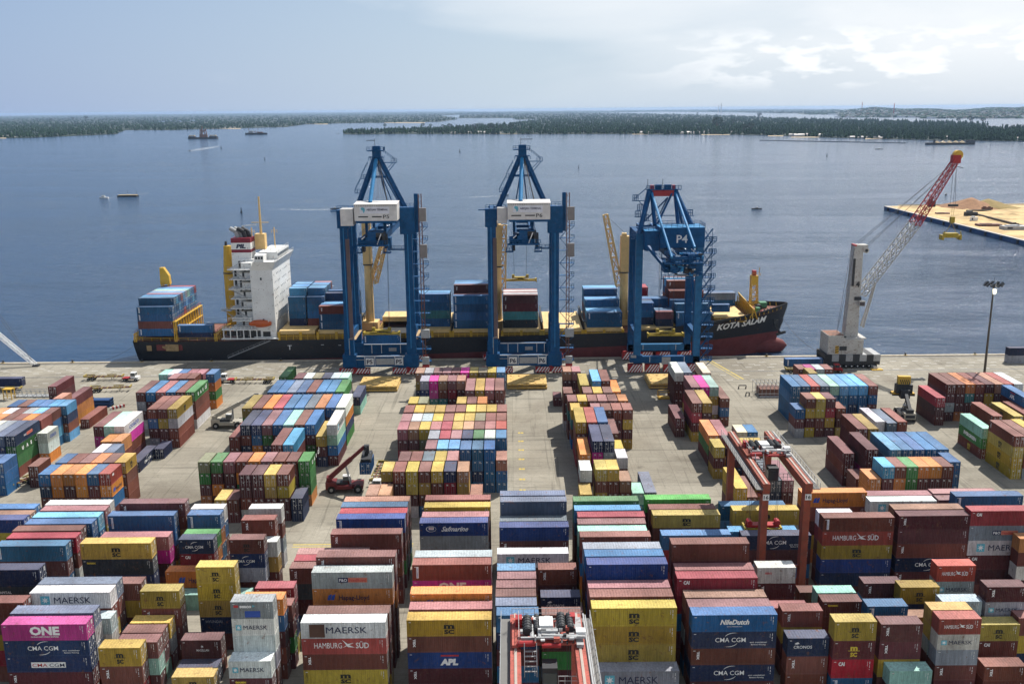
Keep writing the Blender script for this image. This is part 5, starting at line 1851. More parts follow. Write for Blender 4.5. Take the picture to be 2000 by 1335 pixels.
    m.box(-1.3, ay - 1.2, az - 4, 1.3, ay + 1.2, az - 1.2)
    m.box(-2.4, ay - 1.8, az - 3.3, 2.4, ay + 1.8, az - 3.1).box(-2.9, ay - 1.8, az - 1.4, 2.3, ay + 1.8, az - 1.1)
    m.rail([(-3.0, ay - 1.9, az - 1.2), (2.4, ay - 1.9, az - 1.2), (2.4, ay + 1.9, az - 1.2)], 1.1, 0.13, 0.8)
    m.rail([(-2.5, ay - 1.8, az - 4.4), (-1, ay - 1.8, az - 4.4)], 1.0, 0.12, 0.7)
    m.rail([(1, ay - 1.8, az - 4.4), (2.5, ay - 1.8, az - 4.4)], 1.0, 0.12, 0.7)
    m.box(-1.2, ay - 1, az - 1.1, 1.2, ay + 1, az + 0.2)
    m.rail([(4.6, ay - .8, az - 5), (6.4, ay - .8, az - 5)], 1.3, 0.14, 0.8)
    m.bar((2, ay - .8, az - 5), (6.4, ay - .8, az - 5), 0.25).bar((3.0, ay - .8, az - 8.5), (6.0, ay - .8, az - 5), 0.22).bar((2.6, ay - .8, az - 7.6), (5.2, ay - .8, az - 5), 0.16)
    m.rail([(2.2, ay - .8, az - 1.8), (5.8, ay - .8, az - 4.6)], 0.9, 0.12, 0.9)
    for f in (0.28, 0.55):
        px = -8.6 + 8.2 * (1 - f)
        pz = 52.5 + 17 * (1 - f)
        m.rail([(px - 2.6, ay, pz - 2), (px - 0.9, ay, pz - 2)], 1.2, 0.14, 0.8)
        m.rail([(px - 2.4, ay, pz - 1.2), (px - 0.4, ay, pz + 2.4)], 0.9, 0.12, 1.0)
        m.bar((px - 2.6, ay, pz - 2), (px - 0.6, ay, pz - 2), 0.2)
    m.mat(DARK).bar((-.5, ay, az), (-.5, ay, az + 2.4), 0.12).bar((-3.2 if num == 'P5' else -.5, ay, az + 1.9), (-.5 if num == 'P5' else 3.4, ay, az + 1.9), 0.18)
    t.part(m, 'tower_frame')
    m = MB().mat(BLUE_L)
    m.tube((ax - 0.2, ay - 0.8, az - 4), (ax - 0.8, -4.6, 56.4), 0.62, 0.62, 12)
    m.mat(BLUE)
    a, b = Vector((ax - 0.2, ay - 0.8, az - 4)), Vector((ax - 0.8, -4.6, 56.4))
    for k in range(16):
        p = a + (b - a) * (k / 16); q = a + (b - a) * ((k + .9) / 16)
        m.bar(p + Vector((-0.62, -0.3, 0.1)), q + Vector((0.62, -0.3, 0.1)), 0.13)
    t.part(m, 'backstay')
    m = MB().mat(ROPE)
    for k in (1.2, 1.8, 2.6, 3.4):
        m.bar((0.4, ay, az - 4), (k, -4, 57.2), 0.09)
    m.bar((0.6, ay, az - 4), (4.2, 1.5, 53), 0.28)
    t.part(m, 'boom_hoist_rope')
    # girder and boom
    m = MB().mat(BLUE)
    for s in (-1, 1):
        m.box(s * 2.6 - 0.55, -9.5, 45.2, s * 2.6 + 0.55, 72, 47.6)
    for y in (-9.5, -3, 8, 20, 34, 46, 58, 71):
        m.box(-2.6, y, 46.4, 2.6, y + 0.7, 47.4)
    for y in (0, G):
        m.box(-3.3, y - 0.6, 47.6, -2.5, y + 0.6, 51).box(2.5, y - 0.6, 47.6, 3.3, y + 0.6, 51)
    m.box(-5.0, -10, 44.6, 5.0, -7.6, 45.1)
    m.rail([(-5.2, -10, 45.1), (5.2, -10, 45.1)], 1.2, 0.14, 0.9)
    m.rail([(-3.8, -9.5, 47.6), (-3.8, 71, 47.6)], 1.1, 0.08, 2.5)
    m.rail([(3.8, -9.5, 47.6), (3.8, 71, 47.6)], 1.1, 0.08, 2.5)
    m.bar((0, ay, az - 4), (2.6, 60, 48), 0.4).bar((0, ay, az - 4), (-2.6, 60, 48), 0.4).bar((0, ay, az - 4), (2.6, 40, 48), 0.3)
    t.part(m, 'boom').location = (0, 0, -1.2)
    m = MB().mat(BLUE)
    m.tube((-4.4, -12.6, 46.2), (-0.6, -12.6, 46.4), 1.2, 1.2, 12)
    m.box(-1.4, -13.6, 45.1, 3.4, -9, 49.2)
    m.mat(DARK).box(1.2, -13.7, 46.6, 3.9, -11, 49.0).box(-3.6, -12, 42.8, -2.6, -10, 45).box(3.6, -13, 44, 4.6, -11.6, 48.4)
    m.mat(WHITE).bar((1.5, -13.8, 45.3), (2.8, -13.8, 48.6), 0.28).bar((-3.2, -13.9, 47), (-2.2, -13.9, 47.8), 0.25)
    m.mat(BLUE)
    for s in (-4.4, 4.4):
        m.rail([(s - 1, -13.8, 43.0), (s + 1, -13.8, 43.0)], 1.2, 0.14, 0.7)
        m.box(s - 1.2, -14, 42.6, s + 1.2, -12, 42.9).bar((s - 1, -13, 42.8), (s - 0.3, -13, 45.2), 0.2).bar((s + 1, -13, 42.8), (s + .3, -13, 45.2), 0.2)
    t.part(m, 'trolley').location = (0, 4.2, -1.4)
    m = MB().mat(BLUE).box(4.2, -1.6, 43.0, 8.8, 0.4, 43.3).rail([(4.2, -1.7, 43.3), (8.8, -1.7, 43.3)], 1.1, 0.13, 1.0)
    m.box(3.4, -2.5, 43.1, 4.4, 1, 47)
    t.part(m, 'access_platform').location = (0.4, 0, -2.0)
    # lift mast and zig-zag stairs beside the seaward leg
    m = MB().mat(mat('mast_brown', (0.16, 0.07, 0.05), 0.7))
    lx = hx + 3.6
    for a in (0, 0.9):
        m.bar((lx + a, -0.6, 1), (lx + a, -0.6, 58.5), 0.18).bar((lx + a, 0.4, 1), (lx + a, 0.4, 58.5), 0.18)
    for k in range(29):
        z = 1.5 + k * 2
        m.bar((lx, -0.6, z), (lx + 0.9, -0.6, z + 1), 0.11).bar((lx, -0.6, z), (lx + 0.9, -0.6, z), 0.11)
    m.mat(BLUE).box(lx - 1.4, -0.3, 46.5, lx - 0.2, 0.5, 58.6)
    t.part(m, 'lift_mast')
    for z in (50.0, 38.5):
        t.part(MB().mat(mat('lift_box_grey', (0.22, 0.20, 0.19), 0.7)).box(lx + 0.2, -1.8, z, lx + 2.4, -0.65, z + 4.2), 'lift_cabin')
    m = MB()
    m.mat(LTG).box(lx - 0.4, -1.9, 12.5, lx + 2.4, -0.65, 15.2).box(lx - 0.2, -1.5, 3.6, lx + 2.0, -0.65, 6.0)
    m.mat(REDP).box(lx - 0.2, -1.5, 2.0, lx + 2.0, -0.65, 3.4)
    t.part(m, 'lift_station')
    m = MB().mat(BLUE)
    for k in range(12):
        z = 4 + k * 4.0
        m.box(hx + 1.2, 1.0, z, hx + 4.8, 2.6, z + 0.12)
        m.rail([(hx + 4.6, 0.9, z), (hx + 6.1, 0.9, z)], 1.2, 0.13, 0.75).box(hx + 4.4, 0.8, z - .02, hx + 6.2, 2.6, z + 0.1)
        m.bar((hx + 1.6, 1.8, z), (hx + 5.0, 1.8, z + 4), 0.5, 0.14) if k % 2 == 0 else m.bar((hx + 5.0, 1.8, z), (hx + 1.6, 1.8, z + 4), 0.5, 0.14)
        m.bar((hx + 6.1, 0.9, z - .1), (hx + 4.6, 0.9, z - 1.4), 0.14)
    t.part(m, 'stairs')
    return t
c5 = ship_to_shore(-42.7, 'P5', 'tall blue quay crane lettered P5, a blue container hanging between its legs')
c6 = ship_to_shore(3.85, 'P6', 'tall blue quay crane lettered P6, its empty yellow spreader high above the ship')
spreader(c6, -0.6, 47.6, 22.4, 44.0, 2.6)
spreader(c5, -0.25, 5.6, 12.25, 44.0, 3.0)
b = Box(); b.x, b.y, b.z, b.th, b.L, b.along, b.c, b.n, b.logo, b.side = -42.95 - LL / 2, 313.0 - 1.22, 9.35, 2.8, 'l', 'x', 'B', 500, 'J', 1
make_container(b, 'blue strip-marked container hanging from the yellow spreader of crane P5', 'shipping containers held by machines', rr)

# ---------------------------------------------------------------- older crane P4
t = Thing('quay_crane', (50.3, 307.4, 0), 'older blue quay crane lettered P4 with a blue machinery house and red top beam', 'quay crane', 'blue ship-to-shore cranes on the quay')
G = 16.6
BL2 = mat('crane_blue_faded', (0.02, 0.125, 0.27), 0.55, rust=0.15, var=0.25, spec=0.2)
for lx, ly, top in ((-9.6, 0, 45.6), (9.6, 0, 45.6), (-9.6, G, 45.6), (9.6, G, 45.6)):
    m = MB().mat(BLUE if ly else BL2)
    m.box(lx - 1.1, ly - 1.0, 3.2, lx + 1.05, ly + 1.0, top)
    t.part(m, 'leg')
for y, z in ((0, 3.3), (G, 3.3)):
    m = MB().mat(BLUE if y == 0 else BL2).box(-10.8, y - 1.0, z, 10.8, y + 1.0, z + 2.2)
    if y == 0:
        m.box(-12, -1.1, z + .2, -8, 1.1, z + 2.6).mat(LTG).box(-1.6, -1.05, z - 0.6, 1.2, -1.0, z + 2.0)
    m.mat(WHITE).box(-5.6, y - 1.05, z + 0.3, -5.45, y - 1.0, z + 2.1).box(5.6, y - 1.05, z + 0.3, 5.75, y - 1.0, z + 2.1)
    t.part(m, 'sill_beam')
for y in (0, G):
    m = MB()
    for xc in (-10.2, -4.6, 1.4, 8.6):
        stripes(m, xc - 2.4, xc + 2.4, y - 1.3, 0.4, 2.9, 5)
        m.mat(REDP).box(xc - 2.4, y - 1.28, 0.35, xc + 2.4, y + 0.9, 2.9)
        m.mat(DARK)
        for k in (-1.6, -0.5, 0.5, 1.6):
            m.tube((xc + k, y - 0.3, 0.42), (xc + k, y + 0.3, 0.42), 0.4, 0.4, 10)
    m.mat(BLUE).box(4.0, y - 1.2, 0.5, 6.4, y + 1, 3.3)
    t.part(m, 'bogie')
m = MB().mat(BLUE)
for x in (-9.6, 9.6):
    m.box(x - 0.8, 1.0, 11.0, x + 0.8, G - 1.0, 13.0).bar((x, 2, 13), (x, G - 2, 36), 0.9).box(x - 0.8, 1, 43.0, x + 0.8, G - 1, 45.5)
for y in (0, G):
    m.box(-8.8, y - .97, 42.8, 8.8, y + .97, 45.5)
t.part(m, 'side_frame')
m = MB().mat(BLUE).box(-3.6, -8.0, 43.4, 10.2, 3.0, 49.6).mat(BLUE).box(-8.0, -6.2, 42.2, -3.6, 3.4, 48.4)
m.mat(BLUE_L).box(-3.7, -8.1, 49.6, 10.3, 3.1, 49.7).box(-8.1, -6.3, 48.4, -3.6, 3.5, 48.52)
m.mat(mat('sign_pale', (0.66, 0.66, 0.70))).box(10.2, -6, 45.4, 10.5, -2, 49.0)
put_text(m, 'P4', 3.2, 45.0, 2.5, WHITE, y=-8.03, width=3.4, center=True)
h = t.part(m, 'machinery_house')
h.location = (-0.6, 0.6, -1.6)
m = MB().mat(BLUE).rail([(-3.6, -8.0, 49.7), (10.2, -8.0, 49.7), (10.2, 0.4, 49.7), (-3.6, 0.4, 49.7)], 1.2, 0.1, 1.6).rail([(-8.6, -6.2, 48.7), (-3.8, -6.2, 48.7)], 1.1, 0.1, 1.4)
t.part(m, 'guard_rail', parent=h)
ay, az = 8.6, 58.4
m = MB().mat(BLUE)
m.tube((-9.9, -0.6, 45), (-5.6, ay, az), 0.8, 0.8, 10).tube((-5.0, ay, az), (-4.4, 3, 47.6), 0.65, 0.65, 10)
m.tube((2.6, ay, az), (7.2, 1.0, 47.4), 0.8, 0.8, 10).tube((2.6, ay, az), (3.2, 4, 47.6), 0.65, 0.65, 10)
m.tube((2.2, ay, az), (-4.0, 3.4, 47), 0.35, 0.35, 8).bar((-4, 4, 50.6), (6.0, 4, 50.6), 0.22)
m.bar((-7, G - 1, 45), (-5.0, ay, az), 0.7).bar((7, G - 1, 45), (2.4, ay, az), 0.7)
m.mat(REDP).box(-5.0, ay - 0.8, az - 2.0, 2.6, ay + 0.8, az - 0.1)
m.mat(BLUE).box(-6.8, ay - 1.2, az, 4.4, ay + 1.2, az + 0.3).rail([(-6.8, ay - 1.3, az + .3), (4.4, ay - 1.3, az + .3)], 1.1, 0.15, 0.9)
m.mat(REDP).box(-5.4, ay - .8, az + .3, -4.2, ay + .8, az + 1.5).box(1.6, ay - .8, az + .3, 2.6, ay + .8, az + 1.5)
m.mat(BLUE).box(-3.8, ay - 1, az + 0.3, -1.8, ay + 1, az + 1.7).box(-0.8, ay - 1, az + 0.3, 1.2, ay + 1, az + 1.7).mat(DARK).bar((-1.4, ay, az), (-1.4, ay, az + 3.4), 0.14).bar((-6.2, ay, az), (-6.2, ay, az + 3.4), 0.14)
m.mat(BLUE)
for x, y, z in ((-11.0, ay, 55), (-10.6, 5, 50.2), (-8.0, 5, 49.0), (-12.6, 0, 43.8), (5.8, 4, 50.6), (-9.4, ay, 52)):
    m.rail([(x, y - .8, z), (x + 1.7, y - .8, z)], 1.9, 0.2, 0.45).box(x - .1, y - .8, z - .1, x + 2.3, y + .4, z + .08)
m.bar((-10.6, ay, 55.4), (-6.6, ay, 59), 0.22).bar((-10.8, ay, 55), (-6.4, ay, 55), 0.25).bar((-9, ay, 55), (-7, ay, 52.6), 0.2)
t.part(m, 'tower_frame')
m = MB().mat(BLUE_L)
m.tube((-5.0, ay, az - 0.5), (-2.4, -19.4, 40.6), 0.4, 0.4, 10).tube((2.6, ay, az - 0.5), (4.7, -17.4, 43.3), 0.4, 0.4, 10)
t.part(m, 'backstay')
m = MB().mat(BLUE)
for s in (-0.6, 4.4):
    m.box(s - 0.5, -17, 40.4, s + 0.5, 68, 42.6)
for y in (-16.5, -6, 10, 28, 46, 66):
    m.box(-0.6, y, 41, 4.4, y + .6, 42)
m.box(-3.2, -17.4, 39.8, 8.2, -11, 40.3).rail([(-3.4, -17.5, 40.3), (8.2, -17.5, 40.3)], 1.2, 0.13, 1.0).rail([(-3.4, -17.5, 43), (8.2, -17.5, 43)], 1.1, 0.12, 1.2)
m.bar((1.2, ay, az - 1), (4.4, 58, 43), 0.35).bar((1.2, ay, az - 1), (-0.6, 58, 43), 0.35)
t.part(m, 'boom').location = (-1.1, -1.5, -1.4)
m = MB().mat(BLUE)
m.box(-2.8, -14, 36.6, 1.6, -8, 40.3).box(3.0, -15, 36.4, 8.6, -8, 42.4)
m.tube((-1.2, -15, 38), (2.2, -15, 38), 1.1, 1.1, 10).bar((-7, -8, 43.8), (-2.4, -15, 38.2), 0.9).bar((-3, -8, 40), (-2.2, -15, 37), 0.5)
m.mat(DARK).box(-0.6, -15.4, 39.2, 1.6, -12, 41).box(4.6, -15.3, 38.2, 6.6, -12, 40.2).tube((3.2, -15, 37.2), (5.4, -15, 37.2), 0.8, 0.8, 10)
m.mat(WHITE).box(0.2, -15.5, 37.2, 0.9, -15.4, 37.8).box(2.4, -15.5, 39, 2.9, -15.3, 41.6).box(5.6, -15.6, 39.2, 6.2, -15.3, 39.8).bar((-1.0, -15.6, 44), (1.0, -15.6, 42), 0.25).bar((5, -15.6, 44), (6.6, -15.6, 42.6), 0.25)
m.mat(BLUE)
for i in range(14):
    random.seed(100 + i)
    m.bar((random.uniform(-2, 7), -15.6 + random.uniform(-.4, .4), random.uniform(36, 39)), (random.uniform(-2, 7), -14, random.uniform(39, 43)), 0.16)
random.seed(55)
for i in range(46):
    x_, z_ = random.uniform(-2.4, 8.8), random.uniform(35.8, 42.8)
    m.mat(random.choice((BLUE, BLUE, BLUE_L, DARK))).cbox((x_, -15.6 + random.uniform(-.7, .4), z_), (random.uniform(.3, 1.4), random.uniform(.4, 1), random.uniform(.3, 1.0)))
for i in range(12):
    m.mat(WHITE if i % 3 == 0 else LTG).cbox((random.uniform(-1, 8), -16.3, random.uniform(36.5, 41.5)), (random.uniform(.2, .5), .2, random.uniform(.2, .6)))
random.seed(20)
m.mat(LTG).box(1.2, -14.5, 35.6, 7.6, -13.5, 35.9)
t.part(m, 'trolley').location = (-1.1, -0.8, -1.3)
m = MB().mat(BLUE)
for k in range(11):
    z = 4 + k * 3.9
    m.bar((10.5, -1, z), (13.3, -1, z + 3.9), 0.3).bar((10.4, 1, z), (10.4, 1, z + 3.9), 0.25).box(12.4, -1.2, z - .1, 14.6, 0.6, z + .08).rail([(12.4, -1.2, z), (14.6, -1.2, z)], 1.4, 0.18, 0.55).bar((14.4, -1.2, z), (12.6, -1.2, z - 1.6), 0.2)
    m.rail([(10.6, -1.0, z), (13.4, -1.0, z)], 1.3, 0.18, 0.7).box(10.3, -1, z - .1, 13.5, 1, z + .05)
    m.bar((10.6, 0, z), (13.2, 0, z + 3.9), 0.45, 0.14) if k % 2 else m.bar((13.2, 0, z), (10.6, 0, z + 3.9), 0.45, 0.14)
    m.bar((13.3, -1, z), (13.3, -1, z + 3.9), 0.14)
m.box(-2.6, -1.5, 31.0, 8.4, -1.0, 31.3).rail([(-2.6, -1.5, 31.3), (9, -1.5, 31.3)], 1.2, 0.13, 1.2).bar((-2.6, -1.2, 27.6), (-2.6, -1.2, 40), 0.25).bar((-0.4, -1.2, 31), (-0.4, -1.2, 40), 0.18).bar((-2.6, -1.2, 34), (-.4, -1.2, 38), 0.15)
m.mat(LTG).box(-11.8, -1.3, 5.2, -10.0, -0.6, 6.0)
t.part(m, 'stairs')
spreader(t, 0.35, 5.6, 11.0, 41.0, 2.6)

# ---------------------------------------------------------------- rubber-tyred yard gantries
def yard_gantry(x, y0, y1, num, paint, label, ty, group, hz=23.4, wb=7.3, hook=12.0, detail_far=True):
    """spans y0..y1, origin at its near left foot"""
    t = Thing('yard_gantry', (x, y0, 0), label, 'gantry crane', group)
    sp = y1 - y0
    for lx in (0, wb):
        for ly in (0, sp):
            m = MB().mat(paint)
            m.box(lx - 0.55, ly - 0.75, 2.6, lx + 0.55, ly + 0.75, hz)
            if ly == 0 and num:
                m.mat(WHITE).box(lx - 0.42, -0.79, hz - 1.5, lx + 0.62, -0.76, hz - 0.45)
                put_text(m, num, lx + 0.1, hz - 1.25, 0.6, ACCK, y=-0.8, width=0.8, bold=0.03, center=True)
            t.part(m, 'leg')
    for lx in (0, wb):
        m = MB().mat(paint).box(lx - 0.6, -1.2, hz, lx + 0.6, sp + 1.2, hz + 1.5)
        m.mat(mat('trolley_rail', (0.40, 0.33, 0.28), 0.6)).box(lx - 0.15, -1.2, hz + 1.5, lx + 0.15, sp + 1.2, hz + 1.62)
        s = -1 if lx == 0 else 1
        m.mat(mat('walkway_grating', (0.17, 0.165, 0.155), 0.8)).box(lx + s * 0.61, -1.5, hz + 0.6, lx + s * 1.75, sp + 1.5, hz + 0.72)
        g = t.part(m, 'girder')
        r = MB().mat(LTG).rail([(lx + s * 1.72, -1.5, hz + 0.72), (lx + s * 1.72, sp + 1.5, hz + 0.72)], 1.1, 0.06, 1.6)
        if s > 0:
            r.bar((lx + 0.85, -1, hz + 1.6), (lx + 0.85, sp + 1, hz + 1.6), 0.16).bar((lx + 1.1, -1, hz + 1.45), (lx + 1.1, sp + 1, hz + 1.45), 0.12)
        t.part(r, 'guard_rail', parent=g)
    m = MB().mat(paint)
    for ly in (0, sp):
        m.bar((0, ly, 9.4), (wb, ly, 9.4), 0.35).bar((0.3, ly, 9.2), (wb - 0.3, ly, 3.6), 0.32)
        m.box(-2.2, ly - 0.5, 1.6, wb + 2.2, ly + 0.5, 2.6).box(-1.2, -0.001 + ly - .45, hz - 1.0 if ly else hz - 1.0, -.6, ly + .45, hz - .4)
    t.part(m, 'cross_brace')
    for ly in (0, sp):
        for lx in (-1.3, 1.3, wb - 1.3, wb + 1.3):
            m = MB().mat(RUBBER).tube((lx, ly - 0.35, 0.8), (lx, ly + 0.35, 0.8), 0.8, 0.8, 16).mat(paint).tube((lx, ly - 0.37, 0.8), (lx, ly + 0.37, 0.8), 0.35, 0.35, 10)
            t.part(m, 'wheel')
    # trolley
    m = MB().mat(PINK).box(0.2, ty - 2.6, hz + 1.7, wb - 0.2, ty + 2.8, hz + 1.95)
    m.mat(paint).box(-0.4, ty - 3.0, hz + 1.63, 0.4, ty + 3.2, hz + 2.0).mat(LTG).box(wb - 0.4, ty - 3.0, hz + 1.63, wb + 0.4, ty + 3.2, hz + 2.0)
    m.mat(WHITE).box(wb / 2 - 0.9, ty - 0.6, hz + 1.95, wb / 2 + 0.7, ty + 1.5, hz + 3.1)
    m.mat(LTG).box(wb / 2 - 0.8, ty - 1.5, hz + 1.95, wb / 2 + 1.2, ty - 0.91, hz + 2.9)
    m.mat(DARK)
    for a, r_, y_ in ((1.4, 0.52, 0.6), (2.5, 0.36, 1.0), (wb - 2.0, 0.5, 1.2), (wb - 1.0, 0.42, 1.2)):
        m.tube((a, ty + y_ - 1.8, hz + 2.6), (a, ty + y_ + 1.4, hz + 2.6), r_, r_, 12)
        for q in range(5):
            m.tube((a, ty + y_ - 1.6 + q * 0.6, hz + 2.6), (a, ty + y_ - 1.5 + q * 0.6, hz + 2.6), r_ * 1.12, r_ * 1.12, 12)
    m.mat(LTG)
    for a in (1.9, 2.8):
        m.tube((a, ty - 2.2, hz + 2.4), (a, ty + 0.6, hz + 2.4), 0.25, 0.25, 8)
    m.bar((0.6, ty - 2.3, hz + 2.5), (wb - 0.4, ty - 2.3, hz + 2.5), 0.22).bar((0.8, ty + 2.2, hz + 2.3), (wb - 1, ty + 2.2, hz + 2.3), 0.16)
    m.bar((3.0, ty - 1.9, hz + 2.6), (wb + 0.6, ty - 2.0, hz + 2.4), 0.3)
    m.mat(REDP).tube((0.2, ty - 2.9, hz + 2.1), (2.2, ty - 2.8, hz + 2.1), 0.35, 0.35, 10).tube((3.0, ty - 3.0, hz + 1.9), (5.2, ty - 3.0, hz + 1.9), 0.26, 0.26, 10)
    m.box(0, ty + 1.0, hz + 1.95, 0.8, ty + 2.2, hz + 3).box(wb - 1.0, ty + 1.6, hz + 1.95, wb - 0.3, ty + 2.6, hz + 3)
    m.mat(WHITE).box(wb - 0.4, ty - 1.6, hz + 2.1, wb + 0.7, ty - 0.6, hz + 2.8)
    rq = random.Random(int(x * 10))
    for i in range(40):
        xx, yy = rq.uniform(0.3, wb - 0.3), ty + rq.uniform(-2.7, 2.7)
        m.mat(rq.choice((DARK, LTG, LTG, paint, STEEL))).cbox((xx, yy, hz + 2.0 + rq.uniform(0, .7)), (rq.uniform(.12, .7), rq.uniform(.12, .6), rq.uniform(.15, .8)))
    for i in range(14):
        xx, yy = rq.uniform(0.3, wb - 1.5), ty + rq.uniform(-2.7, 2.2)
        d_ = rq.uniform(.8, 2.6)
        m.mat(rq.choice((LTG, DARK, STEEL))).bar((xx, yy, hz + 2.3), (min(wb, xx + (d_ if i % 2 else 0.1)), yy + (0.1 if i % 2 else d_ * .6), hz + 2.2 + rq.uniform(0, .5)), 0.1)
    tr = t.part(m, 'trolley')
    m = MB().mat(LTG).rail([(-0.4, ty + 3.0, hz + 2.1), (wb + .4, ty + 3.0, hz + 2.1)], 1.2, 0.06, 1.2).rail([(0.4, ty - 3.1, hz + 1.9), (0.4, ty + 3.0, hz + 1.9)], 1.2, 0.06, 1.2)
    for k in range(5):
        m.box(1.0, ty - 3.3 - k * 0.35, hz + 1.3 - k * 0.42, 2.4, ty - 3.05 - k * 0.35, hz + 1.36 - k * 0.42)
    m.rail([(1.0, ty - 3.2, hz + 1.4), (1.0, ty - 5.0, hz - 0.8)], 1.0, 0.07, 0.8).rail([(2.4, ty - 3.2, hz + 1.4), (2.4, ty - 5.0, hz - 0.8)], 1.0, 0.07, 0.8)
    t.part(m, 'guard_rail', parent=tr)
    m = MB().mat(DARK).box(3.0, ty - 5.2, hz - 2.0, 4.7, ty - 3.2, hz + 0.4).mat(GLASS).box(3.1, ty - 5.25, hz - 1.8, 4.6, ty - 5.19, hz - 0.2).box(2.96, ty - 5.0, hz - 1.6, 3.0, ty - 3.4, hz - .2)
    m.mat(LTG).rail([(4.8, ty - 5.2, hz - 1.8), (7.0, ty - 5.2, hz - 1.8), (7.0, ty - 3, hz - 1.8)], 1.2, 0.07, 0.7)
    t.part(m, 'cab')
    cx = wb / 2
    b = MB().mat(YELD)
    hl = 3.05
    y_ = ty - 1.0
    b.box(cx - hl, y_ - 1.2, hook, cx + hl, y_ - 0.8, hook + 0.6).box(cx - hl, y_ + 0.8, hook, cx + hl, y_ + 1.2, hook + 0.6).box(cx - 1, y_ - 1.2, hook + .05, cx + 1, y_ + 1.2, hook + 0.7)
    b.box(cx - hl - .3, y_ - 1.3, hook - 0.3, cx - hl, y_ + 1.3, hook + 0.8).box(cx + hl, y_ - 1.3, hook - 0.3, cx + hl + .3, y_ + 1.3, hook + 0.8)
    b.mat(REDP).box(cx - 2.9, y_ - 0.8, hook + 0.7, cx + 2.9, y_ + 0.8, hook + 1.1)
    for s in (-2.4, 0.2, 2.6):
        b.tube((cx + s, y_ - 0.9, hook + 1.5), (cx + s, y_ + 0.5, hook + 1.5), 0.5, 0.5, 10)
    o = t.part(b, 'spreader')
    r = MB().mat(ROPE)
    for sx in (-2.4, -2.1, 0.1, 2.4, 2.7):
        r.bar((cx + sx, y_, hook + 1.8), (cx + sx * 0.95, ty - 0.6, hz + 1.9), 0.05)
    r.build('hoist_rope', None, o)
    return t
yard_gantry(41.2, 149.4, 173.6, '16', ORAP, 'orange-red rubber-tyred gantry crane numbered 16 straddling yellow and navy containers', 14.0, 'rubber-tyred gantry cranes', hz=23.0, wb=6.9, hook=10.2)
yard_gantry(0.1, 83.0, 106.6, '', PINK, 'faded red gantry crane with white trolley box, cut by the bottom picture edge', 19.9, 'rubber-tyred gantry cranes', hz=22.6, wb=7.4, hook=15.5)

# ---------------------------------------------------------------- mobile harbour crane with number 4
t = Thing('harbour_crane', (112.0, 314.5, 0), 'white mobile harbour crane numbered 4 with a red and white lattice boom', 'mobile harbour crane')
WC = mat('harbour_crane_white', (0.47, 0.455, 0.42), 0.65, rust=0.5, scale=0.4)
m = MB().mat(DARK).box(-9, -4.4, 1.2, 9.2, 4.4, 3.2).mat(LTG)
for i in range(8):
    (m.mat(LTG) if i % 2 else m.mat(DARK)).box(-9 + i * 2.28, -4.6, 2.4, -9 + i * 2.28 + 2.26, 4.6, 4.6)
for i in range(9):
    for s in (-1, 1):
        m.mat(RUBBER).tube((-7.6 + i * 1.9, s * 4.5, 0.75), (-7.6 + i * 1.9, s * 3.4, 0.75), 0.74, 0.74, 12)
        m.mat(WHITE).tube((-7.6 + i * 1.9, s * 4.55, 0.75), (-7.6 + i * 1.9, s * 4.4, 0.75), 0.22, 0.22, 8)
m.mat(WC).box(6.4, -6.8, 0.1, 7.6, 6.8, 1.0).box(-7.6, -6.8, 0.1, -6.4, 6.8, 1.0).mat(YEL).box(5.6, -7.8, 0.01, 9.2, -5.8, 0.3).box(5.6, 5.8, 0.01, 9.2, 7.8, 0.3)
t.part(m, 'chassis')
m = MB().mat(WC).box(-8.2, -4.2, 4.7, 3.4, 4.2, 9.6).box(-8.2, -4.2, 9.6, -2.8, 4.2, 11.0).box(-2.8, -3.6, 9.6, 4.4, 3.6, 10.0)
m.mat(DARK).box(-4.4, -4.25, 6.0, -2.0, -4.2, 7.4).box(-3.2, -4.26, 10.3, -2.4, -4.2, 10.9).mat(YEL).box(-5.8, -4.27, 5.0, -4.6, -4.21, 7.6).mat(DARK)
for k in range(3):
    m.add([(-5.8, -4.29, 5.2 + k * .8), (-4.6, -4.29, 5.7 + k * .8), (-4.6, -4.29, 6.0 + k * .8), (-5.8, -4.29, 5.5 + k * .8)], [(0, 1, 2, 3)])
m.mat(LTG).rail([(-8.2, -4.2, 11.0), (-2.8, -4.2, 11.0)], 1.1, 0.08, 1.2).mat(mat('deck_rust', (0.22, 0.10, 0.06), 0.8)).box(-8.0, -3.9, 11.0, -3, 3.9, 11.06)
t.part(m, 'machinery_house')
m = MB().mat(WC)
m.add([(-2.0, -1.8, 10), (2.2, -1.8, 10), (2.2, 1.8, 10), (-2.0, 1.8, 10), (-0.9, -1.6, 38.5), (2.0, -1.6, 38.5), (2.0, 1.6, 38.5), (-0.9, 1.6, 38.5)],
      [(0, 3, 2, 1), (4, 5, 6, 7), (0, 1, 5, 4), (1, 2, 6, 5), (2, 3, 7, 6), (3, 0, 4, 7)])
m.box(-0.9, -1.6, 38.5, 3.4, 1.6, 40.4).tube((3.0, -1.7, 38.6), (3.0, 1.7, 38.6), 0.9, 0.9, 12)
m.mat(DARK).box(-1.1, -1.8, 27, -0.3, -1.7, 36).tube((3.0, -1.8, 38.6), (3.0, -1.72, 38.6), 0.5, 0.5, 10)
m.mat(REDP).box(-0.95, -1.64, 40.0, -0.2, 1.64, 40.5)
m.mat(DARK).box(0.2, -1.95, 22.3, 2.4, -1.7, 23.4)
put_text(m, '4', 0.3, 26.8, 1.7, ACCK, y=-1.86, bold=0.05)
t.part(m, 'tower')
m = MB().mat(WC).box(1.4, -3.4, 20.6, 3.2, -1.75, 22.3).mat(GLASS).box(1.5, -3.45, 20.8, 3.1, -3.4, 21.9)
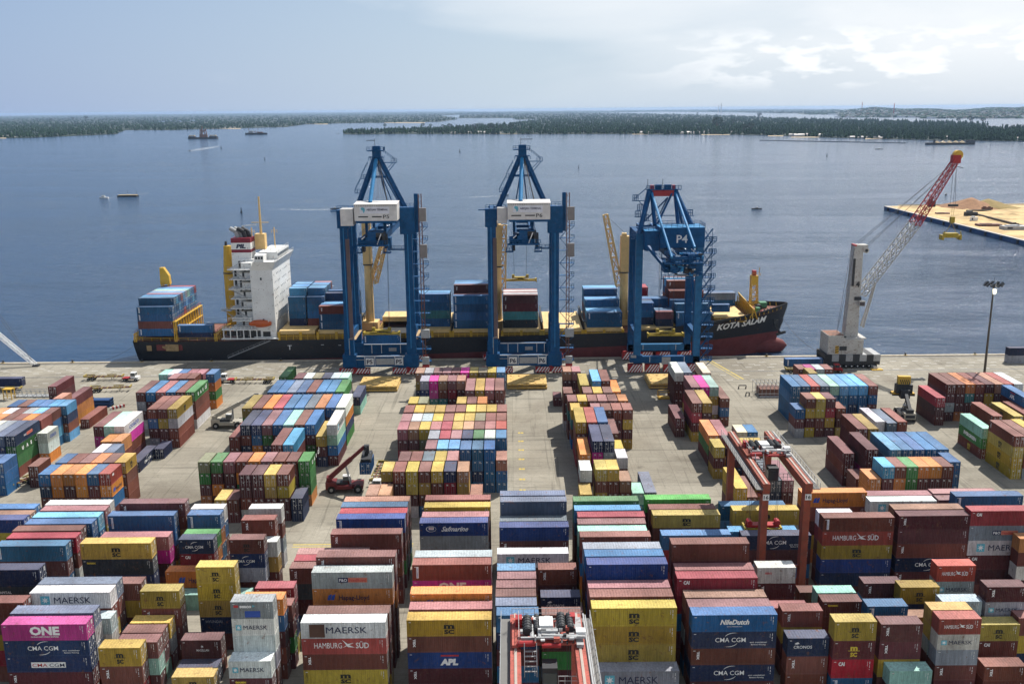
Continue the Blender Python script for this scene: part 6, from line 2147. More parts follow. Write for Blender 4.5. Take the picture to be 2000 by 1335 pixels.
t.part(m, 'cab')
A_, B_, C_ = Vector((2.6, 0, 24.2)), Vector((19.8, 3.2, 46.5)), Vector((32.6, 6.0, 66.8))
m = MB().mat(WC).lattice(A_, B_, 2.8, 2.7, 12, 0.14, 0.24)
for k in range(7):
    q = A_ + (B_ - A_) * (0.12 + k * 0.13)
    m.mat(WHITE).box(q.x - 0.3, q.y - 1.7, q.z - 0.4, q.x + 0.05, q.y - 1.5, q.z + 1.7)
bo = t.part(m, 'boom')
m = MB().mat(REDP).lattice(B_, C_, 2.7, 1.6, 12, 0.15, 0.26).box(C_.x - 1.4, C_.y - 1, C_.z - 1.0, C_.x + 1.2, C_.y + 1, C_.z + 1.6)
m.mat(YEL).tube((C_.x + 0.4, C_.y - .8, C_.z + 1.6), (C_.x + 0.4, C_.y + .8, C_.z + 1.6), 1.5, 1.5, 16).mat(DARK).bar((C_.x, C_.y, C_.z - 2), (C_.x + 2.6, C_.y, C_.z - 2.6), 0.14)
t.part(m, 'boom_head', parent=bo)
m = MB().mat(ROPE)
for a, b_ in (((0, -1, 40.3), 0.99), ((0, 1, 40.3), 0.97), ((2.8, -1, 39), 0.90), ((2.8, 1, 39), 0.8)):
    q = B_ + (C_ - B_) * b_
    m.bar(a, tuple(q), 0.08)
m.bar((-0.8, -1.4, 39.8), (-4.6, -1.4, 11), 0.08).bar((-0.9, 1.4, 39.8), (-3.8, 1.4, 11), 0.08)
hk = Vector((33.2, 6.0, 52.0))
for dx in (-1.6, 0.3):
    m.bar((C_.x + 0.2 + dx * 0.5, C_.y, C_.z), (hk.x + dx * 0.5 - .3, hk.y, hk.z), 0.07)
m.bar((C_.x + 0.2, C_.y, C_.z), (hk.x + .6, hk.y, hk.z), 0.07)
t.part(m, 'boom_rope')
m = MB().mat(WC).tube((4.0, -1.0, 13), (7.4, -0.2, 27.8), 0.35, 0.22, 8).tube((4.0, 1.0, 13), (7.4, 0.8, 27.8), 0.35, 0.22, 8)
t.part(m, 'luffing_cylinder')
m = MB().mat(DARK).box(hk.x - 1.6, hk.y - .5, hk.z - 0.2, hk.x + 1.4, hk.y + .5, hk.z + 0.5).mat(YELD)
m.box(hk.x - 0.6, hk.y - .6, hk.z - 5.6, hk.x + 0.7, hk.y + .6, hk.z - 3.6).bar((hk.x - .4, hk.y, hk.z - .2), (hk.x - .2, hk.y, hk.z - 4), 0.07).bar((hk.x + .4, hk.y, hk.z - .2), (hk.x + .2, hk.y, hk.z - 4), 0.07)
for s in (-1, 1):
    m.bar((hk.x, hk.y, hk.z - 5.4), (hk.x + s * 1.8, hk.y, hk.z - 9.0), 0.12)
m.box(hk.x - 2.2, hk.y - 1, hk.z - 9.6, hk.x + 2.2, hk.y + 1, hk.z - 8.9)
m.box(hk.x - 3.0, hk.y - 1.0, hk.z - 10.4, hk.x + 3.0, hk.y + 1.0, hk.z - 9.7)
for s in (-2.9, 2.9):
    m.box(hk.x + s - .3, hk.y - 1.3, hk.z - 11.1, hk.x + s + .3, hk.y + 1.3, hk.z - 9.5).bar((hk.x + s, hk.y - 1.2, hk.z - 9.5), (hk.x + s * 0.9, hk.y - 1.2, hk.z - 8.2), 0.25)
t.part(m, 'spreader')

# partly visible crane boom at the picture's edge
t = Thing('harbour_crane', (-185, 324, 0), 'white lattice boom of a crane entering at the stern-side picture edge over the quay', 'mobile harbour crane')
m = MB().mat(WHITE).lattice((22, -2, 0.5), (-6, 2, 24), 1.1, 1.4, 16, 0.1, 0.16)
b_ = t.part(m, 'boom')
m = MB().mat(REDP).lattice((-6, 2, 24), (9.6, 0, 20.5), 1.3, 0.8, 9, 0.1, 0.18).mat(ROPE).bar((9.6, 0, 20.5), (21.8, -2, 1), 0.09).bar((8, 0, 21), (21.6, -2, 1), 0.09)
t.part(m, 'boom_head')
m = MB().mat(DARK).box(21.2, -2.8, 0, 23.2, -1.2, 0.5)
t.part(m, 'foot_plate')

# ---------------------------------------------------------------- light mast
t = Thing('light_mast', (136.9, 272.0, 0), 'tall steel floodlight mast with a ring of lamps, one of them lit', 'light mast')
m = MB().mat(mat('mast_dark_bronze', (0.09, 0.075, 0.05), 0.6)).tube((0, 0, 0), (0, 0, 34.4), 0.42, 0.2, 10)
t.part(m, 'pole')
m = MB().mat(DARK).tube((0, 0, 33.8), (0, 0, 34.3), 0.9, 0.9, 12).bar((0, 0, 34), (0, 0, 36.6), 0.06)
t.part(m, 'crown')
for k in range(9):
    a = 2 * math.pi * k / 9
    m = MB().mat(DARK)
    p = Vector((2.2 * math.cos(a), 2.2 * math.sin(a), 34.6))
    m.bar((0, 0, 34), p, 0.12).bar(p + Vector((-.35, 0, -.5)), p + Vector((.35, 0, .5)), 0.9, 0.35)
    t.part(m, 'floodlight')
m = MB().mat(mat('lit_lamp', (1.0, 0.93, 0.72), emit=3.0)).tube((0.1, -0.6, 31.9), (0.1, -0.6, 33.2), 0.35, 0.5, 10)
t.part(m, 'lit_floodlight')
# ---------------------------------------------------------------- yard vehicles
def reach_stacker(px, py, rz, paint, label, ang=38, blen=11.5, low=False, bpaint=None):
    bpaint = bpaint or paint
    X, Y = at(px, py, 0)
    t = Thing('reach_stacker', (X, Y, 0), label, 'reach stacker', None, rz)
    m = MB().mat(paint).box(-4.2, -1.3, 0.9, 3.4, 1.3, 1.9).box(-4.4, -1.5, 0.8, -2.0, 1.5, 2.5).box(2.2, -1.9, 0.9, 4.0, 1.9, 1.8)
    m.mat(DARK).box(-2.0, -1.25, 1.9, 0.6, 1.25, 2.35).box(-4.45, -1.2, 1.2, -4.4, 1.2, 2.0)
    m.mat(paint).box(-1.9, -1.9, 1.0, 1.6, -1.35, 1.8).box(-1.9, 1.35, 1.0, 1.6, 1.9, 1.8)
    t.part(m, 'body')
    for x, y, r in ((2.9, -1.7, 0.95), (2.9, 1.7, 0.95), (-3.1, -1.45, 0.85), (-3.1, 1.45, 0.85)):
        w = 0.55 if x > 0 else 0.35
        m = MB().mat(RUBBER).tube((x, y - w, r), (x, y + w, r), r, r, 18).mat(LTG).tube((x, y - w - .02, r), (x, y + w + .02, r), r * 0.45, r * 0.45, 12)
        t.part(m, 'wheel')
    m = MB().mat(paint).box(-0.6, -0.75, 2.0, 1.0, 0.75, 2.5).mat(GLASS).box(-0.5, -0.7, 2.5, 0.95, 0.7, 3.55).mat(WHITE).box(-0.6, -0.75, 3.55, 1.0, 0.75, 3.65)
    t.part(m, 'cab')
    a = R_(ang)
    b0 = Vector((-3.6, 0, 3.1))
    d = Vector((math.cos(a), 0, math.sin(a)))
    b1, b2 = b0 + d * (blen * 0.62), b0 + d * blen
    m = MB().mat(bpaint).bar(b0, b1, 0.85, 1.0).bar(b1 - d * 0.5, b2, 0.62, 0.75).box(-4.2, -0.9, 2.4, -3.0, 0.9, 3.5)
    bo = t.part(m, 'boom')
    m = MB().mat(LTG)
    for s in (-0.8, 0.8):
        m.tube((1.2, s, 1.8), tuple(b0 + d * (blen * 0.45) + Vector((0, s * 0.3, 0))), 0.2, 0.13, 8)
    t.part(m, 'lift_cylinder')
    h = b2 + Vector((0.4, 0, 0))
    m = MB().mat(DARK).box(h.x - 0.5, -0.6, h.z - 1.4, h.x + 0.6, 0.6, h.z + 0.4).tube((h.x, -.9, h.z - .2), (h.x, .9, h.z - .2), 0.4, 0.4, 10)
    m.bar((h.x, 0, h.z - 1.2), (h.x, 0, h.z - 2.0), 0.8)
    m.mat(YEL if low else DARK).box(h.x - 1.1, -3.0, h.z - 2.3, h.x + 1.1, 3.0, h.z - 1.9).mat(DARK).box(h.x - 1.2, -3.05, h.z - 2.7, h.x - 0.8, 3.05, h.z - 2.3).box(h.x + 0.8, -3.05, h.z - 2.7, h.x + 1.2, 3.05, h.z - 2.3)
    m.mat(LTG).bar((h.x - .6, -.8, h.z - 1.9), (h.x - .2, -.8, h.z - .5), 0.14).bar((h.x + .8, .8, h.z - 1.9), (h.x + .2, .8, h.z - .3), 0.14)
    o = t.part(m, 'spreader')
    if low:
        m = MB().mat(YEL).box(h.x - 0.9, -1.7, h.z + 0.6, h.x + 0.5, 1.7, h.z + 2.8).mat(DARK).box(h.x - 1.6, -2.2, h.z - 1.9, h.x + 0.6, 2.2, h.z + 0.6).box(h.x - 3, -1.2, h.z - 3, h.x - .6, 1.2, h.z - .6)
        for k in range(5):
            m.add([(h.x - 0.92, -1.6 + k * 0.55, h.z + .7), (h.x - 0.92, -1.35 + k * .55, h.z + .7), (h.x - 0.92, -0.9 + k * .55, h.z + 1.9), (h.x - 0.92, -1.15 + k * .55, h.z + 1.9)], [(0, 3, 2, 1)])
        t.part(m, 'warning_panel')
    return t, (X, Y, h)
RSW = mat('stacker_cream', (0.42, 0.39, 0.32), 0.55, rust=0.3)
RSR = mat('stacker_maroon', (0.15, 0.018, 0.02), 0.5, rust=0.15)
reach_stacker(447, 833, R_(3), RSW, 'cream reach stacker with its boom raised beside empty lane', 27, 12.5)
t_, (X_, Y_, h_) = reach_stacker(676, 957, R_(4), RSR, 'dark red reach stacker carrying a blue container on its raised boom', 41.4, 10.9)
b = Box(); b.x, b.y, b.z, b.th, b.L, b.along, b.c, b.n, b.logo, b.side = X_ + h_.x - 1.2, Y_ - 3.0, h_.z - 5.35, 2.6, 'q', 'y', 'B', 500, '', 1
make_container(b, 'blue container carried by the dark red reach stacker', 'shipping containers held by machines', rr)
reach_stacker(1768, 815, R_(84), RSW, 'cream reach stacker with striped yellow panel working beside the maroon stacks', 33, 9.0, low=True, bpaint=DARK)

TYEL = mat('chassis_yellow', (0.38, 0.30, 0.08), 0.7, rust=0.6, scale=1.2)
TBRN = mat('chassis_brown', (0.16, 0.07, 0.05), 0.7, rust=0.5)
def chassis_parts(t, x0=0.0, ln=12.4, paint=None):
    p = paint or TYEL
    m = MB().mat(TBRN).box(x0, -0.55, 1.0, x0 + ln, -0.3, 1.3).box(x0, 0.3, 1.0, x0 + ln, 0.55, 1.3)
    m.mat(p)
    for k in range(8):
        m.box(x0 + 0.2 + k * (ln - .6) / 7, -1.15, 1.1, x0 + 0.45 + k * (ln - .6) / 7, 1.15, 1.28)
    for a, b in ((0.1, 3.0), (ln * 0.55, ln * 0.8)):
        for s in (-1.22, 1.1):
            m.box(x0 + a, s, 1.3, x0 + b, s + 0.12, 1.62)
    m.box(x0, -1.25, 1.3, x0 + 0.3, 1.25, 1.75).box(x0 + ln - 0.3, -1.25, 1.3, x0 + ln, 1.25, 1.75)
    m.mat(DARK).box(x0 + ln * 0.72, -0.9, 0.1, x0 + ln * 0.72 + 0.15, -0.75, 1.0).box(x0 + ln * 0.72, 0.75, 0.1, x0 + ln * 0.72 + 0.15, 0.9, 1.0)
    t.part(m, 'frame')
    for k in (1.6, 2.9):
        for s in (-1.0, 1.0):
            m = MB().mat(RUBBER).tube((x0 + k, s - 0.3, 0.5), (x0 + k, s + 0.3, 0.5), 0.5, 0.5, 14).mat(LTG).tube((x0 + k, s - 0.32, 0.5), (x0 + k, s + 0.32, 0.5), 0.2, 0.2, 10)
            t.part(m, 'wheel')
def chassis(px, py, rz, label):
    X, Y = at(px, py, 0)
    t = Thing('trailer_chassis', (X, Y, 0), label, 'trailer chassis', None, rz)
    chassis_parts(t)
    return t
def tractor(px, py, rz, label, paint=None):
    """terminal tractor, front towards +x"""
    X, Y = at(px, py, 0)
    p = paint or WHITE
    t = Thing('terminal_tractor', (X, Y, 0), label, 'terminal tractor', None, rz)
    m = MB().mat(TBRN).box(-3.6, -0.6, 0.6, 1.8, 0.6, 1.0).mat(REDP).box(-3.2, -1.1, 1.0, -1.0, 1.1, 1.15).mat(p).box(0.6, -1.15, 0.55, 1.9, 1.15, 1.5)
    t.part(m, 'body')
    m = MB().mat(p).box(-0.6, -0.9, 1.0, 1.0, 0.9, 1.75).mat(GLASS).box(-0.55, -0.85, 1.75, 0.95, 0.85, 2.65).mat(p).box(-0.6, -0.9, 2.65, 1.0, 0.9, 2.85)
    for x, y in ((-.6, -.9), (-.6, .8), (.9, -.9), (.9, .8)):
        m.box(x, y, 1.75, x + .1, y + .1, 2.65)
    t.part(m, 'cab')
    for x in (1.1, -2.4):
        for s in (-0.95, 0.95):
            m = MB().mat(RUBBER).tube((x, s - 0.25, 0.52), (x, s + 0.25, 0.52), 0.52, 0.52, 14).mat(LTG).tube((x, s - 0.27, 0.52), (x, s + 0.27, 0.52), 0.22, 0.22, 10)
            t.part(m, 'wheel')
    return t
chassis(166, 742, R_(1), 'sternmost empty yellow chassis coupled to a white tractor')
tractor(261, 743, R_(0), 'white terminal tractor coupled to an empty yellow chassis near the rails')
tractor(440, 746, R_(180), 'parked white terminal tractor at the end of an empty chassis before the quay')
c_ = chassis(536, 747, R_(180), 'empty chassis behind the parked white terminal tractor')
chassis(176, 765, R_(6), 'uncoupled yellow chassis standing slantwise in the open lane')
chassis(749, 911, R_(-92), 'yellow chassis between red reach stacker and mustard stacks')
tractor(738, 958, R_(-93), 'white terminal tractor facing the foreground stacks beside the red reach stacker')
chassis(74, 936, R_(-118), 'long yellow skeleton chassis between green and orange stacks')
chassis(-36, 766, R_(0), 'trailer chassis carrying the navy container at the stern-side picture edge')
chassis(1533, 727, R_(0), 'trailer chassis under the blue container before the mobile crane')
tractor(1632, 727, R_(0), 'red-cabbed terminal tractor in front of the white mobile harbour crane', REDP)

# hatch covers set down on the quay
HY = mat('hatch_panel_yellow', (0.60, 0.40, 0.13), 0.75, rust=0.55, scale=0.5, var=0.2)
def hatch(x0, y0, x1, label, n=2, depth=11.5, cut=None):
    X0, Y0 = at(x0, y0, 0)
    X1, _ = at(x1, y0, 0)
    t = Thing('hatch_cover', (X0, Y0, 0), label, 'hatch cover', 'ship hatch covers stacked on the quay')
    w = X1 - X0
    for k in range(n):
        m = MB().mat(HY).box(0.1 * k, 0.1 * k, 0.25 + k * 0.95, w - 0.1 * k, depth - .1 * k, 0.85 + k * 0.95)
        m.mat(YEL)
        for j in range(9):
            m.box(0.3 + j * (w - .8) / 8, -0.05, 0.25 + k * .95, 0.45 + j * (w - .8) / 8, 0, 0.85 + k * 0.95)
        if k == n - 1:
            m.mat(HY)
            for j in range(5):
                for i in range(3):
                    m.box(1 + j * (w - 2.4) / 4, 1 + i * (depth - 3) / 2, 0.85 + k * .95, 1.5 + j * (w - 2.4) / 4, 1.5 + i * (depth - 3) / 2, 0.98 + k * .95)
        m.mat(DARK).box(0.5, 0.4, k * .95, w - .5, depth - .4, 0.25 + k * .95)
        t.part(m, 'panel')
hatch(699, 765.5, 776, 'yellow hatch cover stack on the quay below crane P5')
hatch(990, 761, 1069, 'yellow hatch cover stack on the quay below crane P6')
hatch(1268, 760, 1345, 'yellow hatch cover stack on the quay below crane P4')
X_, Y_ = at(1286, 780, 0)
m = MB().mat(YEL).box(0, 0, 0.1, 6.1, 2.4, 0.5)
for x in (0, 5.9):
    for y in (0, 2.2): m.box(x, y, 0.5, x + .2, y + .2, 2.3)
m.box(0, 0, 2.1, 6.1, .2, 2.3).box(0, 2.2, 2.1, 6.1, 2.4, 2.3)
o = m.build('spreader_stand'); o.location = (X_, Y_, 0)
tag(o, 'yellow open frame standing beside the pale container stack below crane P4', 'spreader stand')
# steel racks and frames
X_, Y_ = at(1480, 777, 0)
t = Thing('steel_rack', (X_, Y_, 0), 'white open steel rack frame standing by the blue stacks', 'steel rack')
m = MB().mat(LTG)
for i in range(7):
    for y in (0, 3.4, 6.8):
        m.bar((i * 1.2, y, 0), (i * 1.2, y, 3.8), 0.1)
    m.bar((i * 1.2, 0, 3.8), (i * 1.2, 6.8, 3.8), 0.1)
for y in (0, 3.4, 6.8):
    for z in (0.1, 1.3, 3.8): m.bar((0, y, z), (7.2, y, z), 0.11)
t.part(m, 'frame')
m = MB().mat(TBRN).box(1, 1.0, 0.1, 7.0, 5.8, 2.4).mat(WHITE).box(0.9, 0.8, 0.0, 7.1, 1.0, 0.35)
t.part(m, 'load')
for px, py, w, lb in ((1443, 759, 2.2, 'small dark trestle standing alone on the quay apron'), (1457, 773, 1.0, 'tiny dark tipped frame beside the white steel rack')):
    X_, Y_ = at(px, py, 0)
    m = MB().mat(DARK).bar((0, 0, 0), (0, 0, 1.1), 0.2).bar((w, 0, 0), (w, 0, 1.1), 0.2).bar((0, 0, 1.1), (w, 0, 1.1), 0.25).bar((0, .8, 0), (0, 0, 1), 0.12).bar((w, .8, 0), (w, 0, 1), .12)
    o = m.build('trestle'); o.location = (X_, Y_, 0); tag(o, lb, 'trestle')
X_, Y_ = at(27, 776, 0)
m = MB().mat(LTG).box(0, 0, 0, 11.6, 2.3, 0.35)
for k in range(9): m.bar((k * 1.4, 0.1, .35), (k * 1.4, 0.1, 2.0), 0.12).bar((k * 1.4, 2.2, .35), (k * 1.4, 2.2, 2.0), 0.12)
for k in range(4): m.bar((0.2 + k * 2.8, 0.1, .35), (2.8 + k * 2.8, .1, 2.0), 0.1)
for y in (.1, 2.2): m.bar((0, y, 2.0), (11.4, y, 2.0), 0.14)
o = m.build('flat_rack'); o.location = (X_, Y_, 0); tag(o, 'grey lattice-sided flat rack lying before the brown stacks near the quay', 'flat rack')
X_, Y_ = at(8, 781, 0)
m = MB().mat(YEL)
for x in (0, 2.4):
    for y in (0, 2): m.bar((x, y, 0), (x, y, 3.2), 0.2)
for z in (1.4, 3.2): m.bar((0, 0, z), (2.4, 0, z), .2).bar((0, 2, z), (2.4, 2, z), .2)
m.box(-.1, -.1, 3.2, 2.5, 2.1, 3.4)
o = m.build('access_cage'); o.location = (X_, Y_, 0); tag(o, 'yellow steel access cage beside the grey lattice flat rack', 'access cage')
X_, Y_ = at(178, 795, 0)
m = MB().mat(mat('rack_blue', (0.015, 0.06, 0.18), 0.6))
for k in range(3): m.box(0, k * .02, 0.1 + k * 0.8, 5.8, 2.4, 0.55 + k * 0.8).box(0, .1, .1 + k * .8, .2, 2.3, 0.85 + k * .8).box(5.6, .1, .1 + k * .8, 5.8, 2.3, .85 + k * .8)
o = m.build('folded_rack'); o.location = (X_, Y_, 0); tag(o, 'pile of folded blue flat racks beside the lone brown container', 'folded racks')
X_, Y_ = at(216, 801, 0)
m = MB()
for k in range(8):
    m.mat(REDP if k % 2 else WHITE).box(k * 0.55, 0, 0, k * 0.55 + .54, 0.5, 0.8)
o = m.build('road_barrier'); o.location = (X_, Y_, 0); o.rotation_euler = (0, 0, R_(48)); tag(o, 'red and white striped barrier beside folded blue racks', 'barrier')

# ---------------------------------------------------------------- new quay with sand across the basin
def pxpoly(pts, z=0.0):
    return [at(x, y, z) for x, y in pts]
SAND = mat('sand_fill', (0.52, 0.37, 0.18), 0.95, var=0.45, scale=0.06, bump=0.4)
SPW = mat('sheet_pile_blue', (0.02, 0.07, 0.17), 0.6, var=0.25, scale=0.4)
P0, P1, P2 = at(1727, 403, 0.6), at(2120, 500, 0.6), at(2160, 392, 0.6)
P3 = at(2160, 500, 0.6)
tri = [P0, P1, (P1[0] + 150, P1[1]), (P2[0] + 60, P2[1])]
m = MB().mat(SPW).prism(tri, -6, 0.5)
cap = MB().mat(mat('capping_pale', (0.55, 0.50, 0.42), 0.85)).prism(tri, 0.5, 0.9)
t = Thing('sand_quay', (P0[0], P0[1], 0), 'sand-filled triangular new quay with dark blue sheet-pile walls', 'unfinished quay')
def world_part(mb, name, t):
    o = mb.build(name); o.parent = t.root
    l = t.root.location
    o.matrix_parent_inverse = Matrix.Translation((-l.x, -l.y, -l.z))
    return o
world_part(m, 'sheet_pile_wall', t); world_part(cap, 'capping_beam', t)
def lerp(a, b, k): return (a[0] + (b[0] - a[0]) * k, a[1] + (b[1] - a[1]) * k)
cen = ((P0[0] + P1[0] + P2[0]) / 3, (P0[1] + P1[1] + P2[1]) / 3)
inner = [lerp(p, cen, 0.035) for p in tri]
m = MB().mat(SAND).prism(inner, 0.9, 1.0)
random.seed(3)
def mound(m, x, y, r, h):
    n, k = 12, 4
    vs = [(x, y, 1.0 + h)]
    for j in range(1, k + 1):
        for i in range(n):
            a = 2 * math.pi * i / n
            q = j / k
            vs.append((x + r * q * math.cos(a) * random.uniform(.85, 1.1), y + r * q * math.sin(a) * random.uniform(.85, 1.1), 1.0 + h * (1 - q) ** 1.1 * random.uniform(.85, 1.1)))
    fs = [(0, 1 + i, 1 + (i + 1) % n) for i in range(n)]
    for j in range(k - 1):
        for i in range(n):
            a, b = 1 + j * n + i, 1 + j * n + (i + 1) % n
            fs.append((a, a + n, b + n, b))
    m.add(vs, fs)
for i in range(26):
    px, py = random.uniform(1860, 1995), random.uniform(404, 432)
    x, y = at(px, py, 1)
    mound(m, x, y, random.uniform(5, 12), random.uniform(0.4, 1.6))
world_part(m, 'sand_fill', t)
m = MB().mat(DARK)
for k in range(14):
    a = lerp(P0, P1, 0.03 + k * 0.072)
    m.cbox((a[0], a[1] - .6, -0.9), (2.2, 1.4, 2.6))
world_part(m, 'fender', t)
m = MB().mat(mat('conveyor_dark', (0.10, 0.08, 0.06), 0.8))
for (xa, ya, xb, yb_) in ((1888, 414, 2010, 445), (1888, 412, 1935, 411)):
    a, b_ = at(xa, ya, 1.5), at(xb, yb_, 1.5)
    m.bar((a[0], a[1], 1.6), (b_[0], b_[1], 1.6), 1.6)
m.mat(mat('capping_pale', (0, 0, 0)))
a, b_ = at(1755, 401, 1.2), at(2050, 398.5, 1.2)
m.bar((a[0], a[1], 1.3), (b_[0], b_[1], 1.3), 1.2)
world_part(m, 'pipeline', t)
for px, py, w, h, mt, lb, ct in ((1898, 422, 9, 3, DARK, 'dark cabin on the sand quay beside the pipeline', 'site cabin'), (1903, 432, 5, 3, WHITE, 'small white cabin standing on the sand quay', 'site cabin'),
                             (1820, 404, 6, 5, DARK, 'dark machine at the apex of the sand quay', 'digger'), (1925, 411, 5, 2.6, TBRN, 'brown box among the sand heaps', 'site box'), (1934, 411, 4, 2.6, TBRN, 'second brown box among the sand heaps', 'site box'),
                             (1988, 449, 18, 2.4, LTG, 'low grey pallet stack on the sand quay', 'pallet stack'), (1935, 442, 16, 1.4, TBRN, 'scattered brown steel pile on the sand quay', 'steel pile'), (1843, 418, 10, 0.9, TBRN, 'brown plates lying on the sand', 'steel plates'), (1984, 443, 4, 2.4, DARK, 'dark truck on the sand quay', 'truck')):
    x, y = at(px, py, 1)
    m = MB().mat(mt).box(0, 0, 0, w, w * 0.45, h).mat(DARK).box(w * .1, -.05, h * .3, w * .3, 0, h * .8).mat(mt).box(w * .15, w * .1, h, w * .6, w * .35, h * 1.25)
    o = m.build(ct.replace(' ', '_')); o.location = (x - w / 2, y, 1.0); tag(o, lb, ct)
for px, py, r, h, c_, lb in ((1896, 404, 27, 8.0, (0.28, 0.15, 0.075), 'red-brown sand heap on the new quay'), (1929, 404, 24, 7.0, (0.26, 0.19, 0.07), 'olive-brown sand heap beside the red-brown one')):
    x, y = at(px, py, 1)
    m = MB(); mound(m, x, y, r, h)
    for k, v in enumerate(m.v): m.v[k] = (v[0] - x, v[1] - y, v[2] - 1.0)
    o = m.build('sand_heap', mat('heap_%d' % px, c_, 0.95, var=0.25, scale=0.3), smooth=True); o.location = (x, y, 1.0); tag(o, lb, 'sand heap')

# ---------------------------------------------------------------- far shores
def forest_mat(name, a, b, c):
    m = bpy.data.materials.new(name); m.use_nodes = True
    t = m.node_tree; bs = t.nodes['Principled BSDF']
    g = N(t, 'ShaderNodeNewGeometry')
    n = N(t, 'ShaderNodeTexNoise', Scale=0.012, Detail=7, Roughness=0.7)
    L(t, g.outputs['Position'], n.inputs['Vector'])
    L(t, ramp(t, n.outputs[0], [(0.32, a), (0.5, b), (0.68, c)]).outputs[0], bs.inputs['Base Color'])
    bs.inputs['Roughness'].default_value = 0.9
    bs.inputs['Specular IOR Level'].default_value = 0.1
    MATS[name] = m
    return m
FOR1 = forest_mat('mangrove_green', (0.009, 0.030, 0.011), (0.020, 0.056, 0.018), (0.048, 0.098, 0.028))
FLOOR = mat('forest_floor', (0.014, 0.028, 0.011), 0.95, var=0.4, scale=0.01)
BEACH = mat('beach_sand', (0.42, 0.33, 0.20), 0.95)
def inside(p, poly):
    c = False
    for i in range(len(poly)):
        (x1, y1), (x2, y2) = poly[i], poly[i - 1]
        if (y1 > p[1]) != (y2 > p[1]) and p[0] < (x2 - x1) * (p[1] - y1) / (y2 - y1) + x1:
            c = not c
    return c
def horizon(x):
    return 213.0 + (1000 - x) * 0.00873
rngf = random.Random(21)
DOME = []
def clump_arrays(cx, cy, z, w, h, out):
    """an uneven tree-crown clump of 3 rings"""
    n = 6
    V, F = out
    o = len(V)
    V.append((cx + rngf.uniform(-.1, .1) * w, cy, z + h * rngf.uniform(.9, 1.1)))
    for (q, hh) in ((0.55, 0.80), (0.98, 0.42), (0.7, 0.0)):
        a0 = rngf.uniform(0, 6)
        for i in range(n):
            a = a0 + 2 * math.pi * i / n
            r = w * 0.5 * q * rngf.uniform(.7, 1.25)
            V.append((cx + r * math.cos(a), cy + r * math.sin(a), z + h * hh * rngf.uniform(.75, 1.2)))
    for i in range(n):
        F.append((o, o + 1 + i, o + 1 + (i + 1) % n))
        for k in (0, 1):
            a, b = o + 1 + k * n + i, o + 1 + k * n + (i + 1) % n
            F.append((a, a + n, b + n)); F.append((a, b + n, b))
def shore(name, poly, ncl, label, tall=15, sand=True, floorz=-1.6):
    W = [at(x, max(y, horizon(x) + 1.6), floorz) for x, y in poly]
    m = MB().mat(FLOOR).add([(x, y, floorz) for x, y in W], [tuple(range(len(W)))][:1])
    o = m.build(name + '_ground')
    o.name = 'land'
    tag(o, label[0], 'land', kind='structure')
    out = ([], [])
    x0, x1 = min(p[0] for p in poly), max(p[0] for p in poly)
    y0, y1 = min(p[1] for p in poly), max(p[1] for p in poly)
    k = 0
    while k < ncl:
        p = (rngf.uniform(x0, x1), rngf.uniform(y0, y1))
        if p[1] < horizon(p[0]) + 1.8: 
            k += 0.02
            continue
        if not inside(p, poly):
            k += 0.02
            continue
        x, y = at(p[0], p[1], floorz)
        d = math.hypot(x, y) / 1900
        w = max(9, d * rngf.uniform(2.6, 5.0))
        h = tall * rngf.choice((0.55, 0.7, 0.8, 1.0, 1.25)) * (1.0 if d < 4 else 0.9)
        clump_arrays(x, y, floorz, w, h, out)
        k += 1
    # dense hem along the near shore line
    me = MB().add(out[0], out[1])
    o = me.build('forest', FOR1)
    tag(o, label[1], 'forest', kind='stuff')
    return o
L1 = [(-60, 270), (60, 269), (150, 265), (228, 262), (232, 259), (245, 254), (330, 254), (452, 251), (560, 248), (592, 243.5), (600, 243), (690, 240.5), (780, 239.5), (860, 238), (893, 233), (880, 229), (860, 226), (900, 224), (1000, 219), (900, 217.5), (700, 219), (400, 222), (200, 224), (-60, 227)]
inlet = [(284, 237.5), (300, 236), (385, 234.5), (388, 236.5), (330, 238.5), (286, 239)]
L2 = [(670, 261.5), (690, 262.5), (760, 261.5), (1000, 262), (1200, 261.5), (1300, 262.5), (1440, 263), (1540, 265), (1600, 268), (1700, 270.5), (1800, 273), (1830, 274), (1930, 275), (2060, 276), (2060, 251), (2000, 251), (1930, 251.5), (1915, 249), (1932, 245), (1900, 242), (1840, 239.5), (1780, 238.5), (1700, 236), (1600, 233), (1560, 232.5), (1500, 230), (1440, 227), (1420, 226), (1300, 223), (1200, 221.5), (1130, 222), (1060, 232), (1040, 236), (1000, 242), (900, 249), (800, 253), (700, 256.5), (675, 258)]
L3 = [(895, 231), (1000, 230.5), (1010, 234), (1060, 232), (1100, 228), (1130, 222), (1200, 219.8), (1300, 218), (1150, 216), (1000, 217.5), (900, 221)]
L4 = [(1200, 217.2), (1380, 219), (1450, 220), (1520, 221.5), (1640, 222), (1640, 214), (1500, 213), (1350, 214), (1200, 215.2)]
random.seed(8)
shore('mainland', L1, 5200, ('low green mainland across the lagoon', 'dense green forest covering the mainland across the lagoon'))
shore('peninsula', L2, 9500, ('long wooded peninsula in the lagoon', 'palms and broadleaf forest covering the long peninsula'))
shore('inner_land', L3, 700, ('flat wooded land beyond the channel', 'forest on the flat land beyond the channel'))
shore('far_land', L4, 500, ('thin blue strip of far land', 'forest on the thin far strip of land'), tall=18)
# water showing inside the mainland
W_in = [at(x, y, -1.5) for x, y in inlet]
o = MB().mat(WATER).add([(x, y, -1.5) for x, y in W_in], [tuple(range(len(W_in)))]).build('inlet_water')
tag(o, 'narrow water inlet inside the green mainland', 'water', kind='structure')
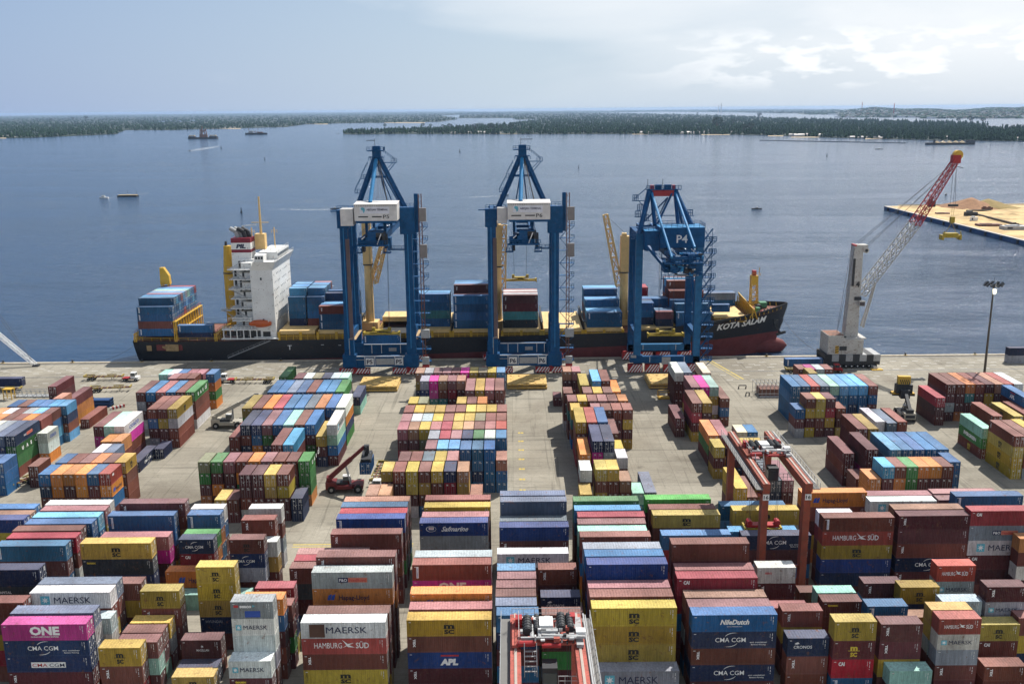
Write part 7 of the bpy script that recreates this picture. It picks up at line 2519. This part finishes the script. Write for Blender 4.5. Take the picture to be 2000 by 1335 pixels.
# sandy hem and shore houses
m = MB().mat(BEACH)
for xa, xb, y in ((880, 915, 261.4), (955, 1010, 261.7), (1235, 1265, 262.2), (1370, 1425, 263.2), (1500, 1530, 265.6), (1545, 1600, 268.0), (1690, 1735, 271), (600, 640, 242.6), (750, 830, 240), (415, 470, 251.4), (0, 12, 270)):
    a, b = at(xa, y + .25, -1.9), at(xb, y + .35, -1.9)
    c, d = at(xb, y - .8, -1.4), at(xa, y - .8, -1.4)
    m.add([(a[0], a[1], -2.4), (b[0], b[1], -2.4), (c[0], c[1], -1.3), (d[0], d[1], -1.3)], [(0, 1, 2, 3)])
tag(m.build('beach'), 'thin pale sand strips along the wooded shores', 'beach', kind='structure')
hm = MB().mat(mat('house_wall', (0.55, 0.50, 0.42), 0.8)).box(-6, -4, 0, 6, 4, 3.6)
hm.mat(mat('house_roof', (0.50, 0.46, 0.42), 0.6, var=0.3, scale=0.05)).add([(-6.6, -4.6, 3.5), (6.6, -4.6, 3.5), (6.6, 4.6, 3.5), (-6.6, 4.6, 3.5), (-6.2, 0, 6.2), (6.2, 0, 6.2)], [(0, 1, 5, 4), (2, 3, 4, 5), (3, 0, 4), (1, 2, 5)])
proto = hm.build('shore_house')
hs = []
rngh = random.Random(4)
for (xa, xb, y, n) in ((0, 30, 268.2, 4), (430, 470, 250.6, 3), (880, 1000, 260.6, 6), (1240, 1265, 261.0, 4), (1300, 1440, 261.3, 12), (1540, 1600, 266.0, 6), (1660, 1735, 270.0, 6), (1830, 1900, 270.5, 6), (1905, 1998, 273.0, 14)):
    for i in range(n):
        x = xa + (xb - xa) * (i + rngh.random()) / n
        hs.append((x, y + rngh.uniform(-1.2, 0.2)))
for i, (x, y) in enumerate(hs):
    o = proto if i == 0 else proto.copy()
    if i: col.objects.link(o)
    X, Y = at(x, y, -1.5)
    o.location = (X, Y - 6, -1.6)
    s = rngh.uniform(0.6, 1.4)
    o.scale = (s * 1.2, s, s * 0.9)
    o.rotation_euler = (0, 0, rngh.uniform(-.5, .5))
    tag(o, 'small pale-roofed house at the water edge of the wooded shore', 'house', 'houses along the wooded shore')
# single trees one can tell apart
def tree_proto():
    r = empty('broadleaf_tree')
    tk = MB().mat(mat('tree_bark', (0.10, 0.075, 0.05), 0.9))
    tk.tube((0, 0, 0), (0.2, 0, 9), 0.9, 0.55, 8)
    rg = random.Random(2)
    for i in range(6):
        a = i * 1.05
        tk.tube((0.1, 0, 6 + i * .4), (4.2 * math.cos(a), 4.2 * math.sin(a), 11 + i * .5), 0.35, 0.12, 5)
    tk.build('trunk', None, r)
    cr = MB().mat(mat('tree_leaves', (0.022, 0.048, 0.018), 0.9, var=0.5, scale=0.15))
    for i in range(150):
        u, v, w = rg.gauss(0, 1), rg.gauss(0, 1), rg.gauss(0, 1)
        l = math.sqrt(u * u + v * v + w * w)
        q = rg.uniform(.55, 1) ** .5
        p = Vector((u / l * 7.6 * q, v / l * 7.6 * q, 13.5 + w / l * 5.2 * q))
        s = rg.uniform(.8, 1.8)
        d = [Vector((rg.uniform(-1, 1), rg.uniform(-1, 1), rg.uniform(-.6, .9))) * s for _ in range(5)]
        cr.add([p + q_ for q_ in d], [(0, 1, 2), (0, 2, 3), (0, 3, 4), (1, 3, 4), (1, 2, 4)])
    cr.build('crown', None, r)
    return r
tp = tree_proto()
TR = [(752, 251.5, 9, 'peninsula tip'), (826, 250.5, 9.5, ''), (841, 250.5, 8, ''), (865, 251.5, 8, ''), (878, 253, 11, ''), (898, 257, 11, ''), (928, 256, 13.5, ''), (959, 257, 14.5, ''), (977, 257, 11, ''), (999, 257, 15, ''),
      (1400, 255, 24, 'tall lone tree behind the middle shore houses'), (1432, 243, 10, ''), (1453, 259, 15, ''), (1466, 259, 18, ''), (1483, 231, 9.5, ''), (1362, 225, 5, ''), (1871, 241, 8.5, ''), (1895, 241.5, 12, ''), (1919, 243, 11.5, ''),
      (72, 237, 5, ''), (100, 238.5, 6, ''), (143, 236, 6, ''), (168, 236, 8, '')]
for i, (x, y, hp, nm) in enumerate(TR):
    X, Y = at(x, y, -1.6)
    s = hp * math.hypot(X, Y) / 1900 / 18.5
    o = tp if i == 0 else copy_tree(tp)
    o.location = (X, Y, -1.6)
    o.scale = (s * (1.15 if i % 3 else 0.9), s, s)
    o.rotation_euler = (0, 0, i * 1.3)
    tag(o, nm and ('dark round tree, ' + nm) or 'dark round-crowned tree rising above the shore forest', 'tree', 'tall trees above the shore forest')
tp['label'] = 'dark round-crowned tree standing at the tip of the wooded peninsula'
# city plateau
cg = MB().mat(mat('plateau_land', (0.075, 0.085, 0.06), 0.95, var=0.4, scale=0.003))
nx, ny = 60, 14
vs = []
rc = random.Random(9)
def plat(u, v):
    x = 1560 + 560 * u
    ys = 229.5 if x > 1640 else 224
    X0, Y0 = at(x, ys + (2.0 if x > 1800 else 0), WZ)
    k = 1 + v * 0.9
    ridge = min(1, max(0, (x - 1590) / 120)) * (46 + 16 * math.sin(u * 9) + 8 * math.sin(u * 31))
    z = WZ + ridge * min(1, (v * 1.6)) ** 0.8 + (1.0 if v > 0 else -1)
    return X0 * k, Y0 * k, z
for j in range(ny + 1):
    for i in range(nx + 1):
        x, y, z = plat(i / nx, j / ny)
        vs.append((x, y, z + rc.uniform(-2, 2) * (j > 0)))
cg.add(vs, [(j * (nx + 1) + i, j * (nx + 1) + i + 1, (j + 1) * (nx + 1) + i + 1, (j + 1) * (nx + 1) + i) for j in range(ny) for i in range(nx)])
tag(cg.build('hills'), 'low bluish plateau on the far shore', 'hills', kind='structure')
m1 = MB()
cols_ = [mat('city_%d' % i, c, 0.8) for i, c in enumerate([(0.55, 0.52, 0.48), (0.36, 0.28, 0.22), (0.45, 0.45, 0.45), (0.25, 0.18, 0.14), (0.7, 0.7, 0.7)])]
for i in range(1500):
    u, v = rc.uniform(0.12, 1), rc.uniform(0, 0.62) ** 1.1
    x, y, z = plat(u, v)
    w = rc.uniform(8, 30); h = rc.uniform(4, 12)
    m1.mat(rc.choice(cols_)).cbox((x, y, z + h / 2), (w, w, h))
for i in range(14):
    u = rc.uniform(.12, .5)
    x, y, z = plat(u, rc.uniform(0, .02))
    m1.mat(cols_[4]).cbox((x, y, 4), (rc.uniform(60, 140), 30, 9))
tag(m1.build('distant_city'), 'hazy sprawl of pale buildings on the far plateau', 'distant city', kind='stuff')
out = ([], [])
for i in range(2600):
    x, y, z = plat(rc.uniform(0.02, 1), rc.uniform(0, 1) ** 1.2)
    clump_arrays(x, y, z - 1, rc.uniform(20, 60), rc.uniform(8, 15), out)
tag(MB().add(out[0], out[1]).build('forest', FOR1), 'trees between the buildings of the far plateau', 'forest', kind='stuff')
for px, yb_, yt, lb, mt in ((1403, 224, 206.5, 'shorter of two thin masts rising beyond the peninsula', STEEL), (1408, 224, 203, 'taller of two thin masts rising beyond the peninsula', STEEL),
                        (1683, 219, 201.5, 'thin red port crane mast before the far plateau', REDP), (1745, 227, 205, 'red lattice mast standing in front of the far city', REDP)):
    X, Y = at(px, yb_, WZ)
    h = (yb_ - yt) * math.hypot(X, Y) / 1900
    m = MB().mat(mt).lattice((0, 0, 0), (0, 0, h), h * 0.055, h * 0.02, 9, 1.2, 2.2)
    o = m.build('radio_mast'); o.location = (X, Y, WZ); tag(o, lb, 'radio mast')

# ---------------------------------------------------------------- boats, buoys, wakes
def boat_hull(m, L_, B, H, mt, bow=0.25):
    xs = [-L_ / 2, -L_ / 2 + .05 * L_, 0, L_ / 2 - bow * L_, L_ / 2]
    hb = [B * .42, B * .5, B * .5, B * .4, 0.05]
    vs = []
    for x, b_ in zip(xs, hb):
        vs += [(x, -b_ * .8, -.5), (x, -b_, H), (x, b_, H), (x, b_ * .8, -.5)]
    fs = []
    for i in range(4):
        for j in range(4):
            a, b_ = i * 4 + j, i * 4 + (j + 1) % 4
            fs.append((a, a + 4, b_ + 4, b_))
    fs += [(0, 3, 2, 1), (16, 17, 18, 19)]
    m.mat(mt).add(vs, fs)
def vessel(px, py, name, label, cat, rz=0.0, group=None):
    X, Y = at(px, py, WZ)
    return Thing(name, (X, Y, WZ), label, cat, group, rz), math.hypot(X, Y) / 1900
RUSTY = mat('dredger_rust', (0.20, 0.10, 0.06), 0.8, rust=0.4, scale=0.05)
t, s = vessel(397, 271.5, 'dredger', 'large dredger with twin dark pontoon ends and rusty central towers', 'dredger')
m = MB().mat(DARK).box(-26 * s, -9, -1, -14 * s, 9, 4.5 * s).box(12 * s, -9, -1, 26 * s, 9, 4.5 * s).box(-14 * s, -8, -1, 13 * s, 8, 3 * s)
t.part(m, 'hull')
m = MB().mat(BEACH).box(-25 * s, -7, 5.5 * s, -15 * s, 7, 7 * s).box(13 * s, -7, 5.5 * s, 24 * s, 7, 7 * s).mat(RUSTY)
for x in (-6, -3, 4, 8, -1):
    m.bar((x * s, 0, 3 * s), ((x * .7) * s, 0, (23 if x in (-1,) else 17) * s), 1.3 * s)
m.box(-6 * s, -3, 3 * s, 8 * s, 3, 8 * s).box(-5 * s, -3, 14 * s, 6 * s, 3, 15 * s).bar((-6 * s, 0, 8 * s), (7 * s, 0, 18 * s), .7 * s).bar((7 * s, 0, 8 * s), (-5 * s, 0, 18 * s), .7 * s)
t.part(m, 'dredging_tower')
m = MB().mat(RUSTY)
for x in (-24, -16, 14, 23): m.box(x * s - .6 * s, -4, 4.5 * s, x * s + .6 * s, 4, 5.5 * s)
t.part(m, 'deck_post')
t, s = vessel(501, 263, 'dredger', 'smaller dark dredger with thin masts near the wooded mainland', 'dredger')
m = MB(); boat_hull(m, 40 * s, 9 * s, 3.2 * s, DARK); t.part(m, 'hull')
m = MB().mat(LTG).box(-14 * s, -2 * s, 3 * s, -6 * s, 2 * s, 7 * s).mat(RUSTY).box(2 * s, -2 * s, 3 * s, 12 * s, 2 * s, 5 * s)
for x in (-14, 3, -2): m.bar((x * s, 0, 3 * s), (x * s, 0, 11 * s), .5 * s)
m.bar((-10 * s, 0, 6 * s), (8 * s, 0, 4 * s), .7 * s)
t.part(m, 'superstructure')
t, s = vessel(1856, 282.5, 'work_barge', 'long dark work barge loaded with sand and spoil near the far shore', 'barge')
m = MB(); boat_hull(m, 86 * s, 9 * s, 3.8 * s, DARK, 0.1); t.part(m, 'hull')
m = MB().mat(BEACH)
for k in range(5): mound(m, (-24 + k * 11) * s, 0, 6 * s, 4 * s)
for k, v in enumerate(m.v): m.v[k] = (v[0], v[1], v[2] - 1 + 3.4 * s)
m.mat(DARK).box(28 * s, -3 * s, 3 * s, 42 * s, 3 * s, 7.5 * s).box(-30 * s, -1.5 * s, 3 * s, -27 * s, 1.5 * s, 9 * s)
t.part(m, 'cargo_heaps')
X, Y = at(1484, 274.5, WZ); X2, Y2 = at(1770, 280, WZ)
m = MB().mat(DARK)
for k in range(60):
    a = (X + (X2 - X) * k / 60, Y + (Y2 - Y) * k / 60); b_ = (X + (X2 - X) * (k + .85) / 60, Y + (Y2 - Y) * (k + .85) / 60)
    m.bar((a[0] - X, a[1] - Y, 0.6), (b_[0] - X, b_[1] - Y, 0.6), 1.8)
o = m.build('floating_pipeline'); o.location = (X, Y, WZ); tag(o, 'thin dark floating pipeline in front of the far houses', 'pipeline')
t, s = vessel(203, 387.5, 'tug_boat', 'small white boat towing a flat timber barge', 'boat', R_(180))
m = MB(); boat_hull(m, 9.5, 3, 1.3, WHITE); t.part(m, 'hull')
m = MB().mat(WHITE).box(-1.2, -1, 1.3, 2.0, 1, 3.0).mat(GLASS).box(-1.25, -1.02, 2.0, 2.05, 1.02, 2.6).mat(DARK).bar((0, 0, 3), (0, 0, 4.6), .12)
t.part(m, 'cabin')
t, s = vessel(250, 384, 'timber_barge', 'flat dark barge with two thin poles towed behind the small white boat', 'barge')
m = MB().mat(DARK).box(-10.4, -3.5, -.3, 10.4, 3.5, 1.5).mat(BEACH).box(-9.6, -3, 1.5, 9.6, 3, 2.1); t.part(m, 'deck')
m = MB().mat(DARK).bar((0, 0, 1.5), (0, 0, 7), .25).bar((9.5, 0, 1.5), (9.5, 0, 6.4), .25); t.part(m, 'pole')
for (px, py, L_, rz, lb) in ((370.5, 294.5, 7, 165, 'tiny speedboat drawing a short white wake below the dredger'), (654, 408.5, 8, 4, 'small dark boat with a long straight wake beside crane P5'),
                         (985, 381.5, 9, 2, 'dark outrigger boat passing behind crane P6'), (1478, 408.5, 9, 0, 'narrow dark boat on open water beyond crane P4'),
                         (1717, 291.5, 16, 0, 'long low dark boat near the far barge'), (1848, 380.5, 7, 60, 'small dark dinghy seen beside the crane hook'), (660, 261, 12, 0, 'little dark canoe beside the peninsula tip')):
    t, s = vessel(px, py, 'small_boat', lb, 'boat', R_(rz))
    m = MB(); boat_hull(m, L_, L_ * .28, 0.9, DARK); t.part(m, 'hull')
    m = MB().mat(LTG).box(-L_ * .12, -L_ * .07, 0.9, L_ * .12, L_ * .07, 1.8); t.part(m, 'cabin')
for px, py, hp, lb in ((432, 290, 5, 'buoy beside the speedboat wake'), (517, 312, 5, 'buoy in open water below the smaller dredger'), (898, 297, 6, 'buoy between cranes P5 and P6'), (1130, 328, 5, 'buoy beyond crane P6'),
                   (1615, 305.5, 5, 'buoy on the water beyond the mobile crane'), (471.5, 416, 10, 'tall channel buoy above the ship mast')):
    X, Y = at(px, py, WZ)
    h = hp * math.hypot(X, Y) / 1900
    m = MB().mat(DARK).tube((0, 0, -.3), (0, 0, h * .3), h * .2, h * .2, 10).tube((0, 0, h * .3), (0, 0, h * .8), h * .12, h * .05, 8).box(-h * .09, -h * .02, h * .8, h * .09, h * .02, h)
    o = m.build('channel_buoy'); o.location = (X, Y, WZ); tag(o, 'dark ' + lb, 'buoy', 'channel buoys')
FOAM = bpy.data.materials.new('foam'); FOAM.use_nodes = True
t_ = FOAM.node_tree; b_ = t_.nodes['Principled BSDF']
b_.inputs['Base Color'].default_value = (0.7, 0.74, 0.76, 1); b_.inputs['Roughness'].default_value = 0.9
g_ = N(t_, 'ShaderNodeNewGeometry'); n_ = N(t_, 'ShaderNodeTexNoise', Scale=0.5, Detail=5)
L(t_, g_.outputs['Position'], n_.inputs['Vector']); L(t_, ramp(t_, n_.outputs[0], [(0.42, 0.0), (0.68, 0.6)]).outputs[0], b_.inputs['Alpha'])
for pts, lb in (([(372, 294.5, 1.2), (395, 291, 2.2), (428, 286, .8)], 'white wake behind the tiny speedboat'), ([(650, 409, .6), (600, 409.5, 1.0), (528, 408.5, .3)], 'long thin white wake beside crane P5'),
                ([(982, 382.5, .5), (940, 384.5, .8), (902, 386, .3)], 'thin white wake behind crane P6'), ([(229, 384.5, .4), (212, 386.8, .5)], 'faint foam between small boat and barge'), ([(270, 379.5, .2), (290, 377, .4)], 'faint wake trailing from the timber barge')):
    L_, R__ = [], []
    for x, y, w in pts:
        a, b2 = at(x, y + w, WZ), at(x, y - w, WZ)
        L_.append((a[0], a[1], WZ + .05)); R__.append((b2[0], b2[1], WZ + .05))
    vs = L_ + R__; n = len(L_)
    o = MB().mat(FOAM).add(vs, [(i, i + 1, n + i + 1, n + i) for i in range(n - 1)]).build('wake'); tag(o, lb, 'wake', kind='stuff')

# ---------------------------------------------------------------- haze
S2 = 43000
hz_ = MB().box(-S2, -S2, -8, S2, S2, 96).build('haze')
hm_ = bpy.data.materials.new('haze_air'); hm_.use_nodes = True
ht = hm_.node_tree; ht.nodes.clear()
pv = N(ht, 'ShaderNodeVolumePrincipled', Density=0.00003)
pv.inputs['Color'].default_value = (0.50, 0.70, 1.0, 1)
pv.inputs['Anisotropy'].default_value = 0.2
ho = N(ht, 'ShaderNodeOutputMaterial'); L(ht, pv.outputs[0], ho.inputs['Volume'])
hz_.data.materials.append(hm_)
tag(hz_, 'thin blue haze over the lagoon', 'haze', kind='stuff')
